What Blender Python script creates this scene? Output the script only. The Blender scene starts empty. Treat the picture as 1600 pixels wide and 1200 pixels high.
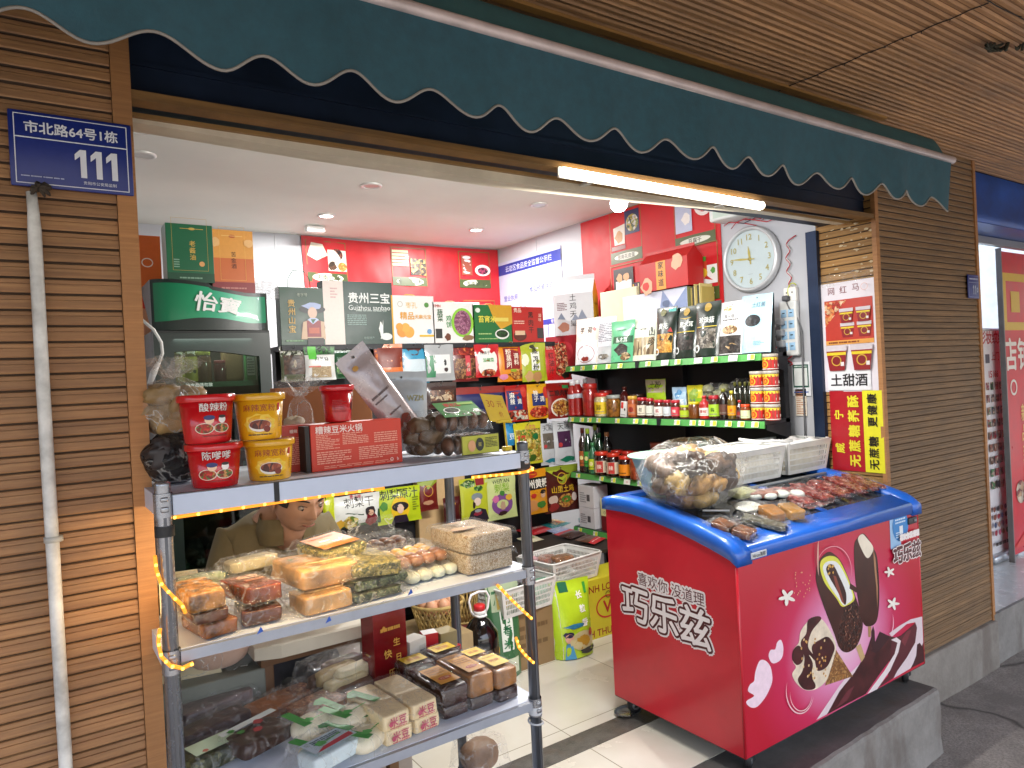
import bpy, math, random
from mathutils import Vector, Matrix, noise as MN
random.seed(7)
sc = bpy.context.scene
COL = sc.collection
# ---------------------------------------------------------------- camera
EYE = Vector((0, 0, 1.5))
YAW, PITCH, ROLL, FOC = math.radians(34.282), math.radians(-0.358), math.radians(-2.866), 1105.07
_f = Vector((math.sin(YAW)*math.cos(PITCH), math.cos(YAW)*math.cos(PITCH), math.sin(PITCH)))
_r0 = Vector((math.cos(YAW), -math.sin(YAW), 0)); _u0 = _r0.cross(_f)
_r = math.cos(ROLL)*_r0 + math.sin(ROLL)*_u0
_u = -math.sin(ROLL)*_r0 + math.cos(ROLL)*_u0
cam_d = bpy.data.cameras.new('camera'); cam = bpy.data.objects.new('camera', cam_d); COL.objects.link(cam)
cam_d.sensor_width = 36; cam_d.lens = FOC/1600*36; cam_d.clip_start = .02; cam_d.clip_end = 400
cam.matrix_world = Matrix(((_r.x, _u.x, -_f.x, EYE.x), (_r.y, _u.y, -_f.y, EYE.y), (_r.z, _u.z, -_f.z, EYE.z), (0, 0, 0, 1)))
sc.camera = cam
# ---------------------------------------------------------------- world, sun, exposure
W = bpy.data.worlds.new('World'); sc.world = W; W.use_nodes = True
wn = W.node_tree; sky = wn.nodes.new('ShaderNodeTexSky'); sky.sky_type = 'NISHITA'; sky.sun_disc = False
SUN_EL, SUN_ROT = math.radians(60), math.radians(196)
sky.sun_elevation = SUN_EL; sky.sun_rotation = SUN_ROT; sky.air_density = 1.0; sky.dust_density = 4.0; sky.ozone_density = .6
wn.links.new(sky.outputs[0], wn.nodes['Background'].inputs[0]); wn.nodes['Background'].inputs[1].default_value = .15
sd = bpy.data.lights.new('sun', 'SUN'); sd.energy = 1.5; sd.angle = math.radians(20); sd.color = (1, .97, .93)
so = bpy.data.objects.new('sun', sd); COL.objects.link(so)
sdir = Vector((math.sin(SUN_ROT)*math.cos(SUN_EL), math.cos(SUN_ROT)*math.cos(SUN_EL), math.sin(SUN_EL)))
so.rotation_euler = sdir.to_track_quat('Z', 'Y').to_euler()
vs = sc.view_settings; vs.view_transform = 'Standard'; vs.look = 'None'; vs.gamma = 1; vs.use_curve_mapping = False; vs.exposure = 1.72
sc.cycles.use_denoising = True; sc.cycles.max_bounces = 6; sc.cycles.transparent_max_bounces = 14
sc.cycles.diffuse_bounces = 4; sc.cycles.glossy_bounces = 3; sc.cycles.caustics_reflective = False; sc.cycles.caustics_refractive = False
sc.cycles.sample_clamp_indirect = 4

def at(px, py, X=None, Y=None, Z=None):
    d = _r*((px-800)/FOC) - _u*((py-600)/FOC) + _f
    a, v = (0, X) if X is not None else (1, Y) if Y is not None else (2, Z)
    return EYE + d*((v-EYE[a])/d[a])

# ---------------------------------------------------------------- materials
def lin(h):
    h = h.lstrip('#')
    o = []
    for i in (0, 2, 4):
        c = int(h[i:i+2], 16)/255
        o.append(c/12.92 if c <= .04045 else ((c+.055)/1.055)**2.4)
    return (*o, 1)
MATS = {}
def newmat(name):
    m = bpy.data.materials.new(name); m.use_nodes = True
    nt = m.node_tree; b = nt.nodes['Principled BSDF']
    return m, nt, b
def nd(nt, t, **kw):
    n = nt.nodes.new(t)
    for k, v in kw.items():
        if hasattr(n, k) and not k[0].isupper(): setattr(n, k, v)
    return n
def lk(nt, a, b): nt.links.new(a, b)
def coords(nt, sx=1, sy=1, sz=1, kind='Object'):
    tc = nd(nt, 'ShaderNodeTexCoord'); mp = nd(nt, 'ShaderNodeMapping')
    lk(nt, tc.outputs[kind], mp.inputs[0]); mp.inputs['Scale'].default_value = (sx, sy, sz)
    return mp.outputs[0]
def noise_t(nt, vec, scale, detail=3, rough=.6):
    n = nd(nt, 'ShaderNodeTexNoise'); lk(nt, vec, n.inputs['Vector'])
    n.inputs['Scale'].default_value = scale; n.inputs['Detail'].default_value = detail; n.inputs['Roughness'].default_value = rough
    return n.outputs['Fac']
def ramp(nt, fac, stops, interp='LINEAR'):
    r = nd(nt, 'ShaderNodeValToRGB'); r.color_ramp.interpolation = interp
    e = r.color_ramp.elements
    while len(e) < len(stops): e.new(.5)
    for el, (p, c) in zip(e, stops): el.position = p; el.color = c if len(c) == 4 else (*c, 1)
    lk(nt, fac, r.inputs[0]); return r.outputs[0]
def mixc(nt, fac, a, b, mode='MIX'):
    m = nd(nt, 'ShaderNodeMix'); m.data_type = 'RGBA'; m.blend_type = mode
    for s, v in ((m.inputs[0], fac), (m.inputs[6], a), (m.inputs[7], b)):
        if isinstance(v, (int, float)): s.default_value = v
        elif isinstance(v, tuple): s.default_value = v
        else: lk(nt, v, s)
    return m.outputs[2]
def bump(nt, b, h, strength=.3, dist=.01):
    n = nd(nt, 'ShaderNodeBump'); n.inputs['Strength'].default_value = strength; n.inputs['Distance'].default_value = dist
    lk(nt, h, n.inputs['Height']); lk(nt, n.outputs[0], b.inputs['Normal'])
def P(color, rough=.5, metal=0., var=.08, bmp=0., scale=9., coat=0., name=None):
    """plain surface: base colour with a little uneven wear and uneven gloss"""
    k = ('P', color, rough, metal, var, bmp, scale, coat)
    if k in MATS: return MATS[k]
    m, nt, b = newmat(name or 'surface_'+color.strip('#'))
    c = lin(color); v = coords(nt); f = noise_t(nt, v, scale, 4)
    d = tuple(x*(1-var*1.6) for x in c[:3])+(1,); l = tuple(min(1, x*(1+var)) for x in c[:3])+(1,)
    lk(nt, ramp(nt, f, [(.3, d), (.7, l)]), b.inputs['Base Color'])
    r = nd(nt, 'ShaderNodeMapRange'); lk(nt, f, r.inputs[0]); r.inputs[3].default_value = max(0, rough-.08); r.inputs[4].default_value = min(1, rough+.1)
    lk(nt, r.outputs[0], b.inputs['Roughness']); b.inputs['Metallic'].default_value = metal
    if coat: b.inputs['Coat Weight'].default_value = coat; b.inputs['Coat Roughness'].default_value = .08
    if bmp: bump(nt, b, noise_t(nt, v, scale*4, 3), bmp, .004)
    MATS[k] = m; return m
def INK(color, rough=.4):
    k = ('I', color, rough)
    if k in MATS: return MATS[k]
    m, nt, b = newmat('print_'+color.strip('#')); b.inputs['Roughness'].default_value = rough
    c = lin(color); f = noise_t(nt, coords(nt), 60, 2)
    lk(nt, ramp(nt, f, [(.3, tuple(x*.94 for x in c[:3])), (.7, c)]), b.inputs['Base Color'])
    MATS[k] = m; return m
def SPK(cols, scale=60., rough=.4, bmp=.3, stretch=1.):
    """many-coloured grains: printed food pictures and food itself"""
    k = ('S', tuple(cols), scale, rough, bmp, stretch)
    if k in MATS: return MATS[k]
    m, nt, b = newmat('grains'); v = coords(nt, 1, 1, stretch)
    vo = nd(nt, 'ShaderNodeTexVoronoi'); vo.inputs['Scale'].default_value = scale
    nz = nd(nt, 'ShaderNodeTexNoise'); nz.inputs['Scale'].default_value = scale*.7; lk(nt, v, nz.inputs['Vector'])
    add = nd(nt, 'ShaderNodeMix'); add.data_type = 'VECTOR'; add.inputs[0].default_value = .04
    lk(nt, v, add.inputs[4]); lk(nt, nz.outputs['Color'], add.inputs[5]); lk(nt, add.outputs[1], vo.inputs['Vector'])
    sep = nd(nt, 'ShaderNodeSeparateColor'); lk(nt, vo.outputs['Color'], sep.inputs[0])
    n = len(cols)
    c = ramp(nt, sep.outputs[0], [(i/n, lin(x)) for i, x in enumerate(cols)], 'CONSTANT')
    ed = nd(nt, 'ShaderNodeMapRange'); lk(nt, vo.outputs['Distance'], ed.inputs[0]); ed.inputs[1].default_value = .2; ed.inputs[2].default_value = .75
    ed.inputs[3].default_value = 1; ed.inputs[4].default_value = .55
    lk(nt, mixc(nt, 1., c, ed.outputs[0], 'MULTIPLY'), b.inputs['Base Color']); b.inputs['Roughness'].default_value = rough
    if bmp: bump(nt, b, vo.outputs['Distance'], bmp, .003)
    MATS[k] = m; return m
def FILM(milky_glint=.08, tint='#ffffff', gl=.55, scale=22.):
    k = ('F', milky_glint, tint, gl, scale)
    if k in MATS: return MATS[k]
    m = bpy.data.materials.new('clear_film'); m.use_nodes = True; nt = m.node_tree
    for n in list(nt.nodes): nt.nodes.remove(n)
    out = nd(nt, 'ShaderNodeOutputMaterial'); v = coords(nt)
    tr = nd(nt, 'ShaderNodeBsdfTransparent'); tr.inputs[0].default_value = lin(tint)
    g = nd(nt, 'ShaderNodeBsdfGlossy'); g.inputs['Roughness'].default_value = .07
    h = noise_t(nt, v, scale, 5, .65); h2 = noise_t(nt, v, scale*.33, 2)
    mm = nd(nt, 'ShaderNodeMath'); mm.operation = 'ADD'; lk(nt, h, mm.inputs[0]); lk(nt, h2, mm.inputs[1])
    bn = nd(nt, 'ShaderNodeBump'); bn.inputs['Strength'].default_value = 1; bn.inputs['Distance'].default_value = .012
    lk(nt, mm.outputs[0], bn.inputs['Height']); lk(nt, bn.outputs[0], g.inputs['Normal'])
    lw = nd(nt, 'ShaderNodeLayerWeight'); lw.inputs[0].default_value = .25; lk(nt, bn.outputs[0], lw.inputs['Normal'])
    pw = nd(nt, 'ShaderNodeMath'); pw.operation = 'POWER'; lk(nt, lw.outputs['Facing'], pw.inputs[0]); pw.inputs[1].default_value = 1.8
    mr = nd(nt, 'ShaderNodeMapRange'); lk(nt, pw.outputs[0], mr.inputs[0]); mr.inputs[3].default_value = .03; mr.inputs[4].default_value = gl*.75
    mx = nd(nt, 'ShaderNodeMixShader'); lk(nt, mr.outputs[0], mx.inputs[0]); lk(nt, tr.outputs[0], mx.inputs[1]); lk(nt, g.outputs[0], mx.inputs[2])
    df = nd(nt, 'ShaderNodeBsdfDiffuse'); df.inputs[0].default_value = lin('#e8e8e4')
    m2 = nd(nt, 'ShaderNodeMixShader')
    rd = nd(nt, 'ShaderNodeTexNoise'); lk(nt, v, rd.inputs[0]); rd.inputs['Scale'].default_value = scale*.6; rd.inputs['Detail'].default_value = 4; rd.inputs['Distortion'].default_value = .6
    ab = nd(nt, 'ShaderNodeMath'); ab.operation = 'SUBTRACT'; lk(nt, rd.outputs['Fac'], ab.inputs[0]); ab.inputs[1].default_value = .5
    ac = nd(nt, 'ShaderNodeMath'); ac.operation = 'ABSOLUTE'; lk(nt, ab.outputs[0], ac.inputs[0])
    ms = nd(nt, 'ShaderNodeMapRange'); lk(nt, ac.outputs[0], ms.inputs[0]); ms.inputs[1].default_value = .0; ms.inputs[2].default_value = .016; ms.inputs[3].default_value = min(.42, .14+milky_glint*1.3); ms.inputs[4].default_value = milky_glint*.16  # white crease streaks paint highlights into the film, over its milky base
    lk(nt, ms.outputs[0], m2.inputs[0]); lk(nt, mx.outputs[0], m2.inputs[1]); lk(nt, df.outputs[0], m2.inputs[2])
    lk(nt, m2.outputs[0], out.inputs[0]); MATS[k] = m; return m
def GLASS(tint='#dfe8e6', fac=.12):
    k = ('G', tint, fac)
    if k in MATS: return MATS[k]
    m = bpy.data.materials.new('glass'); m.use_nodes = True; nt = m.node_tree
    for n in list(nt.nodes): nt.nodes.remove(n)
    out = nd(nt, 'ShaderNodeOutputMaterial'); tr = nd(nt, 'ShaderNodeBsdfTransparent'); tr.inputs[0].default_value = lin(tint)
    g = nd(nt, 'ShaderNodeBsdfGlossy'); g.inputs['Roughness'].default_value = .03
    lw = nd(nt, 'ShaderNodeLayerWeight'); lw.inputs[0].default_value = .3
    mr = nd(nt, 'ShaderNodeMapRange'); lk(nt, lw.outputs['Fresnel'], mr.inputs[0]); mr.inputs[3].default_value = fac*.6; mr.inputs[4].default_value = min(1, fac*6)
    mx = nd(nt, 'ShaderNodeMixShader'); lk(nt, mr.outputs[0], mx.inputs[0]); lk(nt, tr.outputs[0], mx.inputs[1]); lk(nt, g.outputs[0], mx.inputs[2])
    lk(nt, mx.outputs[0], out.inputs[0]); MATS[k] = m; return m
def EMIT(color, s):
    k = ('E', color, s)
    if k in MATS: return MATS[k]
    m, nt, b = newmat('glowing'); b.inputs['Base Color'].default_value = tuple(x*.7 for x in lin(color)[:3])+(1,)
    b.inputs['Emission Color'].default_value = lin(color); b.inputs['Emission Strength'].default_value = s
    MATS[k] = m; return m
def WOOD(base='#a9743f', dark='#6d4526', pitch=.035, axis='x', grime=.5, flecks=.4, name='slatted_wood'):
    k = ('W', base, dark, pitch, axis, grime, flecks)
    if k in MATS: return MATS[k]
    m, nt, b = newmat(name)
    st = {'x': (1.2, 1, 30), 'y': (30, 1.2, 30), 'soffit': (1.2, 30, 1)}[axis]
    v = coords(nt, *st, kind='Object'); v1 = coords(nt, 1, 1, 1)
    grain = noise_t(nt, v, 3, 6, .7)
    c = ramp(nt, grain, [(.28, lin(dark)), (.72, lin(base))])
    # board-to-board tint
    sx = nd(nt, 'ShaderNodeSeparateXYZ'); lk(nt, v1, sx.inputs[0])
    q = nd(nt, 'ShaderNodeMath'); q.operation = 'MULTIPLY'; q.inputs[1].default_value = 1/pitch; lk(nt, sx.outputs[2 if axis != 'soffit' else 1], q.inputs[0])
    fl = nd(nt, 'ShaderNodeMath'); fl.operation = 'FLOOR'; lk(nt, q.outputs[0], fl.inputs[0])
    wn_ = nd(nt, 'ShaderNodeTexWhiteNoise'); wn_.noise_dimensions = '1D'; lk(nt, fl.outputs[0], wn_.inputs['W'])
    tr = nd(nt, 'ShaderNodeMapRange'); lk(nt, wn_.outputs['Value'], tr.inputs[0]); tr.inputs[3].default_value = .8; tr.inputs[4].default_value = 1.08
    c = mixc(nt, 1., c, tr.outputs[0], 'MULTIPLY')
    g = noise_t(nt, coords(nt, 1, 1, 1.6), 2.2, 8, .72)
    gm = ramp(nt, g, [(.45, (0, 0, 0)), (.75, (1, 1, 1))])
    gs = nd(nt, 'ShaderNodeMath'); gs.operation = 'MULTIPLY'; gs.inputs[1].default_value = grime; lk(nt, gm, gs.inputs[0])
    c = mixc(nt, gs.outputs[0], c, lin('#4a4238'))
    f = noise_t(nt, coords(nt, 4, 4, 14), 5, 6, .75)
    fm = ramp(nt, f, [(.70, (0, 0, 0)), (.74, (1, 1, 1))])
    fs = nd(nt, 'ShaderNodeMath'); fs.operation = 'MULTIPLY'; fs.inputs[1].default_value = flecks; lk(nt, fm, fs.inputs[0])
    c = mixc(nt, fs.outputs[0], c, lin('#c9b9a4'))
    lk(nt, c, b.inputs['Base Color']); b.inputs['Roughness'].default_value = .62
    bump(nt, b, grain, .25, .003)
    MATS[k] = m; return m

# ---------------------------------------------------------------- mesh builder
GL = {}
def glyph(text, bold=0.):
    k = (text, bold)
    if k in GL: return GL[k]
    c = bpy.data.curves.new('t', 'FONT'); c.body = text; c.resolution_u = 2; c.offset = bold
    o = bpy.data.objects.new('t', c); COL.objects.link(o); bpy.context.view_layer.update()
    me = o.to_mesh(); vs_ = [(v.co.x, v.co.y) for v in me.vertices]; fs = [tuple(p.vertices) for p in me.polygons]
    o.to_mesh_clear(); bpy.data.objects.remove(o); bpy.data.curves.remove(c)
    if vs_:
        x0, x1 = min(v[0] for v in vs_), max(v[0] for v in vs_); y0, y1 = min(v[1] for v in vs_), max(v[1] for v in vs_)
    else: x0 = y0 = 0; x1 = y1 = 1
    r = ([(x-(x0+x1)/2, y-(y0+y1)/2) for x, y in vs_], fs, x1-x0, y1-y0)
    GL[k] = r; return r

class M:
    def __init__(s): s.v = []; s.f = []; s.m = []; s.sm = []; s.ms = []; s.T = None
    def mi(s, mat):
        if mat not in s.ms: s.ms.append(mat)
        return s.ms.index(mat)
    def add(s, vs_, fs, mat, smooth=False):
        o = len(s.v); i = s.mi(mat)
        if s.T is not None: vs_ = [s.T @ Vector(p) for p in vs_]
        s.v += [tuple(p) for p in vs_]
        for f in fs: s.f.append(tuple(o+j for j in f)); s.m.append(i); s.sm.append(smooth)
        return s
    def box(s, x0, x1, y0, y1, z0, z1, mat, bev=0.):
        if bev:
            return s.rbox((x0+x1)/2, (y0+y1)/2, z0, x1-x0, y1-y0, z1-z0, bev, mat)
        v = [(x0, y0, z0), (x1, y0, z0), (x1, y1, z0), (x0, y1, z0), (x0, y0, z1), (x1, y0, z1), (x1, y1, z1), (x0, y1, z1)]
        return s.add(v, [(0, 3, 2, 1), (4, 5, 6, 7), (0, 1, 5, 4), (1, 2, 6, 5), (2, 3, 7, 6), (3, 0, 4, 7)], mat)
    def rbox(s, cx, cy, z0, w, d, h, r, mat, n=3, smooth=True):
        """box with rounded edges all round"""
        r = min(r, w/2.01, d/2.01, h/2.01); rings = []
        prof = [(r*(1-math.sin(a)), r*(1-math.cos(a))) for a in [i*math.pi/2/n for i in range(n+1)]]
        lev = [(p[0], p[1]) for p in prof] + [(p[0], h-p[1]) for p in reversed(prof)]
        for ins, z in lev:
            ring = []
            for cxs, cys, a0 in ((1, 1, 0), (-1, 1, 1), (-1, -1, 2), (1, -1, 3)):
                for i in range(n+1):
                    a = (a0+i/n)*math.pi/2; rr = max(r-ins, 0)
                    ring.append((cx+cxs*(w/2-r)+rr*math.cos(a), cy+cys*(d/2-r)+rr*math.sin(a), z0+z))
            rings.append(ring)
        return s.loft(rings, mat, True, True, smooth)
    def loft(s, rings, mat, closed=True, caps=True, smooth=True):
        n = len(rings[0]); v = [p for r in rings for p in r]; f = []
        for i in range(len(rings)-1):
            for j in range(n if closed else n-1):
                a, b = i*n+j, i*n+(j+1) % n
                f.append((a, b, b+n, a+n))
        if caps: f.append(tuple(reversed(range(n)))); f.append(tuple(range((len(rings)-1)*n, len(rings)*n)))
        return s.add(v, f, mat, smooth)
    def grid(s, fn, nu, nv, mat, smooth=True, cu=False):
        v = [fn(i/nu, j/nv) for j in range(nv+1) for i in range(nu+1)]; w = nu+1
        f = [(j*w+i, j*w+i+1, (j+1)*w+i+1, (j+1)*w+i) for j in range(nv) for i in range(nu)]
        return s.add(v, f, mat, smooth)
    def lathe(s, prof, mat, cx=0, cy=0, n=24, caps=True, smooth=True, sx=1, sy=1):
        rings = [[(cx+sx*r*math.cos(2*math.pi*i/n), cy+sy*r*math.sin(2*math.pi*i/n), z) for i in range(n)] for r, z in prof]
        return s.loft(rings, mat, True, caps, smooth)
    def tube(s, pts, r, mat, n=8, caps=True, closed=False):
        pts = [Vector(p) for p in pts]; rings = []; up = Vector((0, 0, 1)); k = len(pts)
        rr = r if isinstance(r, (list, tuple)) else [r]*k; prev = None
        for i, p in enumerate(pts):
            t = (pts[min(i+1, k-1)]-pts[max(i-1, 0)])
            if t.length < 1e-9: t = Vector((0, 0, 1))
            t.normalize()
            if prev is None:
                a = t.cross(up)
                if a.length < .1: a = t.cross(Vector((1, 0, 0)))
            else: a = prev - t*prev.dot(t)
            a.normalize(); prev = a; b = t.cross(a)
            rings.append([p+rr[i]*(math.cos(2*math.pi*j/n)*a+math.sin(2*math.pi*j/n)*b) for j in range(n)])
        return s.loft(rings, mat, True, caps, True)
    def poly(s, pts, mat): return s.add(pts, [tuple(range(len(pts)))], mat)
    # --- drawing on a face: S(u,v,h) -> point, u and v run 0..1 over the face
    def decor(s, S, items, asp=1., h0=.0006, dh=.00035):
        """asp = face width / face height; sizes are fractions of the width"""
        for k, it in enumerate(items):
            h = h0+dh*k; t = it[0]
            if t == 'r':
                _, u0, v0, u1, v1, c = it
                nu = max(1, int(abs(u1-u0)*8)); nv = max(1, int(abs(v1-v0)*8))
                s.grid(lambda a, b: S(u0+(u1-u0)*a, v0+(v1-v0)*b, h), nu, nv, MT(c), True)
            elif t == 'e':
                _, u, v, ru, c = it[:5]; rv = (it[5] if len(it) > 5 else ru)*asp; n = 20
                pts = [S(u, v, h)]
                for rr in (.5, 1):
                    pts += [S(u+ru*rr*math.cos(2*math.pi*i/n), v+rv*rr*math.sin(2*math.pi*i/n), h) for i in range(n)]
                f = [(0, 1+i, 1+(i+1) % n) for i in range(n)]+[(1+i, 1+n+i, 1+n+(i+1) % n, 1+(i+1) % n) for i in range(n)]
                s.add(pts, f, MT(c), True)
            elif t == 'o':   # irregular patch
                _, u, v, ru, c, seed = it[:6]; rv = (it[6] if len(it) > 6 else ru)*asp; rg = random.Random(seed); n = 14
                ks = [.75+.35*rg.random() for _ in range(n)]
                pts = [S(u, v, h)]+[S(u+ru*ks[i]*math.cos(2*math.pi*i/n), v+rv*ks[i]*math.sin(2*math.pi*i/n), h) for i in range(n)]
                s.add(pts, [(0, 1+i, 1+(i+1) % n) for i in range(n)], MT(c), True)
            elif t == 'p':
                pts = [S(u, v, h) for u, v in it[1]]
                s.add(pts, [tuple(range(len(pts)))], MT(it[2]))
            elif t == 'ring':
                _, u, v, ru, wd, c = it[:6]; rv = (it[6] if len(it) > 6 else ru); n = 24
                A = [S(u+ru*math.cos(2*math.pi*i/n), v+rv*asp*math.sin(2*math.pi*i/n), h) for i in range(n)]
                B = [S(u+(ru-wd)*math.cos(2*math.pi*i/n), v+(rv-wd)*asp*math.sin(2*math.pi*i/n), h) for i in range(n)]
                s.add(A+B, [(i, (i+1) % n, n+(i+1) % n, n+i) for i in range(n)], MT(c), True)
            elif t == 'fr':  # frame
                _, u0, v0, u1, v1, wd, c = it; wv = wd*asp
                s.decor(S, [('r', u0, v0, u1, v0+wv, c)], asp, h, 0); s.decor(S, [('r', u0, v1-wv, u1, v1, c)], asp, h, 0)
                s.decor(S, [('r', u0, v0+wv, u0+wd, v1-wv, c)], asp, h, 0); s.decor(S, [('r', u1-wd, v0+wv, u1, v1-wv, c)], asp, h, 0)
            elif t in ('t', 'tv', 'tr'):   # text, vertical text, text turned a quarter
                _, u, v, size, txt, c = it[:6]; bold = it[6] if len(it) > 6 else .015; sl = it[7] if len(it) > 7 else 0
                K = 5 if bold > .016 else 1; st = bold*size*.75; bold = 0.
                def put(g, fu, fv, K=K, st=st, c=c, h=h):
                    for q in range(K):
                        du, dv = (st*math.cos(2*math.pi*q/K), st*math.sin(2*math.pi*q/K)*asp) if K > 1 else (0, 0)
                        s.add([S(fu(x, y)+du, fv(x, y)+dv, h+.00003*q) for x, y in g[0]], g[1], MT(c))
                if t == 'tv':
                    n = len(txt)
                    for i, ch in enumerate(txt):
                        if ch == ' ': continue
                        g = glyph(ch, bold); vc = v+(n-1)/2*size*1.12*asp-i*size*1.12*asp
                        put(g, lambda x, y: u+(x+sl*y)*size, lambda x, y, vc=vc: vc+y*size*asp)
                elif t == 'tr':
                    g = glyph(txt, bold); put(g, lambda x, y: u-y*size, lambda x, y: v+x*size*asp)
                else:
                    g = glyph(txt, bold); put(g, lambda x, y: u+(x+sl*y)*size, lambda x, y: v+y*size*asp)
            elif t == 'to':  # lettering swollen by a stroke width
                _, u, v, size, txt, c, st = it[:7]; g = glyph(txt, 0.); K = 12
                for q in range(K):
                    du, dv = st*math.cos(2*math.pi*q/K), st*math.sin(2*math.pi*q/K)*asp
                    s.add([S(u+x*size+du, v+y*size*asp+dv, h+.00003*q) for x, y in g[0]], g[1], MT(c))
            elif t == 'l':   # lines of print too small to read: short dashes
                _, u0, v0, u1, v1, n, c = it[:7]; rg = random.Random(n*7+int(u0*100)); hh = abs(v1-v0)/n
                vv = []; ff = []
                for i in range(n):
                    x = u0; yb = v1-(i+.75)*hh; yt = yb+hh*.5; end = u1-(u1-u0)*(.5*rg.random() if rg.random() < .35 else 0)
                    while x < end:
                        w_ = min((u1-u0)*(.05+.16*rg.random()), end-x)
                        o = len(vv); vv += [S(x, yb, h), S(x+w_*.85, yb, h), S(x+w_*.85, yt, h), S(x, yt, h)]; ff.append((o, o+1, o+2, o+3)); x += w_
                s.add(vv, ff, MT(c))
        return s
    def build(s, name, parent=None, world=False, loc=None, rot=None):
        me = bpy.data.meshes.new(name)
        v = s.v
        if world and parent is not None:
            L = parent.location; v = [(a-L.x, b-L.y, c-L.z) for a, b, c in v]
        elif world and loc is not None: v = [(a-loc[0], b-loc[1], c-loc[2]) for a, b, c in v]
        me.from_pydata(v, [], s.f)
        for mt in s.ms: me.materials.append(mt)
        me.polygons.foreach_set('material_index', s.m); me.polygons.foreach_set('use_smooth', s.sm); me.update()
        o = bpy.data.objects.new(name, me); COL.objects.link(o)
        if parent is not None: o.parent = parent
        if loc is not None: o.location = loc
        if rot is not None: o.rotation_euler = rot
        return o
def MT(c):
    if not isinstance(c, str): return c
    return INK(c)
def thing(name, label, cat, loc=(0, 0, 0), rz=0, group=None, tilt=0, ry=0):
    o = bpy.data.objects.new(name, None); COL.objects.link(o); o.empty_display_size = .05
    o.location = loc; o.rotation_euler = (tilt, ry, rz); return tag(o, label, cat, group)
def tag(o, label, cat, group=None):
    o['label'] = label; o['category'] = cat
    if group: o['group'] = group
    return o
def struct(name, b, kind='structure', label=None):
    o = b.build(name); o['kind'] = kind
    if label: o['label'] = label
    return o
def rects(S): return S
def flat(o, ux, vy):
    """face spanned from corner o by edge vectors ux and vy; normal = ux x vy"""
    o, ux, vy = Vector(o), Vector(ux), Vector(vy); n = ux.cross(vy).normalized()
    return lambda u, v, h: o+ux*u+vy*v+n*h
def nz(x, y, z=0.): return MN.noise(Vector((x, y, z)))
# ================================================================ SETTING
YF = 1.85            # plane of the street front
def clad(b, p0, along, up, n, length, height, pitch, mat, groove, depth=.007, seed=1):
    """horizontal slats: each one leans a little and a dark groove runs under it"""
    p0, along, up, n = map(Vector, (p0, along, up, n)); rg = random.Random(seed); k = int(height/pitch+.5)
    for i in range(k):
        a = p0+up*(i*pitch); jt = rg.uniform(-.0012, .0012); g = pitch*.09
        pr_ = [(-depth, 0), (-depth, g), (jt+.001, g+.001), (jt+.0025, g+.004), (jt+.001, pitch*.66), (jt-.0022, pitch*.675), (jt-.0022, pitch*.70), (jt-.0002, pitch*.715), (jt-.001, pitch-.002), (jt-.003, pitch-.0005)]
        rows = [[a+n*d+up*h, a+n*d+up*h+along*length] for d, h in pr_]
        b.add([p for r in rows[:3] for p in r], [(0, 1, 3, 2), (2, 3, 5, 4)], groove)
        b.add([p for r in rows[2:] for p in r]+[a-n*depth+up*pitch, a-n*depth+up*pitch+along*length], [(2*q, 2*q+1, 2*q+3, 2*q+2) for q in range(len(rows)-2)], mat)
wood = WOOD('#b48759', '#82593a', .035, 'x', .42, .4)
wood_r = WOOD('#947450', '#5f4830', .0325, 'x', .5, 1.0, 'weathered_slatted_wood')
wood_y = WOOD('#b98c4e', '#855f30', .037, 'y', .35, .3, 'reveal_slatted_wood')
woodtrim = WOOD('#b98450', '#94643a', .6, 'x', .3, .1, 'trim_wood')
groove = P('#4a382a', .9)
# --- asphalt street
def asphalt():
    m, nt, b = newmat('asphalt'); v = coords(nt)
    n1 = noise_t(nt, v, 90, 6, .8); n2 = noise_t(nt, v, 1.7, 6, .65)
    c = ramp(nt, n1, [(.35, lin('#6a6662')), (.62, lin('#aaa49e'))])
    c = mixc(nt, ramp(nt, n2, [(.42, (0, 0, 0)), (.6, (.75, .75, .75))]), c, lin('#6c6763'))
    vo = nd(nt, 'ShaderNodeTexVoronoi'); vo.feature = 'DISTANCE_TO_EDGE'; vo.inputs['Scale'].default_value = 1.1
    nn = nd(nt, 'ShaderNodeTexNoise'); nn.inputs['Scale'].default_value = 3; lk(nt, v, nn.inputs[0])
    mv = nd(nt, 'ShaderNodeMix'); mv.data_type = 'VECTOR'; mv.inputs[0].default_value = .3; lk(nt, v, mv.inputs[4]); lk(nt, nn.outputs[1], mv.inputs[5]); lk(nt, mv.outputs[1], vo.inputs['Vector'])
    c = mixc(nt, ramp(nt, vo.outputs['Distance'], [(0, (.8, .8, .8)), (.02, (0, 0, 0))]), c, lin('#2b2826'))
    lk(nt, c, b.inputs['Base Color']); b.inputs['Roughness'].default_value = .85
    bump(nt, b, n1, .9, .008); return m
def concrete(name, a, d, sc_=6, rgh=.75):
    m, nt, b = newmat(name); v = coords(nt); n1 = noise_t(nt, v, sc_, 9, .7); n2 = noise_t(nt, v, sc_*9, 4, .7)
    c = ramp(nt, n1, [(.3, lin(d)), (.65, lin(a))]); c = mixc(nt, .25, c, ramp(nt, n2, [(.3, lin(d)), (.7, lin(a))]))
    n3 = noise_t(nt, coords(nt, 1, 1, .35), sc_*.8, 5, .6)
    c = mixc(nt, ramp(nt, n3, [(.55, (0, 0, 0)), (.66, (.55, .55, .55))]), c, lin('#5d5148'))
    lk(nt, c, b.inputs['Base Color']); b.inputs['Roughness'].default_value = rgh; bump(nt, b, n2, .5, .004); return m
GZ = -.294
g = M()
def gh(x, y): return GZ + .012*nz(x*1.3, y*1.3) + (.006*nz(x*5, y*5))
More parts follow.
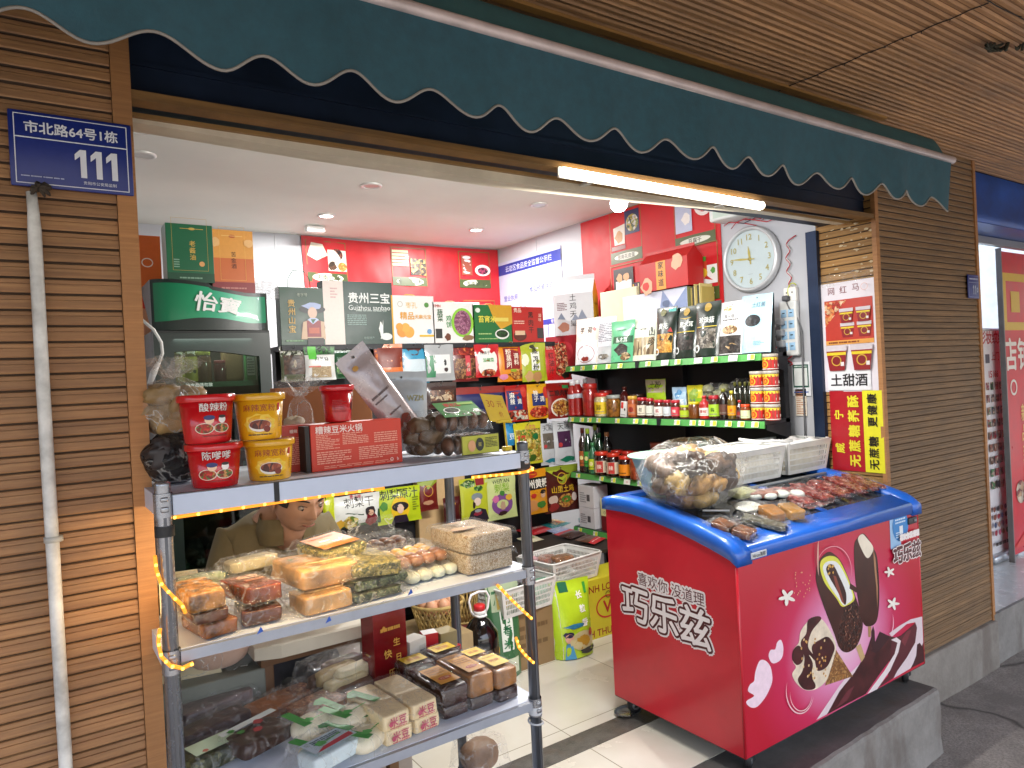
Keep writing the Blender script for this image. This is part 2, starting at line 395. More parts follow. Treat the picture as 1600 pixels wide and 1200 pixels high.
g.grid(lambda u, v: (-2+12*u, -4+8*v, gh(-2+12*u, -4+8*v)), 120, 80, asphalt())
g.box(-60, 60, -80, -4, GZ-.05, GZ-.012, g.ms[0]); g.box(10, 60, -4, 8, GZ-.05, GZ-.012, g.ms[0]); g.box(-60, -2, -4, 8, GZ-.05, GZ-.012, g.ms[0])
struct('street', g)
pv = M(); pv.box(-12, 16, -9, -.6, GZ-.01, GZ+.022, concrete('bounce_paving', '#a9a59c', '#8d8981', 2)); struct('bounce_pavement', pv)  # unseen pale slab added behind the camera to bounce light up to the soffit
# --- concrete step
slab_m = concrete('step_concrete', '#8d8a85', '#6b6864'); slab_top = concrete('step_top', '#6d6b69', '#4a4947', 4, .5)
b = M(); ys = []
rg = random.Random(3); N_ = 90
def edge_y(x): return 1.515 + .028*max(0, x-.5) + .006*nz(x*9, 2.) + .012*max(0, nz(x*22, 7.))
top = []; bot = []
rows = []
for i in range(N_+1):
    x = -2.5+5.85*i/N_; y = edge_y(x)
    rows.append([(x, 1.86, -.001), (x, y+.02, -.001), (x, y+.006, -.006), (x, y, -.02-.004*nz(x*15, 1)), (x, y-.004+.006*nz(x*10, 4.), -.12), (x, y-.002+.006*nz(x*7, 9.), -.22), (x, y-.012, GZ-.03)])
for i in range(N_):
    for j in range(6):
        b.add([rows[i][j], rows[i+1][j], rows[i+1][j+1], rows[i][j+1]], [(3, 2, 1, 0)], slab_top if j < 1 else slab_m, j > 1)
b.add([rows[-1][j] for j in range(7)]+[(3.35, 1.86, GZ-.03)], [(0, 1, 2, 3, 4, 5, 6, 7)], slab_m)
struct('step', b)
# --- shop floor tiles
def tiles():
    m, nt, b = newmat('glazed_tiles'); v = coords(nt)
    br = nd(nt, 'ShaderNodeTexBrick'); br.offset = 0; br.inputs['Scale'].default_value = 1; br.inputs['Brick Width'].default_value = .6
    br.inputs['Row Height'].default_value = .6; br.inputs['Mortar Size'].default_value = .0022; br.inputs['Mortar Smooth'].default_value = .1
    br.inputs['Color1'].default_value = lin('#e0ddd2'); br.inputs['Color2'].default_value = lin('#d9d5c8'); br.inputs['Mortar'].default_value = lin('#8d8775')
    lk(nt, v, br.inputs[0]); n = noise_t(nt, v, 2.5, 6, .6); f = noise_t(nt, v, 14, 5, .8)
    c = mixc(nt, ramp(nt, n, [(.4, (0, 0, 0)), (.8, (.4, .4, .4))]), br.outputs[0], lin('#b8ae93'))
    c = mixc(nt, ramp(nt, f, [(.73, (0, 0, 0)), (.76, (.55, .55, .55))]), c, lin('#4b443a'))
    lk(nt, c, b.inputs['Base Color']); lk(nt, ramp(nt, n, [(.3, (.12,)*3), (.8, (.35,)*3)]), b.inputs['Roughness'])
    return m
tile_m = tiles()
marble = concrete('dark_threshold_marble', '#6b6863', '#35322f', 16, .35)
b = M(); b.box(-.2, 3.47, 1.862, 2.21, -.06, 0, tile_m); b.box(-.2, 3.47, 2.335, 5.3, -.06, 0, tile_m); b.box(-.2, 3.47, 2.212, 2.333, -.06, .001, marble)
struct('shop_floor', b)
# --- ceilings
cm = P('#d9d8d0', .8, var=.05, scale=1.2); b = M(); b.box(-.2, 3.6, 2.1, 5.4, 2.65, 2.72, cm); struct('ceiling', b)
sof = WOOD('#b98c5e', '#85603e', .0285, 'soffit', .55, .12, 'soffit_wood')
b = M(); yy = 1.95; k = 0
SZ = 2.63
while yy > -1.2:  # unseen outer boards run on this far to keep direct sun off the rack
    p = .0285
    j = rg.uniform(-.0015, .0015)
    b.add([(-3, yy, SZ+.006), (12, yy, SZ+.006), (12, yy-.003, SZ+.006), (-3, yy-.003, SZ+.006)], [(3, 2, 1, 0)], P('#7a5a40', .9))
    b.add([(-3, yy-.003, SZ+.006), (12, yy-.003, SZ+.006), (12, yy-.009, SZ+j), (-3, yy-.009, SZ+j), (-3, yy-p+.006, SZ-.001-j), (12, yy-p+.006, SZ-.001-j), (-3, yy-p, SZ+.006), (12, yy-p, SZ+.006)],
          [(0, 1, 2, 3), (3, 2, 5, 4), (4, 5, 7, 6)], sof)
    yy -= p; k += 1
b.box(-3, 12, -1.38, -1.21, SZ-.16, SZ+.2, sof); b.box(-3, 12, -1.2, 2.0, SZ+.02, SZ+.2, groove)
struct('soffit', b)
# dark creeper stem that has grown along a soffit joint
b = M()
def stem(p, q, n, seed, r=.0022):
    pts = [at(p[0]+(q[0]-p[0])*i/n, p[1]+(q[1]-p[1])*i/n+.8*math.sin(i*1.7+seed), Z=SZ-.004) for i in range(n+1)]
    b.tube(pts, r, P('#2e2620', .9), 5)
    rg = random.Random(seed)
    for q_ in pts[1:-1]:
        if rg.random() < .9:
            d = Vector((rg.uniform(-.015, .015), rg.uniform(-.015, .015), -.004)); b.tube([q_, q_+d], [.002, .001], P('#2e2620', .9), 4)
stem((1216, 142), (1545, 4), 22, 2); stem((1530, -6), (1606, 34), 5, 4)
rg = random.Random(9)
for i in range(16):
    c = at(1538+62*rg.random(), 66+8*rg.random(), Z=SZ-.01); d = Vector((rg.uniform(-.07, .09), rg.uniform(-.03, .03), -rg.uniform(.0, .03)))
    b.tube([c, c+d*.5+Vector((0, 0, -.01)), c+d], [.005, .006, .001], P('#2a2a1c', .9), 5)
tag(b.build('creeper_stem'), 'dead dark creeper stem along the joint of the wooden soffit', 'dead plant')
# --- left front wall
t = thing('slatted_wall', 'brown wooden slatted wall carrying the white pipe and the blue 111 plate', 'wall', (-1.2, YF, GZ))
b = M(); clad(b, (-2.6, YF, GZ), (1, 0, 0), (0, 0, 1), (0, -1, 0), 2.785, SZ-GZ, .035, wood, groove, seed=5); b.box(-2.6, .18, YF+.009, 2.1, GZ, SZ, groove); b.build('slats', t, True)
b = M(); b.box(.186, .226, YF-.008, YF+.03, GZ, SZ-.002, woodtrim); b.box(.196, .222, YF+.031, 2.12, GZ, SZ-.002, woodtrim); b.build('corner_trim', t, True)
# --- pillar on the other side: reveal, front, plinth
t = thing('slatted_pillar', 'weathered slatted wooden pillar with a concrete plinth beside the freezer', 'pillar', (4, YF, GZ))
b = M(); clad(b, (3.48, YF, -.03), (1, 0, 0), (0, 0, 1), (0, -1, 0), 1.06, SZ+.03, .0325, wood_r, groove, seed=8)
b.box(3.47, 4.54, YF+.01, 2.16, GZ, SZ, groove); b.build('front_slats', t, True)
b = M(); clad(b, (3.46, YF+.012, 0), (0, 1, 0), (0, 0, 1), (-1, 0, 0), .3, SZ, .037, wood_y, groove, seed=9); b.build('side_slats', t, True)
b = M(); b.box(3.452, 3.482, YF-.01, YF+.012, -.03, SZ-.001, woodtrim); b.box(4.535, 4.565, YF-.008, 2.2, -.03, SZ-.001, woodtrim); b.build('corner_trim', t, True)
b = M(); b.rbox(4.0, YF+.14, GZ-.02, 1.12, .33, -.03-GZ+.02, .012, concrete('plinth_concrete', '#8f8a82', '#6e675f', 5)); b.build('plinth', t, True)
# --- shop room
wall_m = P('#b4b6bc', .55, var=.04, scale=3)
t = thing('back_wall', 'white panelled back wall of the shop behind the fridge', 'wall', (1.8, 5.2, 0))
b = M(); b.box(-.2, 3.6, 5.2, 5.3, 0, 2.65, wall_m); b.build('panel', t, True)
b = M()
for x in (1.28, 1.52): b.box(x, x+.006, 5.194, 5.199, 0, 2.649, P('#b9bbc0'))
b.box(1.28, 1.72, 5.193, 5.199, 2.42, 2.426, P('#b9bbc0')); b.build('seam', t, True)
t = thing('side_wall', 'white side wall carrying the clock and the notice board', 'wall', (3.5, 3.6, 0))
b = M(); b.box(3.46, 3.56, 2.164, 5.3, 0, 2.65, wall_m); b.build('panel', t, True)
b = M()
for y in (4.05, 4.62): b.box(3.455, 3.459, y, y+.006, 1.5, 2.649, P('#b9bbc0'))
b.build('seam', t, True)
b = M(); b.box(.05, .12, 2.12, 5.3, 0, 2.65, wall_m); tag(b.build('fridge_side_wall'), 'plain white wall hidden behind the fridge side of the shop', 'wall')
# --- roller shutter housing, header, beam and rails
t = thing('shutter_housing', 'dark blue metal roller shutter housing under the green awning', 'shutter housing', (1.85, 1.9, 2.2))
blue = P('#15243c', .5, .3, .25, .1, 5)
b = M(); b.box(.224, 3.459, 1.9, 2.14, 2.222, SZ-.002, blue)
for z in (2.3, 2.42, 2.53): b.box(.226, 3.457, 1.893, 1.899, z, z+.012, blue)
b.build('cover', t, True)
b = M(); b.box(.224, 3.459, 1.845, 1.899, 2.2, 2.2205, WOOD('#8f6836', '#5f431f', .6, 'x', .6, .3, 'header_wood')); b.build('header_board', t, True)
for xa_, xb_, ya_ in ((3.43, 3.4585, 2.145), (.2265, .25, 2.1)): b = M(); b.box(xa_, xb_, ya_, ya_+.06, 0, 2.2, P('#22304a', .4, .5)); b.build('guide_rail', t, True)
# the white beam sags in the middle
b = M(); pts = [(205, 190), (500, 240), (800, 286), (1000, 309), (1235, 331)]
P0 = [at(*p, Y=1.95) for p in pts]; P0[0].x = .23; P0[-1].x = 3.0
rings = []
for p in P0+[Vector((3.42, 1.95, P0[-1].z+.004))]:
    rings.append([(p.x, 1.95, p.z), (p.x, 2.02, p.z), (p.x, 2.02, 2.2), (p.x, 1.95, 2.2)])
b.loft(rings, P('#cfc6b2', .5, var=.08), True, True, False)
b.box(.23, 3.42, 1.935, 1.949, 2.19, 2.2, P('#8a6a3c'))
tag(b.build('beam'), 'long cream metal beam across the top of the shop opening', 'beam')
# --- awning
green = P('#28505e', .8, var=.12, bmp=.25, scale=26); green2 = P('#2d5659', .8, var=.1, bmp=.2, scale=20)
t = thing('awning', 'dark green fabric awning with a scalloped valance over the shop', 'awning', (1.3, 1.4, 2.3))
lows = [150, 350, 487, 617, 740, 836, 924, 1005, 1078, 1145, 1200, 1256, 1308, 1353, 1395, 1440, 1482]
xl = [at(p, 110+p*.16, Y=1.4).x for p in lows]
xs = [xl[0]-.19*k for k in range(6, 0, -1)]+xl
def val_z(x):
    """scallop profile: low points at xs, crests between"""
    import bisect
    i = min(max(bisect.bisect(xs, x)-1, 0), len(xs)-2); f = (x-xs[i])/(xs[i+1]-xs[i])
    return 2.112+.024*(1-math.cos(2*math.pi*f))/1+.006*nz(x*3, 0)
AX0, AX1 = xs[0], 3.235
n = 420
def fold(x, w): return .012*math.sin(x*6.1+1)*w+.008*math.sin(x*17+2)*w+.007*math.sin(x*33)*w*w
b = M()
b.grid(lambda u, v: (AX0+(AX1-AX0)*u, 1.4-.006*(1-v)+fold(AX0+(AX1-AX0)*u, v), 2.318+(val_z(AX0+(AX1-AX0)*u)-2.318)*v), n, 10, green)
b.build('valance', t, True)
b = M(); hx = [AX0+(AX1-AX0)*i/n for i in range(n+1)]
b.tube([(x, 1.394+.006+fold(x, 1)-.001, val_z(x)) for x in hx], .0032, P('#8e8c88', .8), 5); b.build('hem', t, True)
def cz(v): return (1.405+.06*v/.3, 2.335+.105*math.sin(min(1, v/.3)*1.4)) if v < .3 else (1.465+.335*(v-.3)/.7, 2.4385+.165*(v-.3)/.7)
b = M(); b.grid(lambda u, v: (AX0+(AX1-.02-AX0)*u, cz(v)[0], cz(v)[1]+.003*math.sin(u*60)*v), 60, 20, green2)
b.add([(AX1-.02, *cz(q/20)) for q in range(21)]+[(AX1-.02, 1.8, 2.34)], [tuple(range(22))], green2)
b.build('canopy', t, True)
b = M(); b.box(-3, AX1+.1, 1.70, 1.73, SZ-.012, SZ-.001, WOOD('#b98a48', '#8f6430', .6, 'x', .3, .1, 'edge_wood')); tag(b.build('edge_batten'), 'narrow yellowish wooden batten between the soffit and the awning', 'batten')
b = M(); b.tube([(AX0-.02, 1.397, 2.33), (AX1+.02, 1.397, 2.33)], .0155, P('#c2b6b6', .35, .2, .15), 14); b.build('front_bar', t, True)
b = M(); b.tube([(AX0, 1.8, 2.585), (AX1-.02, 1.8, 2.585)], .035, P('#3a4644', .5), 12); b.build('roller', t, True)
for x in (AX1-.03, AX0+.1): b = M(); b.tube([(x, 1.41, 2.32), (x-.1, 1.62, 2.40), (x, 1.84, 2.44)], .012, P('#8b8f92', .35, .7), 8); b.build('arm', t, True)
# --- house number plates
def plate(name, label, x0, x1, z0, z1, tilt, items):
    t = thing(name, label, 'house number plate', ((x0+x1)/2, YF-.012, (z0+z1)/2)); t.rotation_euler = (0, tilt, 0)
    w, h = x1-x0, z1-z0; b = M(); b.rbox(0, 0, -h/2, w, .006, h, .0029, INK('#1c2c78', .35), 2)
    b.decor(flat((-w/2, -.0031, -h/2), (w, 0, 0), (0, 0, h)), items, w/h); b.build('plate', t)
wh = '#d9dde6'
def one_(u, v, c='#d9dde6'): return [('r', u-.005, v-.19, u+.045, v+.19, c), ('p', [(u-.005, v+.19), (u-.05, v+.12), (u-.05, v+.04), (u-.005, v+.10)], c)]
plate('number_plate', 'large blue enamel plate reading 111 on the slatted wall', at(14, 230, Y=YF).x, at(205, 240, Y=YF).x, 1.968, 2.132, 0, [
    ('fr', .04, .04, .96, .955, .008, wh), ('r', .04, .64, .96, .655, wh), ('t', .5, .79, .118, '市北路64号1栋', wh, .03),
    *one_(.56, .37), *one_(.69, .37), *one_(.82, .37), ('l', .08, .12, .42, .15, 1, '#a8b0cc'), ('t', .71, .11, .035, '贵阳市公安局监制', wh)])
plate('number_plate', 'small dark blue plate reading 110 high on the weathered pillar', 4.395, 4.53, 1.83, 1.965, 0, [
    ('fr', .05, .05, .95, .95, .012, '#8f98b5'), ('r', .05, .66, .95, .68, '#8f98b5'), ('l', .12, .76, .88, .88, 1, '#aab2cc'), *one_(.44, .36, '#aab2cc'), *one_(.6, .36, '#aab2cc'), ('t', .78, .36, .30, '0', '#aab2cc', .03)])
# --- white pipe
b = M(); pts = [at(*p, Y=1.825) for p in ((49, 300), (52, 330), (54, 360), (60, 470), (67, 600), (79, 800), (91, 1000), (103, 1200), (116, 1420))]
pts.append(Vector((pts[-1].x+.006, 1.825, GZ)))
b.tube(pts, [.010, .011]+[.013]*8, P('#d2d2ce', .4, var=.25, scale=14), 12)
for z in (1.2, .6): b.tube([(at(76, 700, Y=1.825).x+.01*(1.2-z), 1.825, z), (at(76, 700, Y=1.825).x+.01*(1.2-z), 1.825, z+.012)], .018, P('#b5b5b0', .5), 12)
tag(b.build('drain_pipe'), 'thin white plastic pipe running down the slatted wall', 'pipe')
b = M(); c0 = at(58, 296, Y=1.82); rg = random.Random(4)
for i in range(14):
    d = Vector((rg.uniform(-.02, .03), rg.uniform(-.012, .004), rg.uniform(-.022, .012))); b.tube([c0, c0+d*.6+Vector((0, -.006, .006)), c0+d], [.007, .006, .002], P('#3d352c', .9), 5)
b.lathe([(.001, -.008), (.012, -.006), (.014, .004), (.006, .012), (.001, .013)], P('#3d352c', .9), c0.x, c0.y, 8) if False else None
tag(b.build('wire_knot'), 'knot of old dark wire at the top of the white pipe', 'wire')
# --- next shop
t = thing('neighbour_shopfront', 'next shop with a blue shutter box and open glass door', 'shopfront', (5.6, 2.1, 0))
b = M(); z0 = at(1524, 345, Y=1.95).z; zt = SZ-.002
bl2 = P('#1f4fa0', .4, .3, .3, .1, 3)
prof = [(1.95, z0), (1.93, z0+.04), (1.95, z0+.08), (1.93, z0+.13), (1.95, z0+.18), (1.93, z0+.24), (1.95, zt)]
b.loft([[(4.566, y, z), (9, y, z)] for y, z in prof], bl2, False, False, True); b.box(4.566, 9, 1.96, 2.3, z0, zt, bl2); b.build('shutter_box', t, True)
b = M(); b.box(4.566, 9, 2.16, 2.2, 2.27, 2.32, P('#9b9da0', .35, .7)); b.box(5.80, 5.812, 2.20, 2.235, 0, 2.27, P('#8a8480', .35, .6)); b.build('door_frame', t, True)
b = M(); b.box(4.5665, 9, 4.4, 4.5, 0, 2.7, P('#e6ecef', .6)); b.box(4.5665, 4.6, 2.2, 4.4, 0, 2.7, P('#c6ccd0', .6)); b.box(4.6, 9, 2.3, 2.42, 2.64, 2.7, P('#d5d8da')); b.box(9, 9.1, 1.9, 4.5, 0, 2.7, P('#c9d2d8', .6)); b.build('room_wall', t, True)  # most of the ceiling is left out so sky light brightens the room
b = M(); b.box(4.566, 9, 1.86, 4.4, -.06, 0, P('#cfd0cd', .25)); b.box(4.55, 9, 1.84, 1.859, GZ-.02, 0, slab_m); b.build('floor', t, True)
b = M(); b.box(4.65, 5.72, 2.6, 2.606, .02, 2.2, GLASS('#e8f2f6', .1)); b.build('door_glass', t, True)
b = M(); b.box(6.0, 7.4, 3.2, 3.8, 0, .95, P('#2c2e33', .4)); b.box(5.98, 7.42, 3.18, 3.82, .951, .98, P('#e3e3e0', .3)); b.build('counter', t, True)
# red glass door panel
X0, X1 = at(1563, 600, Y=2.24).x+.05, 6.7
b = M(); b.box(X0, X1, 2.24, 2.25, .03, 2.26, P('#cc1f2c', .3)); S = flat((X0, 2.239, .03), (X1-X0, 0, 0), (0, 0, 2.23)); a = (X1-X0)/2.23
b.decor(S, [('fr', .06, .74, .62, .93, .07, '#d8b23c'), ('r', .22, .8, .4, .87, '#d8b23c'), ('t', .3, .66, .3, '店铺', '#e8e0d8', .03), ('ring', .2, .55, .07, .02, '#e8e0d8'), 
    ('tv', .4, .36, .16, '新品到店', '#e8c070', .02), ('e', .25, .2, .1, SPK(['#c9a07a', '#e0d0b8', '#8a3030'], 20)), ('e', .6, .12, .16, SPK(['#c9a07a', '#e0d0b8', '#703028'], 20)), ('p', [(.05, .02), (.5, .1), (.95, .3), (.95, .02)], '#d04038')], a)
tag(b.build('promotion_door'), 'red printed glass door with gold lettering in the next shop', 'door')
# roll-up banner
t = thing('rollup_banner', 'white roll-up banner with rows of small product pictures', 'banner stand', (5.55, 2.3, 0))
bx0, bx1 = at(1541, 700, Y=2.3).x, at(1573, 700, Y=2.3).x
b = M(); z1 = at(1560, 515, Y=2.3).z; w = bx1-bx0; b.box(bx0, bx1, 2.3, 2.304, .06, z1, INK('#e4e4e8')); S = flat((bx0, 2.2995, .06), (w, 0, 0), (0, 0, z1-.06)); a = w/(z1-.06)
it = [('t', .5, .965, .3, '彩妆纹绣', '#b03038', .03), ('t', .62, .88, .2, '上门', '#b03038', .02), ('r', .14, .85, .34, .89, '#555a66'), ('t', .5, .80, .2, '15166', '#b8303a', .03)]
rg = random.Random(12); pal = ['#7a4a3a', '#4a3a48', '#9a6a5a', '#3a4a6a', '#a84a6a', '#3a7a4a', '#9a2a3a', '#5a3a2a', '#2a2a30']
for r_ in range(9):
    for c_ in range(4):
        u = .1+c_*.215; v = .73-r_*.055
        it.append(('r', u, v, u+.15, v+.034, SPK([rg.choice(pal), rg.choice(pal), '#c9b0a0'], 60)))
for r_ in range(4):
    for c_ in range(5): it.append(('e', .14+c_*.18, .2-r_*.035, .06, rg.choice(pal)))
b.decor(S, it+[('l', .1, .03, .9, .06, 1, '#333333')], a); b.build('sheet', t, True)
b = M(); b.rbox((bx0+bx1)/2, 2.3, 0, w+.06, .09, .06, .02, P('#b9bcc0', .3, .8)); b.tube([(bx0+w/2, 2.315, .05), (bx0+w/2, 2.315, z1+.01)], .008, P('#8f9296', .3, .8), 8)
b.tube([(bx0-.01, 2.302, z1), (bx1+.01, 2.302, z1)], .01, P('#b9bcc0', .3, .8), 8); b.build('stand', t, True)
# ================================================================ LAMPS
def area(name, loc, rot, sx, sy, e, col, parent=None):
    l = bpy.data.lights.new(name, 'AREA'); l.shape = 'RECTANGLE'; l.size = sx; l.size_y = sy; l.energy = e; l.color = col
    o = bpy.data.objects.new(name, l); COL.objects.link(o); o.location = loc; o.rotation_euler = rot
    if parent is not None: o.parent = parent; o.location = Vector(loc)-parent.location
    return o
# fluorescent tube on the beam
A, B = at(884, 269, Y=1.832), at(1188, 321, Y=1.832)
t = thing('tube_lamp', 'long lit white tube lamp fixed along the beam', 'lamp', tuple(A))
b = M(); d = (B-A).normalized(); b.tube([A-d*.01, B+d*.01], .0155, EMIT('#fff3da', 6), 12); b.build('tube', t, True)
b = M(); b.loft([[p+Vector(q) for q in ((0, .012, -.016), (0, .02, -.016), (0, .02, .02), (0, .012, .02))] for p in (A-d*.02, B+d*.02)], P('#e6e4dc', .4), True, True, False); b.build('batten', t, True)
for k in (.15, .85): b = M(); q_ = A.lerp(B, k); b.box(q_.x-.012, q_.x+.012, q_.y+.0205, 1.934, q_.z-.004, q_.z+.003, P('#bdb9b0', .4)); b.build('bracket', t, True)
area('tube_light', (A+B)/2+Vector((0, .05, -.095)), (math.radians(42), math.radians(-1), 0), 1.05, .03, 14, (1, .96, .9), t)
# bulb
c = at(967, 318, Y=2.35); t = thing('light_bulb', 'round lit white bulb hanging behind the beam', 'lamp', tuple(c))
b = M(); b.lathe([(.002, -.038), (.022, -.033), (.036, -.016), (.04, .002), (.036, .018), (.026, .03), (.02, .034)], EMIT('#f4f7ff', 7), 0, 0, 20); b.build('globe', t)
b = M(); b.lathe([(.02, .034), (.02, .06), (.016, .065), (.012, .08)], P('#e8e8e8'), 0, 0, 16); b.tube([(0, 0, .08), (.01, .0, .2), (.03, 0, 2.64-c.z)], .003, P('#a33028'), 6); b.build('holder', t)
l = bpy.data.lights.new('bulb_light', 'POINT'); l.energy = 8; l.shadow_soft_size = .045; l.color = (.95, .97, 1); o = bpy.data.objects.new('bulb_light', l); COL.objects.link(o); o.parent = t; o.location = (0, 0, -.055)
# downlights
SPOTS = [(510, 337, 1), (744, 359, 1), (580, 290, 0), (842, 320, 0), (222, 242, 0), (216, 201, 0)]
for i, (px, py, on) in enumerate(SPOTS):
    c = at(px, py, Z=2.648)
    lab = ['lit downlight nearest the white ceiling sensor', 'lit downlight in front of the ceiling corner', 'unlit downlight in the middle of the ceiling', 'unlit downlight beside the red wall banner', 'large unlit downlight near the wall trim', 'small unlit downlight partly cut off by the beam'][i]
    t = thing('downlight', lab, 'downlight', tuple(c), group='round recessed downlights in the shop ceiling')
    R_ = .062 if not on else .058
    b = M(); b.lathe([(R_, .002), (R_, -.004), (R_-.008, -.009), (R_-.016, -.005), (R_-.018, .002)], P('#dcdad6', .35, .3), 0, 0, 28, False); b.build('trim', t)
    b = M(); b.lathe([(.001, -.003), (R_-.017, -.0029)], EMIT('#fffdf5', 7) if on else P('#b7b3ad', .3), 0, 0, 24, False); b.build('lens', t)
    if on: area('downlight_light', c+Vector((0, 0, -.012)), (0, 0, 0), .08, .08, 14, (1, .98, .93), t)
b = M(); c = at(492, 360, Z=2.62); b.rbox(c.x, c.y, 2.605, .13, .07, .044, .01, P('#e5e5e2', .4)); b.box(c.x-.05, c.x+.05, c.y-.037, c.y-.0355, 2.618, 2.63, P('#9a9a98'))
tag(b.build('ceiling_sensor'), 'small white box fixed to the ceiling above the red banner', 'sensor')
# ================================================================ PRODUCT BUILDERS
def rotv(rz): return Matrix.Rotation(rz, 4, 'Z')
def pouch(label, cat, loc, w, h, col, items=(), rz=0, tilt=0, ry=0, th=.035, group=None, name='pouch', back=None, gus=0, seed=0, film=False, mat=None, seal=.035, wob=1., hole=True, win=None):
    """stand-up or hanging packet: pillow shape with flat crimped seals and dented sides; front faces -y"""
    t = thing(name, label, cat, loc, rz, group, tilt, ry); b = M(); sd_ = seed or int(abs(loc[0]*977+loc[2]*613+w*7919))
    def prof(u, v):
        s = seal/h
        vv = min(max((v-s*.4)/(1-1.4*s), 0), 1)
        a = (4*u*(1-u))**.55 if 0 < u < 1 else 0; c = (math.sin(math.pi*vv)**.45 if 0 < vv < 1 else 0)
        if gus: c = ((1-vv)**.5 if vv > 0 else .9)*(.999 if vv < 1 else 0); c = min(1, c*1.25)
        return a*c
    def S(u, v, hh, sg=-1):
        k = prof(u, v); wr = (nz(u*4+sd_, v*5)*.16+nz(u*11, v*13+sd_)*.09)*wob
        narrow = 1-.05*prof(.5, v)+.012*nz(v*6+sd_, 1)
        y = sg*(th*.5*k*(1+wr)+.0008+wr*.003); x = (u-.5)*w*narrow
        z = h*v+.004*nz(u*3+sd_, v)*(1 if v > .9 else .3)
        return Vector((x, y+sg*hh, z))
    m = mat or P(col, .28, var=.05, coat=.3)
    b.grid(lambda u, v: S(u, v, 0), 14, 16, m); b.grid(lambda u, v: S(1-u, v, 0, 1), 14, 16, P(back, .3) if back else m)
    b.add([S(0, i/8, 0) for i in range(9)]+[S(0, i/8, 0, 1) for i in range(9)], [(i, i+1, i+10, i+9) for i in range(8)], m, True)
    b.add([S(1, i/8, 0) for i in range(9)]+[S(1, i/8, 0, 1) for i in range(9)], [(i+1, i, i+9, i+10) for i in range(8)], m, True)
    it = list(items)
    if hole: it.append(('e', .5, 1-.5*seal/h, .035 if w < .12 else .02, '#3a3733'))
    b.decor(S, it, w/h, .0012, .0004)
    o = b.build('packet', t)
    if film:
        f = M(); f.grid(lambda u, v: S(-.02+1.04*u, -.01+1.03*v, .004) if 0 < u < 1 and 0 < v < 1 else S(min(max(u, 0), 1), min(max(v, 0), 1), .001)+Vector(((u-.5)*w*.04, 0, (v-.5)*h*.04)), 16, 16, FILM(.12))
        f.build('film', t)
    return t
def carton(label, loc, w, d, h, col, front=(), side=(), top=(), rz=0, tilt=0, ry=0, group=None, name='box', side_col=None, top_col=None, handle=None, gable=False, bev=.0015, right=(), mat=None, cat='box'):
    """printed board box; front faces -y, its -x end shows `side`, its +x end shows `right`"""
    t = thing(name, label, cat, loc, rz, group, tilt, ry); b = M()
    if mat is None: mat = P(col, .38, var=.03)
    sm_ = P(side_col, .38, var=.03) if side_col else mat; tm = P(top_col, .4, var=.03) if top_col else mat
    if gable:
        hb = h*.74; e = .004
        b.poly([(-w/2, -d/2, 0), (w/2, -d/2, 0), (w/2, -d/2, hb), (-w/2, -d/2, hb)], mat); b.poly([(w/2, d/2, 0), (-w/2, d/2, 0), (-w/2, d/2, hb), (w/2, d/2, hb)], mat)
        b.poly([(-w/2, -d/2, hb), (w/2, -d/2, hb), (w/2, -e, h), (-w/2, -e, h)], mat); b.poly([(w/2, d/2, hb), (-w/2, d/2, hb), (-w/2, e, h), (w/2, e, h)], mat)
        for s in (-1, 1): b.poly([(s*w/2, s*d/2, 0), (s*w/2, -s*d/2, 0), (s*w/2, -s*d/2, hb), (s*w/2, 0, h), (s*w/2, s*d/2, hb)][::-1 if s < 0 else -1], sm_)
        b.box(-w/2, w/2, -e/2, e/2, h, h+h*.08, mat)
    else:
        b.rbox(0, 0, 0, w, d, h, bev, mat, 2, False)
        if side_col: b.box(-w/2-.0006, -w/2-.0001, -d/2+bev, d/2-bev, bev, h-bev, sm_); b.box(w/2+.0001, w/2+.0006, -d/2+bev, d/2-bev, bev, h-bev, sm_)
        if top_col: b.box(-w/2+bev, w/2-bev, -d/2+bev, d/2-bev, h+.0001, h+.0006, tm)
    hf = h*.74 if gable else h
    if front: b.decor(flat((-w/2, -d/2, 0), (w, 0, 0), (0, 0, hf)), front, w/hf, .0008)
    if side: b.decor(flat((-w/2, d/2, 0), (0, -d, 0), (0, 0, hf)), side, d/hf, .0012)
    if right: b.decor(flat((w/2, -d/2, 0), (0, d, 0), (0, 0, hf)), right, d/hf, .0012)
    if top: b.decor(flat((-w/2, -d/2, h), (w, 0, 0), (0, d, 0)), top, w/d, .0012)
    b.build('carton', t)
    if handle:
        b = M(); hw, hh, r = handle[1], handle[2], .0028
        b.tube([(-hw/2, handle[3] if len(handle) > 3 else 0, h-.005), (-hw/2*.95, 0, h+hh*.55), (-hw/4, 0, h+hh), (hw/4, 0, h+hh), (hw/2*.95, 0, h+hh*.55), (hw/2, 0, h-.005)], r, P(handle[0], .6), 6); b.build('handle', t)
    return t
def cyl_map(r0, r1, z0, z1, ang=-math.pi/2, span=math.pi):
    """label area round a jar or a tub, centred on the side that faces -y"""
    def S(u, v, h):
        a = ang+(u-.5)*span; r = r0+(r1-r0)*v+h
        return Vector((r*math.cos(a), r*math.sin(a), z0+(z1-z0)*v))
    return S
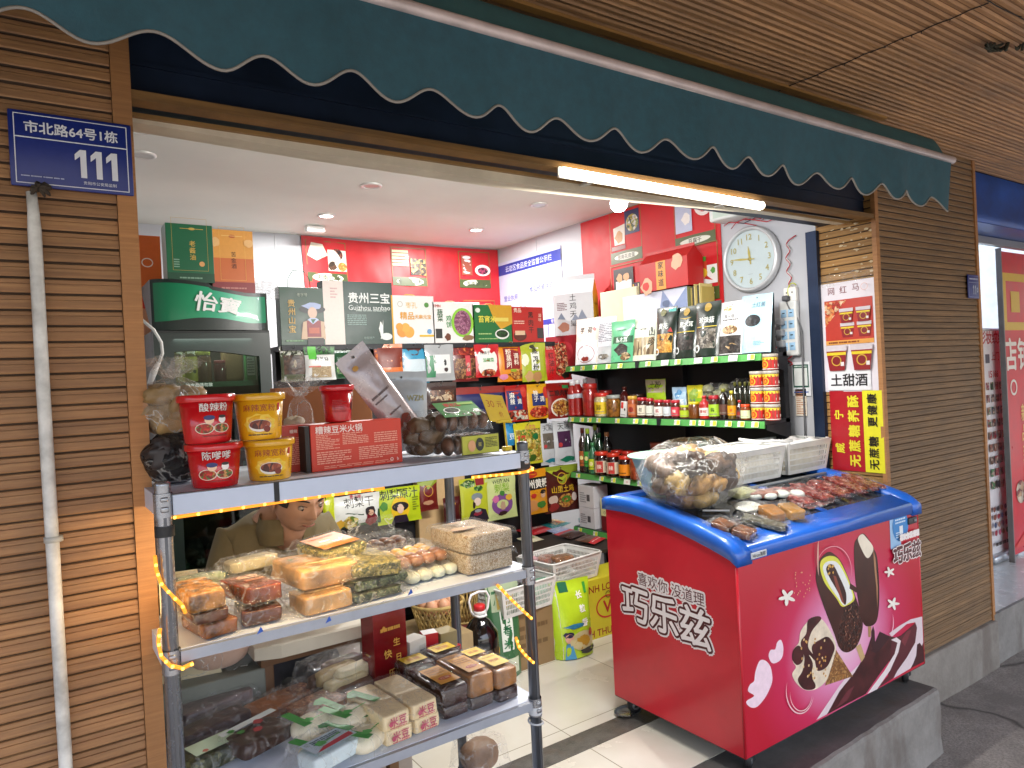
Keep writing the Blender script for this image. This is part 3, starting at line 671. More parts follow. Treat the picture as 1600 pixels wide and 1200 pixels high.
def jar(label, loc, r, h, body, lid, lab=None, items=(), rz=0, group=None, name='jar', cat='jar', fill=None, lidh=.16, glass=True, span=2.6, lab0=.12, lab1=.62, neck=.86, tilt=0):
    t = thing(name, label, cat, loc, rz, group, tilt); b = M(); z1 = h*(1-lidh)
    bm = body if not isinstance(body, str) else P(body, .12, var=.2, coat=.6, scale=25)
    b.lathe([(r*.2, 0), (r*.93, 0), (r, h*.04), (r, z1*.86), (r*neck*.99, z1*.98), (r*neck*.97, z1)], bm, n=22)
    if lab:
        S = cyl_map(r, r, h*lab0, h*lab1, span=span); b.decor(S, [('r', 0, 0, 1, 1, lab)]+list(items), span*r/(h*(lab1-lab0)), .0006, .0003)
    b.build('body', t); b = M(); lr = r*neck*1.05
    b.lathe([(lr, z1+.0004), (lr*1.02, z1+h*.01), (lr*1.02, h*.985), (lr*.95, h), (.001, h)], P(lid, .3, var=.05), n=22); b.build('lid', t)
    return t
def bottle(label, loc, r, h, body, cap, lab=None, items=(), rz=0, group=None, shoulder=.62, neckr=.36, span=2.6, lab0=.14, lab1=.48, cat='bottle', ribs=0):
    t = thing('bottle', label, cat, loc, rz, group); b = M()
    bm = body if not isinstance(body, str) else P(body, .1, var=.2, coat=.8, scale=20)
    pr_ = [(r*.3, 0), (r*.95, 0), (r, h*.03)]
    if ribs:
        for i in range(ribs*2+1): pr_.append((r*(1 if i % 2 == 0 else .93), h*(.05+(shoulder-.08)*i/(ribs*2))))
    pr_ += [(r, h*shoulder), (r*.9, h*(shoulder+.07)), (r*neckr*1.15, h*(shoulder+.2)), (r*neckr, h*(shoulder+.25)), (r*neckr, h*.9)]
    b.lathe(pr_, bm, n=20)
    if lab: b.decor(cyl_map(r, r, h*lab0, h*lab1, span=span), [('r', 0, 0, 1, 1, lab)]+list(items), span*r/(h*(lab1-lab0)), .0006, .0003)
    b.build('body', t); b = M(); b.lathe([(r*neckr*1.2, h*.885), (r*neckr*1.25, h*.99), (r*neckr*1.1, h), (.001, h)], P(cap, .3), n=16); b.build('cap', t)
    return t
def lump(b, cx, cy, z0, w, d, h, mat, seed=0, rough=.12, e=.45, n=18):
    """rounded irregular block standing on z0"""
    def sp(c, k): return math.copysign(abs(c)**k, c)
    def fn(u, v):
        a = 2*math.pi*u; t = math.pi*(v-.5)
        x = sp(math.cos(t), e)*sp(math.cos(a), e); y = sp(math.cos(t), e)*sp(math.sin(a), e); z = sp(math.sin(t), e)
        k = 1+rough*(nz(x*1.6+seed, y*1.6+z)+.5*nz(x*5+seed, y*5+z*3))
        return (cx+w/2*x*k, cy+d/2*y*k, z0+h/2*(1+z*min(k, 1.15)) if z > 0 else z0+h/2*(1+z))
    b.grid(fn, n*2, n, mat)
def film_over(b, w, d, h, fl=.03, seed=0, mat=None, nu=34, crk=1.35, fx=None, cx=0, cy=0, z0=0.):
    """crinkled clear wrapper drawn over something w x d x h, with sealed flaps"""
    fx = fl if fx is None else fx; W_, D_ = w+2*fx, d+2*fl
    def H(x, y):
        dx = max(abs(x)-w/2, 0); dy = max(abs(y)-d/2, 0); k = math.exp(-(dx*dx+dy*dy)/(.012**2)*1.2)
        return h*k
    def fn(u, v):
        x = (u-.5)*W_; y = (v-.5)*D_; z = H(x, y); fr = 1-z/h if h else 0
        cr = crk*(.0035+.010*fr)
        wz = cr*(abs(nz(x*38+seed, y*38))+.6*abs(nz(x*90, y*90+seed)))*1.3
        jx = .007*nz(x*12+seed, y*14)*fr; jy = .007*nz(x*13, y*12+seed)*fr
        return (cx+x*1.02+jx+.0, cy+y*1.02+jy, z0+z+.0022+wz+.006*fr*max(0, nz(x*16+seed, y*9)))
    b.grid(fn, nu, max(12, int(nu*D_/W_)), mat or FILM(.07), False)
def packed(label, loc, w, d, h, mat, rz=0, tilt=0, ry=0, seed=1, items=(), fl=.02, fx=None, group=None, cat='food packet', name='food_pack', rough=.06, e=.26, milk=.07, parts=None, filmtop=1., crk=1.35, gl=.6):
    """sealed food: a block of food inside a clear wrapper; top faces up"""
    t = thing(name, label, cat, loc, rz, group, tilt, ry); b = M()
    if parts is None: lump(b, 0, 0, .0005, w, d, h, mat, seed, rough, e)
    else: parts(b)
    if items: b.decor(flat((-w/2, -d/2, h*1.0+.0075), (w, 0, 0), (0, d, 0)), items, w/d, .0005)
    b.build('food', t)
    f = M(); film_over(f, w, d, h+.002, fl, seed*3.7, FILM(milk, gl=gl), fx=fx, crk=crk); f.build('wrapper', t)
    return t
def sack(label, loc, w, d, h, mat_in, seed=1, milk=.15, rz=0, cat='bag', name='clear_bag', lumps=9, knot=True, group=None, tint='#ffffff', lsize=.09, inner=True, sizes=None):
    """tied thin plastic bag bulging over the lumps inside it"""
    t = thing(name, label, cat, loc, rz, group); rg = random.Random(seed); b = M()
    if inner:
        for i in range(lumps):
            a = 2*math.pi*i/lumps+rg.random(); rr = (.28 if i % 3 else .1)
            s = lsize*rg.uniform(.8, 1.2); zz = (i % 3)*h*.24
            lump(b, w*rr*math.cos(a), d*rr*math.sin(a), zz+.004, s*1.2, s, s*.85, mat_in if not isinstance(mat_in, list) else rg.choice(mat_in), seed+i*3, .45, .8, 12)
        b.build('contents', t)
    f = M()
    def fn(u, v):
        a = 2*math.pi*u; z = v*h
        k = (math.sin(math.pi*min(v*.93+.035, 1))**.42) if knot else (math.sin(math.pi*(v*.86+.07))**.6)*(1+.06*nz(v*7, a*2+seed))
        pl = 1+.10*nz(math.cos(a)*2+seed, math.sin(a)*2+z*8)+.05*nz(math.cos(a)*7+seed, math.sin(a)*7)*(v**1.5)*3+.03*nz(math.cos(a)*9, z*30+seed)
        if knot and v > .86: k *= max(.12, 1-(v-.86)*6)
        return (w/2*k*pl*math.cos(a), d/2*k*pl*math.sin(a), z+.01*nz(a, v*4+seed) if v > 0 else 0)
    f.grid(fn, 72, 32, FILM(milk, tint, scale=14), False)
    if knot:
        for i in range(5):
            a = rg.uniform(0, 6.28); f.grid(lambda u, v: (.012*(u-.5)*4*math.cos(a)+.05*v*math.cos(a+1.2)*(.6+u)+.01*nz(u*3, v*3+i), .05*(u-.5)*math.sin(a)+.05*v*math.sin(a+1.2), h*.95+.055*v*(1-.3*u)+.01*nz(u*5+i, v*4)), 6, 6, FILM(milk*2, tint))
    f.build('plastic', t); return t
def basket(label, loc, w, d, h, rz=0, group=None, col='#d9dad6', name='basket', ry=0, rows=4):
    """rectangular plastic basket, flared, with rows of slots"""
    t = thing(name, label, 'basket', loc, rz, group, 0, ry); b = M(); m = P(col, .4, var=.08); k = .86
    def pt(sx, sy, z):  # corner factor
        f = k+(1-k)*z/h; return Vector((sx*w/2*f, sy*d/2*f, z))
    th = .0022
    cor = [(-1, -1), (1, -1), (1, 1), (-1, 1)]
    lev = [0, .12]; a_ = .12; gap = (.86-.12)/rows
    for c in range(4):
        A_, B_ = cor[c], cor[(c+1) % 4]; L = w if c % 2 == 0 else d; nsl = int(L/.013)
        def q(u, z): return pt(*A_, z).lerp(pt(*B_, z), u)
        nrm = Vector(((B_[1]-A_[1]), -(B_[0]-A_[0]), 0)).normalized()
        def panel(u0, u1, z0, z1):
            p = [q(u0, z0), q(u1, z0), q(u1, z1), q(u0, z1)]; o = [x-nrm*th for x in p]
            b.add(p+o, [(0, 1, 2, 3), (7, 6, 5, 4), (0, 4, 5, 1), (1, 5, 6, 2), (2, 6, 7, 3), (3, 7, 4, 0)], m)
        panel(0, 1, 0, h*.12); panel(0, 1, h*.86, h)
        for r_ in range(rows):
            z0 = h*(.12+gap*r_); z1 = z0+h*gap*.78
            panel(0, .06, z0, z1); panel(.94, 1, z0, z1)
            for i in range(nsl):
                u0 = .06+.88*(i+.62)/nsl; panel(u0, min(.94, .06+.88*(i+1)/nsl), z0, z1)
            panel(0, 1, z1, z0+h*gap)
    b.box(-w*k/2, w*k/2, -d*k/2, d*k/2, 0, th, m)
    rim = [pt(*c_, h) for c_ in cor]; rr = []
    for c in range(4):
        A_, B_ = rim[c], rim[(c+1) % 4]; rr += [A_.lerp(B_, .06), A_.lerp(B_, .94)]
    rr.append(rr[0]); b.tube(rr, .0055, m, 8)
    b.build('basket_body', t); return t
def cloth(b, cx, cy, z, w, d, mat, seed=0, amp=.02, drop=.03):
    b.grid(lambda u, v: (cx+(u-.5)*w+.01*nz(v*5+seed, u), cy+(v-.5)*d+.01*nz(u*5, v+seed), z+amp*nz(u*4+seed, v*4)+amp*.5*nz(u*11+seed, v*10)-drop*(max(abs(u-.5), abs(v-.5))*2)**6), 30, 30, mat)
# ================================================================ FREEZER
FX0, FX1, FY0, FY1 = 2.092, 3.405, 1.68, 2.378
t = thing('freezer', 'red chest freezer with a blue rim, chocolate ice cream picture and black wheels', 'freezer', ((FX0+FX1)/2, (FY0+FY1)/2, 0))
def rimz(y):  # top line of the red body: high at the back, curving down to the front
    s = (y-FY0)/(FY1-FY0); return .803+.122*math.sin(min(1, max(0, s))*math.pi/2)**.85 - .03*max(0, s-.75)
def redwrap():
    m, nt, b = newmat('freezer_print'); v = coords(nt)
    # the printed picture on the long side fades from deep red to pink around the ice creams
    sx = nd(nt, 'ShaderNodeSeparateXYZ'); lk(nt, v, sx.inputs[0])
    g = nd(nt, 'ShaderNodeVectorMath'); g.operation = 'DISTANCE'
    mp = nd(nt, 'ShaderNodeMapping'); lk(nt, v, mp.inputs[0]); mp.inputs['Scale'].default_value = (.9, 0, 1.15)
    mp.inputs['Rotation'].default_value = (0, .0, 0)
    n = nd(nt, 'ShaderNodeVectorMath'); n.operation = 'DISTANCE'; lk(nt, mp.outputs[0], n.inputs[0]); n.inputs[1].default_value = (.0, 0, .40)
    c = ramp(nt, n.outputs['Value'], [(.0, lin('#f0d0e0')), (.2, lin('#e08cb8')), (.36, lin('#c92a58')), (.55, lin('#bb1630'))])
    f = noise_t(nt, v, 30, 4, .8); c = mixc(nt, ramp(nt, f, [(.74, (0, 0, 0)), (.76, (.35, .35, .35))]), c, lin('#d88090'))
    lk(nt, c, b.inputs['Base Color']); b.inputs['Roughness'].default_value = .28; return m
red = P('#c21d2e', .3, var=.1, scale=3, coat=.2)
b = M(); ny = 14; zb = .075
ys = [FY0+(FY1-FY0)*i/ny for i in range(ny+1)]
def body_side(x, flip):
    v = [(x, y, zb) for y in ys]+[(x, y, rimz(y)) for y in ys]; n = ny+1
    f = [(i, i+1, n+i+1, n+i) for i in range(ny)]
    b.add(v, [tuple(reversed(q)) for q in f] if flip else f, red)
r_ = .012
b2 = M()
body_side(FX0, True); body_side(FX1, False)
wrap = redwrap()
b.box(FX0+r_, FX1-r_, FY1-.001, FY1, zb, rimz(FY1)-.01, red); b.box(FX0+.001, FX1-.001, FY0+.002, FY1-.002, zb-.004, zb+.01, P('#2a2a2c', .6))
b.grid(lambda u, v: (FX0+(FX1-FX0)*u, FY0, zb+(rimz(FY0)-zb)*v), 12, 6, wrap)
# rounded vertical corner strips
for x, s in ((FX0, 1), (FX1, -1)): b.tube([(x+s*.0035, FY0+.0035, zb), (x+s*.0035, FY0+.0035, rimz(FY0)-.002)], .0055, red, 10)
# printing on the long side
LW, LH = FX1-FX0, rimz(FY0)-zb; S = flat((FX0, FY0, zb), (LW, 0, 0), (0, 0, LH)); a = LW/LH
choc = SPK(['#3a140c', '#4a1c10', '#2c0e08', '#5a2818'], 70, .3, .6); chs = P('#401810', .3, var=.2, scale=12)
cream = P('#efe4cf', .4); wh_ = '#f4ecef'
def ell(cx, cy, ru, rv, rot, n=26, sq=.85):
    o = []
    for i in range(n):
        t_ = 2*math.pi*i/n; x = ru*math.copysign(abs(math.cos(t_))**sq, math.cos(t_)); y = rv*math.copysign(abs(math.sin(t_))**sq, math.sin(t_))
        o.append((cx+x*math.cos(rot)-y*math.sin(rot), cy+(x*math.sin(rot)+y*math.cos(rot))*a))
    return o
def bar_outline(cx, cy, hw, hl, rot): return ell(cx, cy, hw, hl, rot, 30, .62)
def zq(X, Y):   # a point of the printed picture, measured on the photograph, as u, v of the freezer's long side
    p = at(1160+X/3.43, 800+Y/3.43, Y=FY0); return (p.x-FX0)/LW, (p.z-zb)/LH
def spl(pts, k=5):
    n = len(pts); o = []
    for i in range(n):
        p0, p1, p2, p3 = (Vector(pts[(i+d) % n]) for d in (-1, 0, 1, 2))
        for j in range(k):
            t_ = j/k; q = .5*((2*p1)+(p2-p0)*t_+(2*p0-5*p1+4*p2-p3)*t_*t_+(3*p1-p0-3*p2+p3)*t_**3); o.append(zq(q.x, q.y))
    return o
def pt_(*c): return spl(list(zip(c[::2], c[1::2])))
def pl_(*c): return [zq(x, y) for x, y in zip(c[::2], c[1::2])]
lt = P('#f3d9e6', .5, var=.06, scale=40); chs2 = P('#4a1c1e', .3, var=.35, scale=14); dk = '#2c1010'
items = [('p', pt_(62, 985, 30, 960, 40, 925, 62, 905, 68, 860, 90, 800, 120, 795, 150, 830, 160, 900, 140, 960, 110, 1010, 75, 1045, 40, 1045, 20, 1015), lt),
  ('p', pt_(140, 775, 150, 740, 175, 735, 185, 700, 205, 685, 218, 720, 215, 770, 195, 800, 160, 810), lt),
  ('p', pl_(395, 1115, 450, 1085, 640, 850, 680, 740, 700, 690, 640, 800, 560, 880, 520, 930), '#e6d3d8'),
  ('p', pl_(452, 1085, 520, 960, 600, 860, 660, 760, 690, 670, 700, 620, 712, 700, 735, 645, 790, 665, 840, 680, 800, 780, 740, 860, 660, 975), chs2),
  ('p', pl_(735, 640, 792, 668, 720, 760, 690, 745), '#38131a'), ('p', pl_(700, 610, 690, 640, 690, 720, 712, 745, 708, 640), '#38131a'),
  ('p', pl_(800, 680, 850, 660, 930, 590, 965, 575, 972, 800, 900, 838, 808, 890, 700, 960, 780, 880), '#5a2028'),
  ('p', pl_(668, 975, 720, 950, 790, 850, 835, 750, 848, 690, 825, 672, 795, 685, 830, 700, 815, 760, 760, 850, 700, 930), '#e8dcdc'),
  ('p', pl_(785, 650, 840, 610, 900, 575, 962, 560, 968, 700, 940, 760, 900, 838, 808, 892, 830, 850, 880, 780, 925, 700, 935, 620, 925, 590, 880, 600, 800, 668), '#e0cfd4'),
  ('p', pl_(905, 835, 930, 770, 935, 710, 950, 700, 974, 740, 974, 800), '#43161a'), ('p', pl_(500, 1050, 560, 960, 600, 930, 560, 1010), '#6a2c34'), ('p', pl_(850, 690, 880, 640, 905, 630, 870, 720), '#7a3038'),
  # plain bar
  ('p', pl_(672, 605, 690, 615, 686, 670, 674, 670), '#b08a58'), ('p', pt_(640, 115, 615, 140, 598, 180, 600, 300, 615, 450, 645, 590, 680, 612, 715, 590, 730, 520, 732, 400, 722, 250, 700, 190, 665, 130), chs), ('p', pt_(640, 118, 618, 145, 640, 205, 665, 245, 685, 235, 700, 190, 665, 140), cream), ('p', pl_(700, 200, 712, 250, 724, 400, 722, 520, 716, 400, 704, 280), '#b0805c'),
  # bitten bar
  ('p', pl_(606, 722, 632, 705, 655, 775, 636, 805), '#c8a876'), ('p', pt_(455, 215, 410, 260, 393, 330, 400, 400, 440, 520, 490, 650, 520, 730, 560, 752, 610, 720, 640, 640, 640, 560, 600, 440, 570, 360, 530, 270, 490, 225), chs), ('p', pt_(560, 480, 530, 560, 510, 660, 530, 735, 560, 750, 608, 718, 638, 640, 632, 560, 600, 480), choc),
  ('p', pt_(465, 235, 425, 255, 415, 300, 440, 380, 500, 460, 530, 505, 560, 500, 598, 470, 590, 420, 550, 320, 510, 250), '#e2e04e'), ('p', pt_(470, 262, 440, 275, 430, 310, 460, 385, 510, 460, 540, 500, 565, 490, 590, 460, 575, 400, 540, 320, 505, 270), '#eef0ec'), ('p', pt_(465, 280, 447, 305, 465, 350, 505, 420, 545, 495, 556, 470, 550, 420, 520, 350, 490, 290), '#38120e'), ('p', pl_(485, 340, 500, 345, 530, 440, 545, 495, 530, 480, 500, 400), '#8a4030'), ('p', pl_(575, 380, 618, 412, 610, 432, 572, 410), chs),
  # cone
  ('p', pl_(495, 730, 590, 880, 440, 930, 470, 840), SPK(['#b8854a', '#a87238', '#8a5a2c', '#c8985c'], 90, .5, .3)), ('p', pt_(385, 560, 345, 590, 310, 640, 300, 700, 270, 740, 268, 800, 285, 830, 265, 870, 290, 920, 340, 955, 400, 945, 450, 900, 480, 820, 500, 720, 470, 640, 430, 580), P('#e8d9c0', .4, var=.15, scale=20)),
  ('p', pt_(400, 558, 350, 580, 340, 650, 310, 700, 330, 780, 320, 850, 295, 900, 330, 950, 390, 940, 370, 860, 385, 780, 350, 720, 370, 640, 420, 575), chs2), ('p', pt_(420, 680, 370, 720, 385, 790, 400, 850, 450, 830, 480, 770, 492, 720, 460, 670), chs2), ('p', pt_(300, 715, 270, 740, 266, 790, 290, 820, 320, 800, 325, 750), chs2), ('p', pt_(355, 765, 375, 810, 372, 880, 395, 920, 440, 880, 440, 850, 400, 850, 385, 800), P('#e8d9c0', .4, var=.15, scale=20))]
for k in range(5): items += [('p', pl_(500+18*k, 745+28*k, 503+18*k, 743+28*k, 455+8*k, 905-2*k, 451+8*k, 908-2*k), '#7c4c24'), ('p', pl_(490-6*k, 770+30*k, 492-6*k, 765+30*k, 575-18*k+18*k, 870-24*k+24*k, 570, 874), '#7c4c24') if k < 1 else ('p', pl_(492-8*k, 770+28*k, 494-8*k, 766+28*k, 530+10*k, 800+14*k, 528+10*k, 805+14*k), '#7c4c24')]
rg = random.Random(2)
def chip(x, y, r, c, s):
    u, v = zq(x, y); return ('o', u, v, r, c, s)
for i in range(34): items.append(chip(300+150*rg.random(), 640+250*rg.random(), .0042, rg.choice(['#d8a860', '#c08a40', '#e8c890']), i))
for i in range(9): items.append(chip(455+30*rg.random(), 285+50*rg.random(), .0045, '#d8a850', i))
for i in range(26): items.append(chip(615-70*rg.random(), 510+200*rg.random(), .003, '#9a6a54', i))
for i in range(22): items.append(chip(270+90*rg.random(), 320+150*rg.random(), .0025, '#e0a878', i))
def flower(x, y, s, rot=0):
    o = []
    for q in range(5):
        a_ = rot+q*1.257; o.append(('p', [zq(x+s*(.5*math.cos(a_)+.55*math.cos(t_)*math.cos(a_)-.22*math.sin(t_)*math.sin(a_)), y+s*(.5*math.sin(a_)+.55*math.cos(t_)*math.sin(a_)+.22*math.sin(t_)*math.cos(a_))) for t_ in [i*.6283 for i in range(10)]], '#f4efe4'))
    return o
items += flower(232, 455, 45, .4)+flower(800, 490, 34)+flower(782, 320, 28, .6)
def arcs(cx, cy, rx, ry_, a0, a1, w, c, n=22):
    A = [zq(cx+rx*math.cos(a0+(a1-a0)*i/n), cy+ry_*math.sin(a0+(a1-a0)*i/n)) for i in range(n+1)]; B = [zq(cx+(rx-w*math.sin(math.pi*i/n))*math.cos(a0+(a1-a0)*i/n), cy+(ry_-w*math.sin(math.pi*i/n))*math.sin(a0+(a1-a0)*i/n)) for i in range(n+1)]
    return [('p', [A[i], A[i+1], B[i+1], B[i]], c) for i in range(n)]
items += arcs(300, 960, 75, 120, .2, 3.6, 7, '#eec8cc')+arcs(305, 970, 60, 95, .1, 3.3, 5, '#f0d0d0')+arcs(480, 310, 95, 130, -2.9, .4, 5, '#e89aa8')+arcs(760, 590, 40, 80, -.6, 1.2, 4, '#f0c8d8')+arcs(400, 240, 12, 100, 1.6, 4.6, 8, '#e0b0a0')
items += [('to', .90, .755, .062, '巧乐兹', '#f4ecea', .0065), ('to', .90, .755, .062, '巧乐兹', '#54161c', .0035), ('t', .90, .755, .062, '巧乐兹', '#f4ecea', .006), ('to', .92, .855, .022, '喜欢你没道理', '#f4ecea', .0025), ('t', .92, .855, .022, '喜欢你没道理', '#8a2030', .0)]
b.decor(S, items, a, .0006, .00004)
# printing on the short side
SW = FY1-FY0; S2 = flat((FX0, FY1, zb), (0, -SW, 0), (0, 0, LH)); a2 = SW/LH
def slant(S0, k): return lambda u, v, h: S0(u, v-(u-.5)*k, h)
b.decor(slant(S2, .04), [('to', .46, .60, .235, '巧乐兹', '#ece4e4', .028), ('to', .52, .76, .082, '喜欢你 没道理', '#ece4e4', .012), ('to', .46, .60, .235, '巧乐兹', '#4c1419', .017), ('t', .46, .60, .235, '巧乐兹', '#ece4e4', .024), ('t', .52, .76, .082, '喜欢你 没道理', '#5a1a22', .01)], a2, .0006, .0004)
b.build('body', t, True)
# blue rim: frame ring following the curved ends
bl = P('#1f63c8', .3, var=.06, coat=.4)
b = M(); ov = .012; TH = .052
def ring_pts(inset, dz, yy0, yy1): pass
def topz(y): return rimz(y)+TH-.002
def strip(xa, xb, w_in):   # end rails: sweep along y
    rows = []
    for i in range(25):
        y = FY0-ov+(FY1-FY0+2*ov)*i/24; z = rimz(min(max(y, FY0), FY1)); z += -.012 if y < FY0+.012 else 0
        zt_ = z+TH; e = min(1, i/2, (24-i)/2)
        rows.append([(xa, y, z-.012), (xa, y, zt_-.014-.01*(1-e)), (xa+(.008 if xb > xa else -.008), y, zt_-.004-.012*(1-e)), (xa+(.02 if xb > xa else -.02), y, zt_-.012*(1-e)), (xb, y, zt_-.006-.012*(1-e)), (xb, y, z-.012)])
    b.loft(rows, bl, True, True, True)
strip(FX0-ov, FX0+.075, 0); strip(FX1+ov, FX1-.075, 0)
zf = rimz(FY0)-.012
b.loft([[(x, FY0-ov, zf), (x, FY0-ov, zf+TH-.016), (x, FY0-ov+.006, zf+TH-.004), (x, FY0-ov+.02, zf+TH), (x, FY0+.085, rimz(FY0+.085)+TH-.014), (x, FY0+.085, zf)] for x in (FX0+.07, FX1-.07)], bl, True, True, True)
zk = rimz(FY1); b.loft([[(x, FY1+ov, zk-.012), (x, FY1+ov, zk+TH-.01), (x, FY1-.07, rimz(FY1-.07)+TH-.006), (x, FY1-.07, zk-.012)] for x in (FX0+.07, FX1-.07)], bl, True, True, False)
b.build('rim', t, True)
def gz(y): return rimz(y)+.030
def top_sheet(b, x0, x1, y0, y1, mat, dz=0., n=14): b.grid(lambda u, v: (x0+(x1-x0)*u, y0+(y1-y0)*v, gz(y0+(y1-y0)*v)+dz), 4, n, mat)
XM = 2.80
b = M(); top_sheet(b, FX0+.076, XM, FY0+.086, FY1-.071, P('#30343c', .15, var=.1), 0); b.build('lid', t, True)
b = M(); top_sheet(b, XM+.001, FX1-.076, FY0+.086, FY1-.071, P('#3c4148', .12, var=.1), -.006); b.build('lid', t, True)
b = M(); b.loft([[(XM-.02, y, gz(y)+.001), (XM-.02, y, gz(y)+.01), (XM+.012, y, gz(y)+.01), (XM+.012, y, gz(y)-.004)] for y in [FY0+.086+(FY1-FY0-.157)*i/12 for i in range(13)]], P('#174a9c', .35), True, True); b.build('lid_frame', t, True)
b = M(); S3 = flat((2.155, FY0-ov-.0005, zf+.004), (.1, 0, 0), (0, 0, .03)); b.rbox(2.205, FY0-ov-.001, zf+.004, .092, .003, .024, .0014, INK('#cfd3d8'), 2)
b.decor(flat((2.159, FY0-ov-.0026, zf+.004), (.092, 0, 0), (0, 0, .024)), [('t', .5, .5, .19, 'Hiron海容', '#1a1a1e', .02)], 3.83); b.build('badge', t, True)
b = M(); b.rbox(3.34, FY0-.004, .742, .075, .012, .03, .003, P('#2e3136', .4), 2); b.rbox(3.355, FY0-.012, .75, .02, .008, .014, .003, P('#8a8d92', .3, .5), 2); b.build('thermostat', t, True)
for x, y in ((FX0+.075, FY0+.05), (FX0+.06, FY1-.06), (FX1-.09, FY0+.05), (FX1-.09, FY1-.06)):
    b = M(); rub = P('#1e1e20', .6)
    b.T = Matrix.Translation((x, y, .034)) @ Matrix.Rotation(.6 if y < 2 else -.3, 4, 'Z') @ Matrix.Rotation(math.pi/2, 4, 'X')
    b.lathe([(.01, -.014), (.03, -.013), (.034, -.008), (.034, .008), (.03, .013), (.01, .014)], rub, n=20)
    b.lathe([(.002, -.016), (.018, -.0155), (.018, .0155), (.002, .016)], P('#8b8e92', .35, .6), n=16)
    b.T = Matrix.Translation((x, y, 0)); b.box(-.017, .017, -.021, -.0175, .03, .068, P('#3c3d40', .4, .6)); b.box(-.017, .017, .0175, .021, .03, .068, P('#3c3d40', .4, .6)); b.box(-.022, .022, -.022, .022, .066, .072, P('#3c3d40', .4, .6))
    b.T = None; b.build('wheel', t, True)
# round blue paper sticker with its backing card
b = M(); sx0 = 3.165; b.poly([(sx0-.015, FY0-.0012, .655), (sx0+.075, FY0-.0012, .66), (sx0+.075, FY0-.0012, .80), (sx0-.015, FY0-.0012, .795)], INK('#9cc4e8'))
S = flat((sx0, FY0-.002, .665), (.15, 0, 0), (0, 0, .15)); b.decor(S, [('e', .5, .55, .46, '#2f86cc'), ('l', .2, .62, .8, .8, 2, '#cfe4f4'), ('r', .42, .3, .62, .55, '#e6edf2'), ('l', .2, .2, .45, .4, 3, '#cfe4f4')], 1)
tag(b.build('paper_sticker'), 'round blue paper sticker stuck on the freezer front near its thermostat', 'sticker')
# --- what lies on the freezer
def fz(x, y): return Vector((x, y, gz(y)+.003))
def on_top(px, py, guess=.88):
    z = guess
    for _ in range(12):
        p = at(px, py, Z=z); z = gz(min(max(p.y, FY0), FY1))+.004
    return p, math.atan2(gz(min(p.y+.02, FY1))-gz(max(p.y-.02, FY0)), .04)
def fpack(label, px, py, w, d, h, mat, rz=0, **k):
    p, tl = on_top(px, py); z = p.z; k.setdefault('fl', .015)
    t_ = packed(label, (p.x, p.y, z), w, d, h, mat, rz, tilt=tl*math.cos(rz), ry=-tl*math.sin(rz)*0, **k); t_.scale = (1.3, 1.25, 1.35) if 'sausage' not in label else (1.12, 1.1, 1.2); return t_
p, tl = on_top(1075, 765)
sk = sack('big clear bag of brown smoked pieces slumped on the freezer', (2.315, 2.06, gz(2.04)-.006), .60, .37, .29, [P('#a8834e', .5, var=.5, scale=14), P('#6a5240', .5, var=.5, scale=14), P('#c2a468', .5, var=.5, scale=12), P('#43342b', .5, var=.4, scale=14)], 5, .30, lumps=30, lsize=.11, rz=.15, knot=False)
b = M(); b.lathe([(.06, 0), (.1, .002), (.125, .09), (.15, .175), (.168, .183), (.168, .19), (.146, .184), (.12, .092), (.095, .008), (.001, .007)], P('#a5cdb9', .35, var=.05), n=40, sx=1.15)
o = b.build('basin', loc=(2.385, 2.27, gz(2.25)-.01)); tag(o, 'pale mint green plastic basin behind the big bag on the freezer', 'basin')
bk = basket('white slotted basket nearest the mint basin on the freezer', (2.83, 2.245, gz(2.2)+.012), .42, .27, .155, 0.0, 'white baskets covered with cloth on the freezer', rows=4)
b = M(); cloth(b, 2.83, 2.25, gz(2.25)+.165, .36, .22, P('#e6e6e4', .8, bmp=.3), 3, .012, .02); tag(b.build('cloth'), 'white cloth covering the basket nearest the mint basin', 'cloth')
b = M(); b.rbox(2.83, 2.245, gz(2.2)+.018, .34, .2, .12, .02, P('#c9c3b2', .7)); tag(b.build('food_parcel'), 'pale parcel filling the basket nearest the mint basin', 'parcel')
bk = basket('white slotted basket standing against the pillar side of the freezer', (3.245, 2.25, gz(2.2)+.012), .38, .27, .155, 0.0, 'white baskets covered with cloth on the freezer', rows=4)
b = M(); cloth(b, 3.25, 2.25, gz(2.25)+.165, .32, .22, P('#e2e2e0', .8, bmp=.3), 8, .018, .02)
b.tube([(2.98, 2.33, gz(2.25)+.19), (2.93, 2.30, gz(2.25)+.195), (3.0, 2.25, gz(2.25)+.18), (3.1, 2.2, gz(2.25)+.175), (3.18, 2.17, gz(2.25)+.17)], .007, P('#e2e2e0', .8), 8)
tag(b.build('cloth'), 'white rolled cloth lying over the basket by the pillar', 'cloth')
b = M(); b.rbox(3.24, 2.25, gz(2.2)+.018, .3, .2, .115, .02, P('#c9bd9a', .7)); tag(b.build('food_parcel'), 'straw coloured parcel filling the basket by the pillar', 'parcel')
b = M(); b.rbox(3.0, 2.095, gz(2.09)+.004, .8, .022, .012, .004, P('#8d9499', .3, .5), 2); tag(b.build('metal_strip'), 'thin grey metal strip lying in front of the two white baskets', 'strip')
meat = SPK(['#7e2420', '#93302a', '#6a1c1a', '#a84a40', '#8a2a26', '#c88a80'], 75, .3, .5)
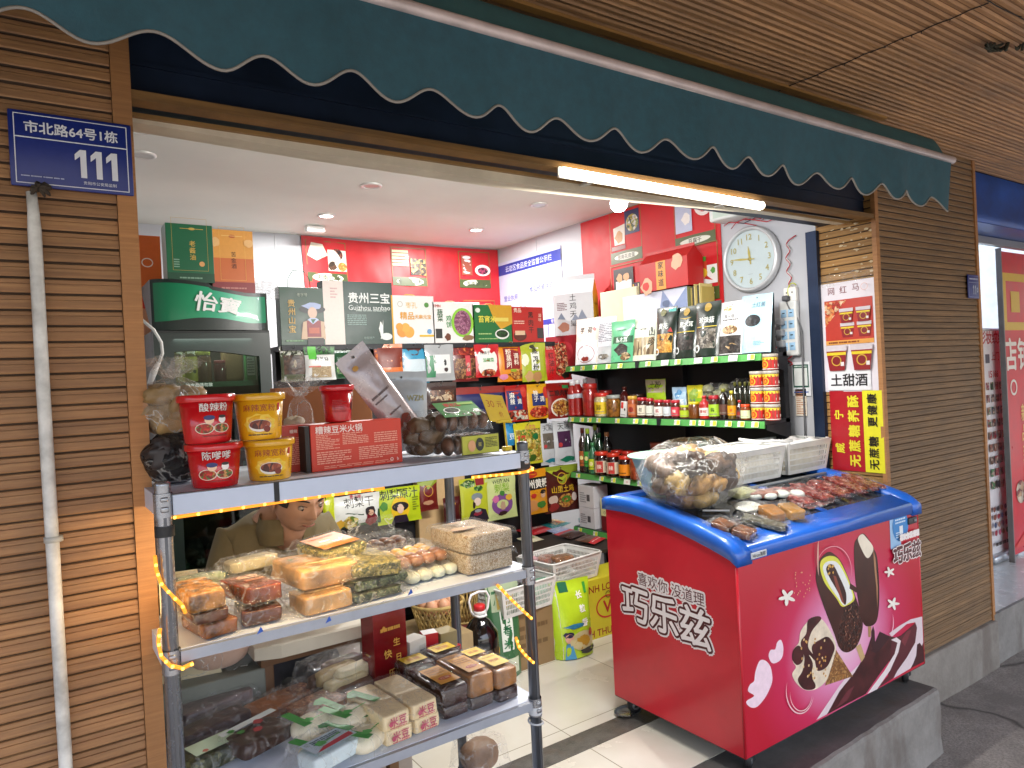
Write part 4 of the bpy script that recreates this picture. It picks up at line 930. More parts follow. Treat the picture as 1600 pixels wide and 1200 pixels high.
for i, (px, py, rz) in enumerate([(1240, 780, -.3), (1267, 773, -.3), (1294, 767, -.3), (1320, 761, -.3), (1344, 756, -.3)]):
    fpack(['red sausage packet at the end nearest the tofu', 'red sausage packet second from the tofu', 'middle packet of the red sausage row on the freezer', 'red sausage packet second from the pillar', 'red sausage packet nearest the pillar'][i], px, py, .078, .18, .018, meat, rz+.1, seed=i+3, rough=.25, group='red sausage packets on the freezer glass', fl=.02, fx=.006, milk=.05)
b = M(); film_over(b, .15, .05, .004, .02, 5, FILM(.2), 24); p, tl = on_top(1270, 790)
fpack('flat empty clear wrapper below the sausage packets', 1280, 788, .2, .03, .003, P('#8a4a44', .5), .1, seed=44, milk=.25, name='empty_wrapper', cat='wrapper')
brown = P('#6a3a16', .25, var=.45, scale=20, coat=.12)
def two_blocks(b):
    lump(b, -.0, .032, .0005, .085, .06, .022, brown, 3, .06, .35); lump(b, .0, -.032, .0005, .085, .06, .022, brown, 8, .06, .35)
fpack('pair of brown smoked tofu blocks in a clear packet by the freezer edge', 1145, 832, .085, .125, .022, brown, .35, seed=2, parts=two_blocks, fl=.018)
fpack('dark speckled seaweed packet beside the brown tofu pair', 1192, 820, .085, .13, .014, SPK(['#4a4a3a', '#6a6a58', '#3a3a30', '#8a8a74', '#55584a'], 130, .35, .6), .55, seed=9, rough=.2, fl=.02)
def tofu2(b):
    tf = P('#a8702c', .3, var=.3, scale=16); lump(b, -.035, .0, .0005, .06, .08, .032, tf, 3, .06, .35); lump(b, .035, .0, .0005, .06, .08, .032, P('#a0722f', .3, var=.4, scale=16), 8, .06, .35)
fpack('golden tofu loaf in a shiny packet on the freezer rim', 1220, 808, .13, .08, .034, brown, -.35, seed=6, parts=tofu2, fl=.025, gl=.8)
def coins(b):
    for i in range(4): lump(b, -.075+i*.05, .004*(-1)**i, .0005, .046, .05, .022, P('#cfd4cc', .3), i, .08, .75, 12)
fpack('strip of four round white cakes in film on the freezer', 1212, 778, .2, .05, .022, brown, -.5, seed=16, parts=coins, fl=.006, milk=.1)
fpack('flat oval white packet beside the tofu loaf', 1168, 795, .13, .075, .014, P('#d5d8cf', .5), .25, seed=19, e=.8, fl=.01, milk=.18)
fpack('small yellowish green packet at the foot of the white basket', 1160, 775, .11, .06, .02, P('#b9b98a', .5), .1, seed=21, fl=.012, milk=.15)
fpack('pinkish brown packet lying behind the tofu loaf', 1190, 776, .1, .05, .02, P('#9a6a5a', .5), -.5, seed=23, fl=.012, milk=.12)
b = M(); b.tube([tuple(on_top(1098, 800)[0]+Vector((0, 0, .006))), tuple(on_top(1140, 800)[0]+Vector((0, 0, .006)))], .004, P('#e4e4e2', .4), 8); tag(b.build('plastic_stick'), 'short white plastic stick below the big clear bag', 'stick')
b = M(); c = at(985, 1112, Z=.001); b.lathe([(.002, .001), (.035, .001), (.05, .012), (.052, .013), (.036, .004), (.002, .003)], P('#b9bdc0', .25, .7), n=24, sx=1.3); o = b.build('tin_dish', loc=(2.12, 2.33, .001)); tag(o, 'small flat metal dish on the floor under the freezer wheel', 'dish')
# ================================================================ DISPLAY RACK
RX0, RX1, RY0, RY1 = at(254, 770, Y=1.65).x, at(817, 720, Y=1.65).x, 1.65, 2.09
Z1, Z2, Z3 = 1.293, .963, .588      # tops of the shelves
t = thing('display_rack', 'grey steel display rack with white shelves stacked with packaged food', 'rack', ((RX0+RX1)/2, (RY0+RY1)/2, 0))
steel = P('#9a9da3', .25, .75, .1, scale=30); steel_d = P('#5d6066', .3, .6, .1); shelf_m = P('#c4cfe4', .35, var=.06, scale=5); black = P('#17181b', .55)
for x, y in ((RX0, RY0), (RX1, RY0), (RX0, RY1), (RX1, RY1)):
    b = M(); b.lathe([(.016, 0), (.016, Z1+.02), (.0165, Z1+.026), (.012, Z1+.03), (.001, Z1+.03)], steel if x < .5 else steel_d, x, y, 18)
    b.box(x-.003, x+.003, y-.0175, y-.0155, .01, Z1, steel_d)
    for z in (Z1, Z2, Z3, .2): b.lathe([(.019, z-.045), (.019, z+.005)], steel, x, y, 18, False); b.rbox(x, y-.019, z-.034, .016, .006, .012, .0028, steel, 2); b.rbox(x, y-.019, z-.012, .016, .006, .01, .0028, steel, 2)
    b.build('post', t, True)
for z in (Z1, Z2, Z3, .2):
    b = M(); b.box(RX0+.012, RX1-.012, RY0+.001, RY1-.001, z-.008, z, P('#dbe4f4', .35, var=.05, scale=5))  # shelf top painted paler than its edges to make up for its shade
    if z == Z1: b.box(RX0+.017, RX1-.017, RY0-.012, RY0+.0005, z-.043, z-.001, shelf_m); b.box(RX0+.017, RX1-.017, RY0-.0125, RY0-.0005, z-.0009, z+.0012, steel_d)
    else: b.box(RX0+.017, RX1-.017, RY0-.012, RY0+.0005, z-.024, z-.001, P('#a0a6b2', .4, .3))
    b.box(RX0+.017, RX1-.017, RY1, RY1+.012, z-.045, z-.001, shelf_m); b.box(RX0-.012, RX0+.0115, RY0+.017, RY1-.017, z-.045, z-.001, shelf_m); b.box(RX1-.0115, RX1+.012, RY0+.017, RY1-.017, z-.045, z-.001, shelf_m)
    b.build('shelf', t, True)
b = M(); b.box(at(432, 760, Y=1.637).x-.006, at(432, 760, Y=1.637).x+.006, RY0-.0135, RY0-.0125, Z1-.044, Z1+.0015, black)
b.build('tape', t, True)
for x, z, r in ((RX0, Z1-.075, .0195), (RX1, Z1-.035, .0205), (RX1, Z3-.03, .0195)): b = M(); b.lathe([(r, z-.011), (r, z+.011)], black if z > .8 else P('#c9ccd0'), x, RY0, 20, False); b.build('tape', t, True)
for px, py in ((405, 985), (640, 925), (512, 968)):
    b = M(); p = at(px, py, Y=RY0-.0125); b.add([(p.x-.006, p.y-.0003, p.z-.008), (p.x+.009, p.y-.0003, p.z-.004), (p.x+.004, p.y-.0003, p.z+.008)], [(0, 1, 2)], INK('#2458b8')); b.build('sticker_scrap', t, True)
# warm strip lights
led_b = EMIT('#ff9a28', .34); led_c = EMIT('#ffb848', 1.5)
def led(label, pts, parent_n=0, n=9, step=.017):
    t = thing('led_strip', label, 'light strip', tuple(pts[0]), group='warm light strips taped to the display rack'); P_ = [Vector(p)-Vector(pts[0]) for p in pts]
    b = M(); Q = []
    for i in range(len(P_)-1):
        for k in range(6): Q.append(P_[i].lerp(P_[i+1], k/6))
    Q.append(P_[-1]); b.tube(Q, .0042, led_b, 6); b.build('sleeve', t); d = 0; b = M(); b.rbox(0, -.0042, -.003, .006, .004, .006, .0015, led_c, 2); D0 = None
    for i in range(len(Q)-1):
        L = (Q[i+1]-Q[i]).length; d += L
        if d > step:
            d = 0
            if D0 is None: D0 = b.build('diode', t, loc=Q[i])
            else: c_ = D0.copy(); COL.objects.link(c_); c_.parent = t; c_.location = Q[i]
    return t
def arc(cx, cy, r, z0, z1, a0, a1, n=10): return [(cx+r*math.cos(a0+(a1-a0)*i/n), cy+r*math.sin(a0+(a1-a0)*i/n), z0+(z1-z0)*i/n) for i in range(n+1)]
led('glowing strip along the underside of the topmost white shelf', [(RX0+.02, RY0-.001, Z1-.049), (RX0+.3, RY0, Z1-.047), (RX0+.5, RY0-.001, Z1-.048)])
led('short glowing strip under the end of the topmost white shelf by the black tape', [(RX1-.17, RY0-.0, Z1-.052), (RX1-.06, RY0-.004, Z1-.056)]+arc(RX1, RY0, .026, Z1-.055, Z1-.045, -2.4, .6))
led('glowing strip sagging outside the post nearest the slatted wall', [tuple(at(*p, Y=1.635)) for p in ((242, 868), (244, 890), (252, 912), (268, 930), (284, 945), (290, 958))], step=.02)
led('glowing strip looped round the foot of the post nearest the slatted wall', [tuple(at(*p, Y=1.62)) for p in ((250, 982), (247, 1003), (252, 1026), (266, 1040), (285, 1044), (302, 1036))])
led('glowing strip slanting across the far post at the height of the black oil jug', [tuple(at(*p, Y=1.63)) for p in ((777, 914), (800, 938), (818, 955), (831, 967))], step=.015)
led('short glowing strip slanting across the far post below the oil jug strip', [tuple(at(*p, Y=1.63)) for p in ((806, 996), (811, 1012), (822, 1025), (834, 1036))], step=.015)
led('glowing strip running up the back post beside the slatted wall', [(RX0-.018, RY1-.02, .5), (RX0-.019, RY1-.02, .85), (RX0-.018, RY1-.02, 1.2)], step=.03)
area('strip_light', ((RX0+RX1)/2-.1, RY0+.012, Z1-.052), (math.radians(35), 0, 0), .7, .012, .95, (1, .74, .4), t)
l = bpy.data.lights.new('strip_glow', 'POINT'); l.energy = .15; l.color = (1, .6, .22); l.shadow_soft_size = .05; o = bpy.data.objects.new('strip_glow', l); COL.objects.link(o); o.location = (RX0-.035, RY0+.06, 1.06)
# ---------------- tubs and boxes on the top
def tub(label, loc, r0, r1, h, col, items, lidc, rz=0):
    t = thing('noodle_tub', label, 'tub', loc, rz); b = M(); m = P(col, .22, var=.05, coat=.5)
    b.lathe([(r0*.95, 0), (r0, .003), (r1, h*.86)], m, n=36); b.decor(cyl_map(r0, r1, 0, h*.86, span=2.5), items, 2.5*(r0+r1)/2/(h*.86), .0006, .0002)
    b.build('tub_body', t); b = M(); R_ = r1*1.09
    b.lathe([(r1, h*.845), (R_, h*.845), (R_*1.01, h*.875), (R_*1.01, h*.975), (R_*.97, h), (R_*.9, h*.985), (.001, h*.985)], P(lidc, .22, var=.04, coat=.5), n=36); b.build('lid', t); return t
redi = lambda s: [('t', .5, .86, .15, s, '#221a1c', .03), ('t', .5, .86, .15, s, '#f6ece6', .0)]
pic_red = [('e', .34, .36, .15, '#e8d8c8', .09), ('e', .34, .36, .135, SPK(['#c83020', '#d88a40', '#8a1c14', '#6a8a3a'], 90), .08), ('e', .62, .36, .14, '#e8d8c8', .08), ('e', .62, .36, .125, SPK(['#c83020', '#e0a060', '#8a1c14', '#5a7a3a'], 90), .07),
           ('e', .42, .56, .07, '#f0c8a8'), ('e', .42, .615, .085, '#28306a', .04), ('e', .62, .56, .06, '#f4ece8'), ('e', .62, .63, .06, '#26201e', .025), ('l', .3, .16, .75, .2, 1, '#7a1410')]
pic_yel = [('t', .5, .80, .14, '麻辣宽粉', '#9a3018', .01), ('r', .83, .72, .88, .9, '#b8322a'), ('p', [(.5+.30*math.cos(i*.3491)*(1 if i % 2 else .86), .40+.27*math.sin(i*.3491)*(1 if i % 2 else .86)) for i in range(18)], '#e9c33c'),
           ('e', .5, .36, .2, '#e6e2da', .11), ('e', .5, .385, .185, SPK(['#6a2a1c', '#8a3a24', '#4a1c14', '#a8583a'], 70), .085), ('e', .62, .27, .06, '#7a2a1c'), ('l', .28, .11, .72, .16, 1, '#3a3020'), ('l', .86, .3, .92, .62, 6, '#8a6a1a')]
def pz(px, py, Y): return at(px, py, Y=Y)
YT = 1.705
c1 = at(336, 735, Y=YT); c2 = at(425, 722, Y=YT)
tub('red noodle tub standing on the top shelf beside the post', (c1.x, YT, Z1+.001), .049, .057, .098, '#c4161e', redi('陈嗲嗲')+pic_red, '#c8141c', -.1)
tub('red noodle tub stacked on the other red tub of the top shelf', (c1.x-.012, YT-.003, Z1+.1), .049, .057, .108, '#c4161e', redi('酸辣粉')+pic_red, '#c8141c', .1)
tub('yellow noodle tub standing under another yellow tub', (c2.x-.003, YT+.01, Z1+.001), .047, .055, .095, '#e2a91e', pic_yel, '#d8a21a', -.2)
tub('yellow noodle tub stacked uppermost beside the red tubs', (c2.x-.02, YT+.012, Z1+.097), .047, .055, .108, '#e2a91e', pic_yel, '#d8a21a', -.25)
Yb = 1.735
def txtbox(px0, py0, px1, py1, Y): a_ = at(px0, py1, Y=Y); b_ = at(px1, py0, Y=Y); return a_, b_
fr = [('t', .3, .87, .085, '糟辣豆米火锅', '#f4e2da', .02), ('l', .05, .45, .30, .78, 9, '#eca58e'), ('l', .33, .52, .62, .78, 7, '#eca58e'), ('l', .68, .50, .95, .74, 5, '#eca58e'), ('l', .05, .14, .42, .42, 6, '#eca58e'), ('l', .5, .16, .95, .45, 7, '#eca58e'), ('l', .12, .04, .9, .11, 2, '#e8957c'), ('ring', .87, .1, .018, .006, '#f4e2da'), ('t', .94, .1, .05, 'b', '#f4e2da')]
xa = at(489, 740, Y=Yb); xb = at(630, 725, Y=Yb); wbx = xb.x-xa.x
BH = .118
carton('vermilion box with columns of small white print, on the top shelf', ((xa.x+xb.x)/2, Yb+.035, Z1+.001), wbx, .065, BH, '#cf3a22', fr, rz=.0, ry=.0, side_col='#b02a18')
x2 = at(462, 745, Y=1.79); carton('matching vermilion box standing half hidden behind the first', (x2.x+.02, 1.79+.03, Z1+.001), .1, .06, BH, '#c23520', [('t', .3, .87, .1, '糟辣', '#f4e2da', .02), ('l', .05, .15, .7, .75, 14, '#eca58e')])
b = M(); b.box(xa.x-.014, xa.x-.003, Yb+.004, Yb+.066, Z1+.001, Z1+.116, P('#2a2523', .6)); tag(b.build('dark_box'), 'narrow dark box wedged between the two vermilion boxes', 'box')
tub('red noodle tub turned sideways on top of the vermilion box', (at(527, 650, Y=1.78).x, 1.775, Z1+BH+.003), .033, .041, .095, '#b8161e', [('t', .85, .85, .13, '糟辣', '#e8d8d0', .02), ('e', .82, .5, .13, SPK(['#7a1a18', '#c89070', '#4a2a20'], 80)), ('l', .15, .3, .55, .7, 8, '#a01018')], '#c41a22', .2)
b = M(); bx = at(430, 640, Y=2.02); b.rbox(at(510, 640, Y=2.02).x, 2.05, Z1+.001, .29, .05, .215, .003, P('#a5673a', .75, var=.08)); tag(b.build('cardboard_box'), 'plain brown cardboard box at the back of the rack top', 'box')
# grey stand-up bags with a clear base
pc = at(640, 670, Y=1.84)
pouch('frosted pouch leaning far over the vermilion box', 'pouch', (at(633, 665, Y=1.84).x, 1.84, Z1+.085), .105, .27, '#a89a98', [('e', .34, .83, .09, '#b98a3a', .07), ('l', .15, .45, .8, .5, 1, '#5a4a4a'), ('l', .15, .4, .6, .43, 1, '#5a4a4a'), ('l', .3, .22, .75, .25, 1, '#5a4a4a'), ('o', .62, .1, .2, '#7a3020', 3, .14), ('o', .3, .08, .2, '#8a3a28', 5, .1)], ry=-.62, tilt=-.05, th=.03, rz=.1, gus=1, mat=P('#a99d9d', .25, .35, .15, scale=12, coat=.5))
pouch('upright silver grey pouch behind the leaning one', 'pouch', (at(636, 640, Y=1.9).x, 1.93, Z1+.012), .17, .235, '#9aa0a6', [('l', .1, .9, .4, .92, 1, '#70767c'), ('t', .72, .66, .14, 'WZM', '#8a8458', .03), ('l', .45, .3, .75, .33, 1, '#6a7076')], tilt=.0, th=.05, gus=1, mat=P('#9ea3a8', .3, .3, .1, scale=9, coat=.4))
def eggs(w, d, h, k, label_items, lc, label, loc, rz=0, top=False, wy=1.):
    t = thing('egg_carton', label, 'carton', loc, rz); b = M(); nn = k; em = P('#6a4c3a', .5, var=.45, scale=20)
    for i in range(nn):
        for j in range(2):
            lump(b, -w/2+w*(i+.5)/nn, -d/4+d/2*j, .004, w/nn*.86, d/2*.86, h*.8, em, i+j*5, .05, .95, 12)
    b.build('contents', t); f = M(); ny_ = 20
    f.grid(lambda u, v: ((u-.5)*w*1.06, (v-.5)*d*1.06, h*(.86+.10*abs(math.sin(u*nn*math.pi)))*(min(1, 9*min(u, 1-u, v, 1-v)) if 0 < u < 1 and 0 < v < 1 else 0)), 40, ny_, FILM(.06, gl=.8)); f.build('clear_lid', t)
    c = M()
    if top: F_ = flat((-w*.42, -d*.52, h*.72), (w*.86, .02, 0), (.0, d*.62, h*.62)); c.decor(F_, [('r', 0, 0, 1, 1, lc[0])]+label_items, 1.9, .0); c.decor(lambda u, v, hh: F_(1-u, v, -.001-hh), [('r', 0, 0, 1, 1, lc[0])], 1, .0)
    else: c.box(-w/2*.5, w/2*.98, -d/2*1.08, -d/2*1.06, h*.06, h*.92, INK(lc[1])); c.decor(flat((-w*.25, -d*.541, h*.06), (w*.74, 0, 0), (0, 0, h*.86)), label_items, w*.74/(h*.86), .0012)
    c.build('label_card', t); return t
ex = at(720, 690, Y=1.74)
eggs(.165, .12, .062, 5, [('fr', .0, .0, 1, 1, .012, '#2a2a18'), ('e', .26, .45, .1, '#d8a070', .13), ('e', .47, .5, .11, '#23281c', .15), ('t', .47, .5, .1, '蛋', '#b8b050', .01), ('l', .62, .3, .95, .85, 7, '#4a4a20')], ('#b4b43a', '#b9b93c'), 'clear egg carton with a yellow picture label, lower of the stacked two', (ex.x+.012, 1.75, Z1+.001))
eggs(.165, .12, .062, 5, [('t', .42, .8, .14, '寨岩蛋', '#b82a20', .03), ('e', .3, .42, .2, '#e8e8e0', .11), ('e', .3, .43, .17, SPK(['#1f3018', '#3a4a20', '#11180c'], 90), .085), ('r', .82, .2, .95, .4, '#e8e8e8'), ('r', .55, .75, .95, .88, '#8ab04a')], ('#2f7a2c', '#5a3f30'), 'egg carton topped by a green card, upper of the stacked two', (ex.x-.0, 1.76, Z1+.068), top=True)
sack('clear bag of round brown things between the vermilion box and the egg cartons', (at(660, 700, Y=1.8).x, 1.8, Z1+.002), .12, .14, .13, P('#6a5238', .5, var=.4), 12, .1, lumps=9, lsize=.05, knot=False)
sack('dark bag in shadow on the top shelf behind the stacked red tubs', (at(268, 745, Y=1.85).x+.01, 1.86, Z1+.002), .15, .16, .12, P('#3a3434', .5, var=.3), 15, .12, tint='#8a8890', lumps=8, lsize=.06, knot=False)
sack('knotted white plastic bag of brown mushrooms beside the red tubs', (at(275, 690, Y=1.86).x, 1.88, Z1+.11), .16, .16, .15, P('#a98a5a', .5, var=.4), 22, .4, lumps=10, lsize=.065)
sack('small knotted white bag showing between the yellow tub and the cardboard', (at(470, 660, Y=1.9).x, 1.9, Z1+.002), .07, .08, .2, P('#c9b9a0', .5), 25, .4, lumps=5, lsize=.04)
# yellow price flag on a stand
t = thing('price_flag', 'translucent yellow price flag on a yellow stand at the rack end', 'price tag', (at(793, 715, Y=1.72).x, 1.72, Z1))
yl = P('#d8b81e', .3, var=.05); b = M(); b.rbox(0, 0, 0, .025, .02, .014, .003, yl); b.tube([(0, 0, .01), (-.006, 0, .085)], .0032, yl, 8); b.rbox(-.009, 0, .083, .045, .012, .009, .002, yl); b.build('stand', t)
b = M(); S = lambda u, v, h: Vector((-.055+.075*u-.035*v, -.004-.006*v-h, .09+.082*v-.01*u)); b.grid(lambda u, v: S(u, v, 0), 4, 4, P('#d2b020', .3)); b.grid(lambda u, v: S(1-u, v, -.002), 4, 4, P('#d2b020', .3))
b.decor(S, [('t', .3, .66, .36, '30', '#b0601a', .0), ('t', .72, .66, .26, '元', '#b0601a', .0), ('t', .62, .3, .2, '价', '#b0601a', .0)], 1); b.build('flag', t)
# ---------------- food on the middle shelf
def mid(label, px, py, w, d, h, mat, rz=0, zo=0., S_=Z2, **k):
    zo *= 1.3; p = at(px, py, Z=S_+zo); t_ = packed(label, (p.x, max(p.y, RY0+d*.5), S_+zo+.0015), w, d, h, mat, rz, **k); t_.scale = (1.22, 1.15, 1.3); return t_
def bl(label, x, y, z0, w, d, h, mat, rz=.07, S_=Z2, **k): return packed(label, (x, y, S_+z0+.0015), w, d, h, mat, rz, **k)
toffee = P('#84491a', .2, var=.55, scale=16, coat=.2); dkbr = P('#5a2c16', .22, var=.4, scale=14, coat=.2); amber = P('#b0742a', .25, var=.6, scale=22, coat=.2, bmp=.4)
bl('brown loaf resting on the shelf, lowest of the stack by the post', .315, 1.735, 0, .075, .14, .034, toffee, .2, seed=1, fl=.014, e=.2)
bl('dark reddish loaf, middle of the stack by the post', .302, 1.735, .036, .078, .15, .026, dkbr, .05, seed=2, fl=.016, e=.2)
def ridged(b):
    for i in range(3): lump(b, 0, -.05+.05*i, .0, .08, .052, .042, amber, i, .07, .28, 14)
bl('golden brown ridged loaf, uppermost of the stack by the post', .295, 1.735, .064, .08, .155, .042, amber, .08, seed=3, parts=ridged, fl=.022, milk=.1)
leafg = SPK(['#20301a', '#35482a', '#8a9468', '#18220f', '#a0a880'], 50, .4, .5)
bl('long dark green leaf wrapped roll behind the loaf stack', .315, 1.90, .055, .16, .05, .036, leafg, .1, seed=4, fl=.012, e=.5)
bl('flat clear packet of pale rolls lying deep on the middle shelf', .31, 1.97, 0, .16, .07, .05, P('#b0a27c', .5, var=.3), .1, seed=5, fl=.015)
bl('reddish brown glossy block with foil print, beside the ridged loaf', .415, 1.765, .045, .088, .15, .04, P('#7d3414', .16, var=.5, scale=14, coat=.25), .28, seed=6, ry=.05, fl=.034, milk=.12, items=[('t', .5, .6, .34, '血豆', '#c8a088', .02), ('l', .2, .3, .8, .42, 2, '#b88a70')], e=.2, gl=.7)
bl('dark block lying under the glossy reddish brown one', .425, 1.75, 0, .09, .14, .036, dkbr, -.08, seed=7, fl=.035, e=.22)
tofu_m = P('#c8965a', .35, var=.5, scale=9, coat=.12)
gr_it = [('o', .12, .55, .06, '#4a6a3a', 3, .05), ('o', .45, .75, .05, '#4a6a3a', 4, .04), ('o', .86, .5, .09, '#3f7a4a', 5, .08), ('o', .9, .8, .06, '#3f7a4a', 6, .05), ('l', .15, .1, .85, .2, 1, '#e0c090')]
bl('yellowish loaf with green printed film, larger and higher of two alike', .58, 1.795, .048, .155, .20, .052, tofu_m, .12, seed=8, ry=.03, fl=.026, items=gr_it, milk=.12, gl=.8, e=.22)
bl('yellowish loaf with green printed film, at the shelf edge', .568, 1.715, 0, .125, .11, .044, tofu_m, .07, seed=9, fl=.022, items=gr_it, milk=.1, gl=.8, e=.22)
bl('empty looking clear packet leaning behind the reddish block', .46, 1.93, .075, .13, .06, .03, P('#a89a74', .5), .2, seed=10, fl=.016, milk=.16)
olive = SPK(['#8a7c3a', '#a89a4c', '#5c5c2a', '#c8b468', '#4a4c24'], 150, .4, .7); seaw = SPK(['#2a3a28', '#46583a', '#667650', '#1a2416', '#868e66'], 150, .4, .7)
bl('olive green crumbly block with an orange paper label', .655, 1.865, .088, .135, .16, .034, olive, .22, seed=11, ry=-.06, tilt=.05, fl=.022, items=[('r', .05, .08, .85, .85, '#d08040'), ('o', .35, .5, .13, '#ece0d4', 2, .06), ('o', .55, .35, .12, '#ece0d4', 4, .07), ('o', .66, .42, .06, '#ece0d4', 7, .03), ('l', .15, .68, .7, .76, 1, '#a8501c')], milk=.09)
bl('olive brown herb packet beside the loaf with green film', .715, 1.775, .052, .135, .19, .038, olive, -.06, seed=12, ry=.05, fl=.024, rough=.2, milk=.1)
bl('thin dark seaweed packet, middle of three stacked flat ones', .715, 1.75, .026, .15, .14, .024, seaw, .07, seed=13, fl=.02, rough=.2)
bl('thin dark seaweed packet lying flat at the shelf edge', .70, 1.725, 0, .14, .11, .022, seaw, .07, seed=14, fl=.028, rough=.2, milk=.1)
def balls(cols, nx, ny, dx, r, z=0):
    def f(b):
        for j in range(ny):
            for i in range(nx): lump(b, (i-(nx-1)/2)*dx+.3*r*(j % 2), (j-(ny-1)/2)*dx*.92, z, r*2.1, r*2.1, r*1.5, P(cols[j % len(cols)], .35, var=.2, coat=.12), i+j*7, .08, .95, 12)
    return f
bl('tray of round yellow and brown cakes sealed in film', .872, 1.83, .034, .165, .165, .036, None, .1, seed=15, parts=balls(['#8f6040', '#8a5c40', '#dcb878', '#e2ac38'], 4, 4, .04, .021), fl=.016, milk=.1)
bl('row of translucent white dumpling cakes under the yellow ones', .885, 1.78, 0, .17, .12, .032, None, .1, seed=16, parts=balls(['#cccfba', '#d2d2c0'], 4, 3, .041, .021), fl=.014)
t = packed('clear header bag of shiny dark brown balls behind the yellow cakes', (.85, 1.99, Z2+.0015), .16, .09, .085, None, .1, seed=17, parts=balls(['#4a2818', '#6a4024'], 4, 2, .038, .02, .045), fl=.012)
b = M(); b.grid(lambda u, v: (-.08+.16*u, .045+.01*v+.004*nz(u*5, v*3), .075+.06*v), 12, 6, FILM(.4)); b.build('header', t)
puff = SPK(['#efe0c4', '#e2cfae', '#f6ecd8', '#caa880', '#a8845c'], 230, .6, .8)
for i, (lb, zo) in enumerate((('puffed rice slab resting on the middle shelf', 0), ('puffed rice slab lying on top of the other slab', .056))):
    bl(lb, 1.048, 1.795-.004*i, zo, .155, .215, .054, puff, .02+.03*i, seed=18+i, fl=.008, rough=.02, e=.14, milk=.05, crk=.6, items=[] if not i else [('o', .35, .75, .12, '#a06a34', 4, .07), ('o', .2, .35, .3, '#b08a58', 5, .12)])
# ---------------- food on the low shelf
def low(label, px, py, w, d, h, mat, rz=0, zo=0., **k): return mid(label, px, py, w, d, h, mat, rz, zo, S_=Z3, **k)
creamb = P('#ead4a6', .45, var=.12, scale=8)
for i, (lb, x, y, zo) in enumerate((('cream coloured block lying lowest beneath the paler pair', .73, 1.775, 0), ('cream coloured block lying lowest beside the dark sugar block', .815, 1.785, 0), ('long cream coloured block nearest the white buns, upper layer', .72, 1.765, .043), ('long cream coloured block next to the dark sugar block, upper layer', .805, 1.775, .043))):
    t = bl(lb, x, y, zo, .078, .215, .041, creamb, .08, Z3, seed=30+i, fl=.014, e=.16, rough=.02, milk=.07, fx=.006)
    b = M(); b.decor(flat((-.034, -.1105, .004), (.068, 0, 0), (0, 0, .034)), [('t', .5, .6, .36, '米豆', '#b8405e', .03), ('l', .15, .1, .85, .25, 1, '#b8405e'), ('o', .2, .5, .1, '#b8405e', 3)], 2.1, .003); b.build('print', t)
sugd = P('#34160f', .22, var=.35, scale=14, coat=.25); sugb = P('#a06a30', .3, var=.4, scale=14, coat=.15)
lbl_o = [('r', .12, .12, .88, .72, '#d8962a'), ('e', .5, .28, .24, '#b83226', .13), ('t', .5, .28, .17, '红糖', '#f0c8a0', .01), ('l', .2, .45, .8, .66, 3, '#b87418')]
lbl_y = [('r', .12, .2, .9, .85, '#d8b420'), ('t', .5, .5, .24, '黄糖', '#c07018', .02), ('l', .2, .68, .8, .78, 1, '#c09018')]
for lb, x, y, zo, w, d, h, m_, sd2, its in (
 ('dark sugar slab lying beneath the labelled dark block', .915, 1.795, 0, .082, .20, .036, sugd, 40, []), ('dark sugar slab lying beneath the caramel block', 1.0, 1.79, 0, .078, .19, .036, sugd, 41, []), ('dark sugar slab lying beneath the block nearest the post', 1.082, 1.76, 0, .07, .15, .036, sugd, 42, []),
 ('dark sugar block with an orange label', .91, 1.785, .038, .084, .20, .05, sugd, 43, lbl_o), ('caramel brown sugar block with an orange label', .995, 1.78, .038, .078, .19, .06, sugb, 44, lbl_o), ('caramel sugar block with a yellow label nearest the post', 1.08, 1.75, .038, .072, .13, .052, sugb, 45, lbl_y),
 ('dark block with a yellow label behind the orange labelled blocks, nearest the red gift bag', .925, 1.965, 0, .095, .08, .07, sugd, 46, lbl_y), ('dark block with a yellow label behind the caramel block', 1.03, 1.975, 0, .095, .08, .075, sugd, 47, lbl_y), ('brown block with a yellow label standing behind the one nearest the post', 1.09, 1.885, 0, .075, .08, .072, sugb, 48, lbl_y)):
    bl(lb, x, y, zo, w, d, h, m_, .06, Z3, seed=sd2, fl=.015, items=its, e=.17, rough=.03, milk=.08, fx=.005, gl=.7)
def sticks(cols, n_, L, r_):
    def f(b):
        rg = random.Random(n_)
        for i in range(n_): lump(b, rg.uniform(-.03, .03), -.05+.1*i/n_, .012*(i % 3), L, r_, r_*.9, P(rg.choice(cols), .5, var=.2), i, .1, .35, 12)
    return f
low('large clear bag of pale bread sticks and brown pieces behind the buns', 535, 1080, .17, .13, .075, None, .25, 0, seed=50, parts=sticks(['#d8c9a0', '#c9b88a', '#6a4c34', '#5a4030', '#b8a070'], 9, .11, .04), fl=.025, milk=.09, gl=.9)
tb = SPK(['#a06848', '#c08560', '#884c34', '#d0a07c'], 110, .35, .5)
low('clear packet of reddish brown granules nearest the bread stick bag', 498, 1112, .12, .1, .022, tb, .35, .01, seed=51, fl=.02)
low('clear packet of brown granules lying behind the orange slab', 460, 1096, .1, .08, .022, tb, .4, 0, seed=52, fl=.018)
low('smooth orange brown slab in film in front of the grey cabinet', 425, 1112, .12, .09, .022, P('#a8683c', .35, var=.2), .4, 0, seed=53, fl=.02)
low('bundle of long clear tubes of dark meat nearest the rack post', 335, 1112, .17, .08, .03, P('#7a6a66', .3, var=.35, scale=20), .3, 0, seed=54, fl=.02, milk=.14, gl=.9)
low('long packet of dark dried strips at the front of the meat tubes', 330, 1150, .17, .07, .03, P('#4c3c3a', .35, var=.35), .33, .0, seed=55, fl=.02, milk=.1, gl=.9)
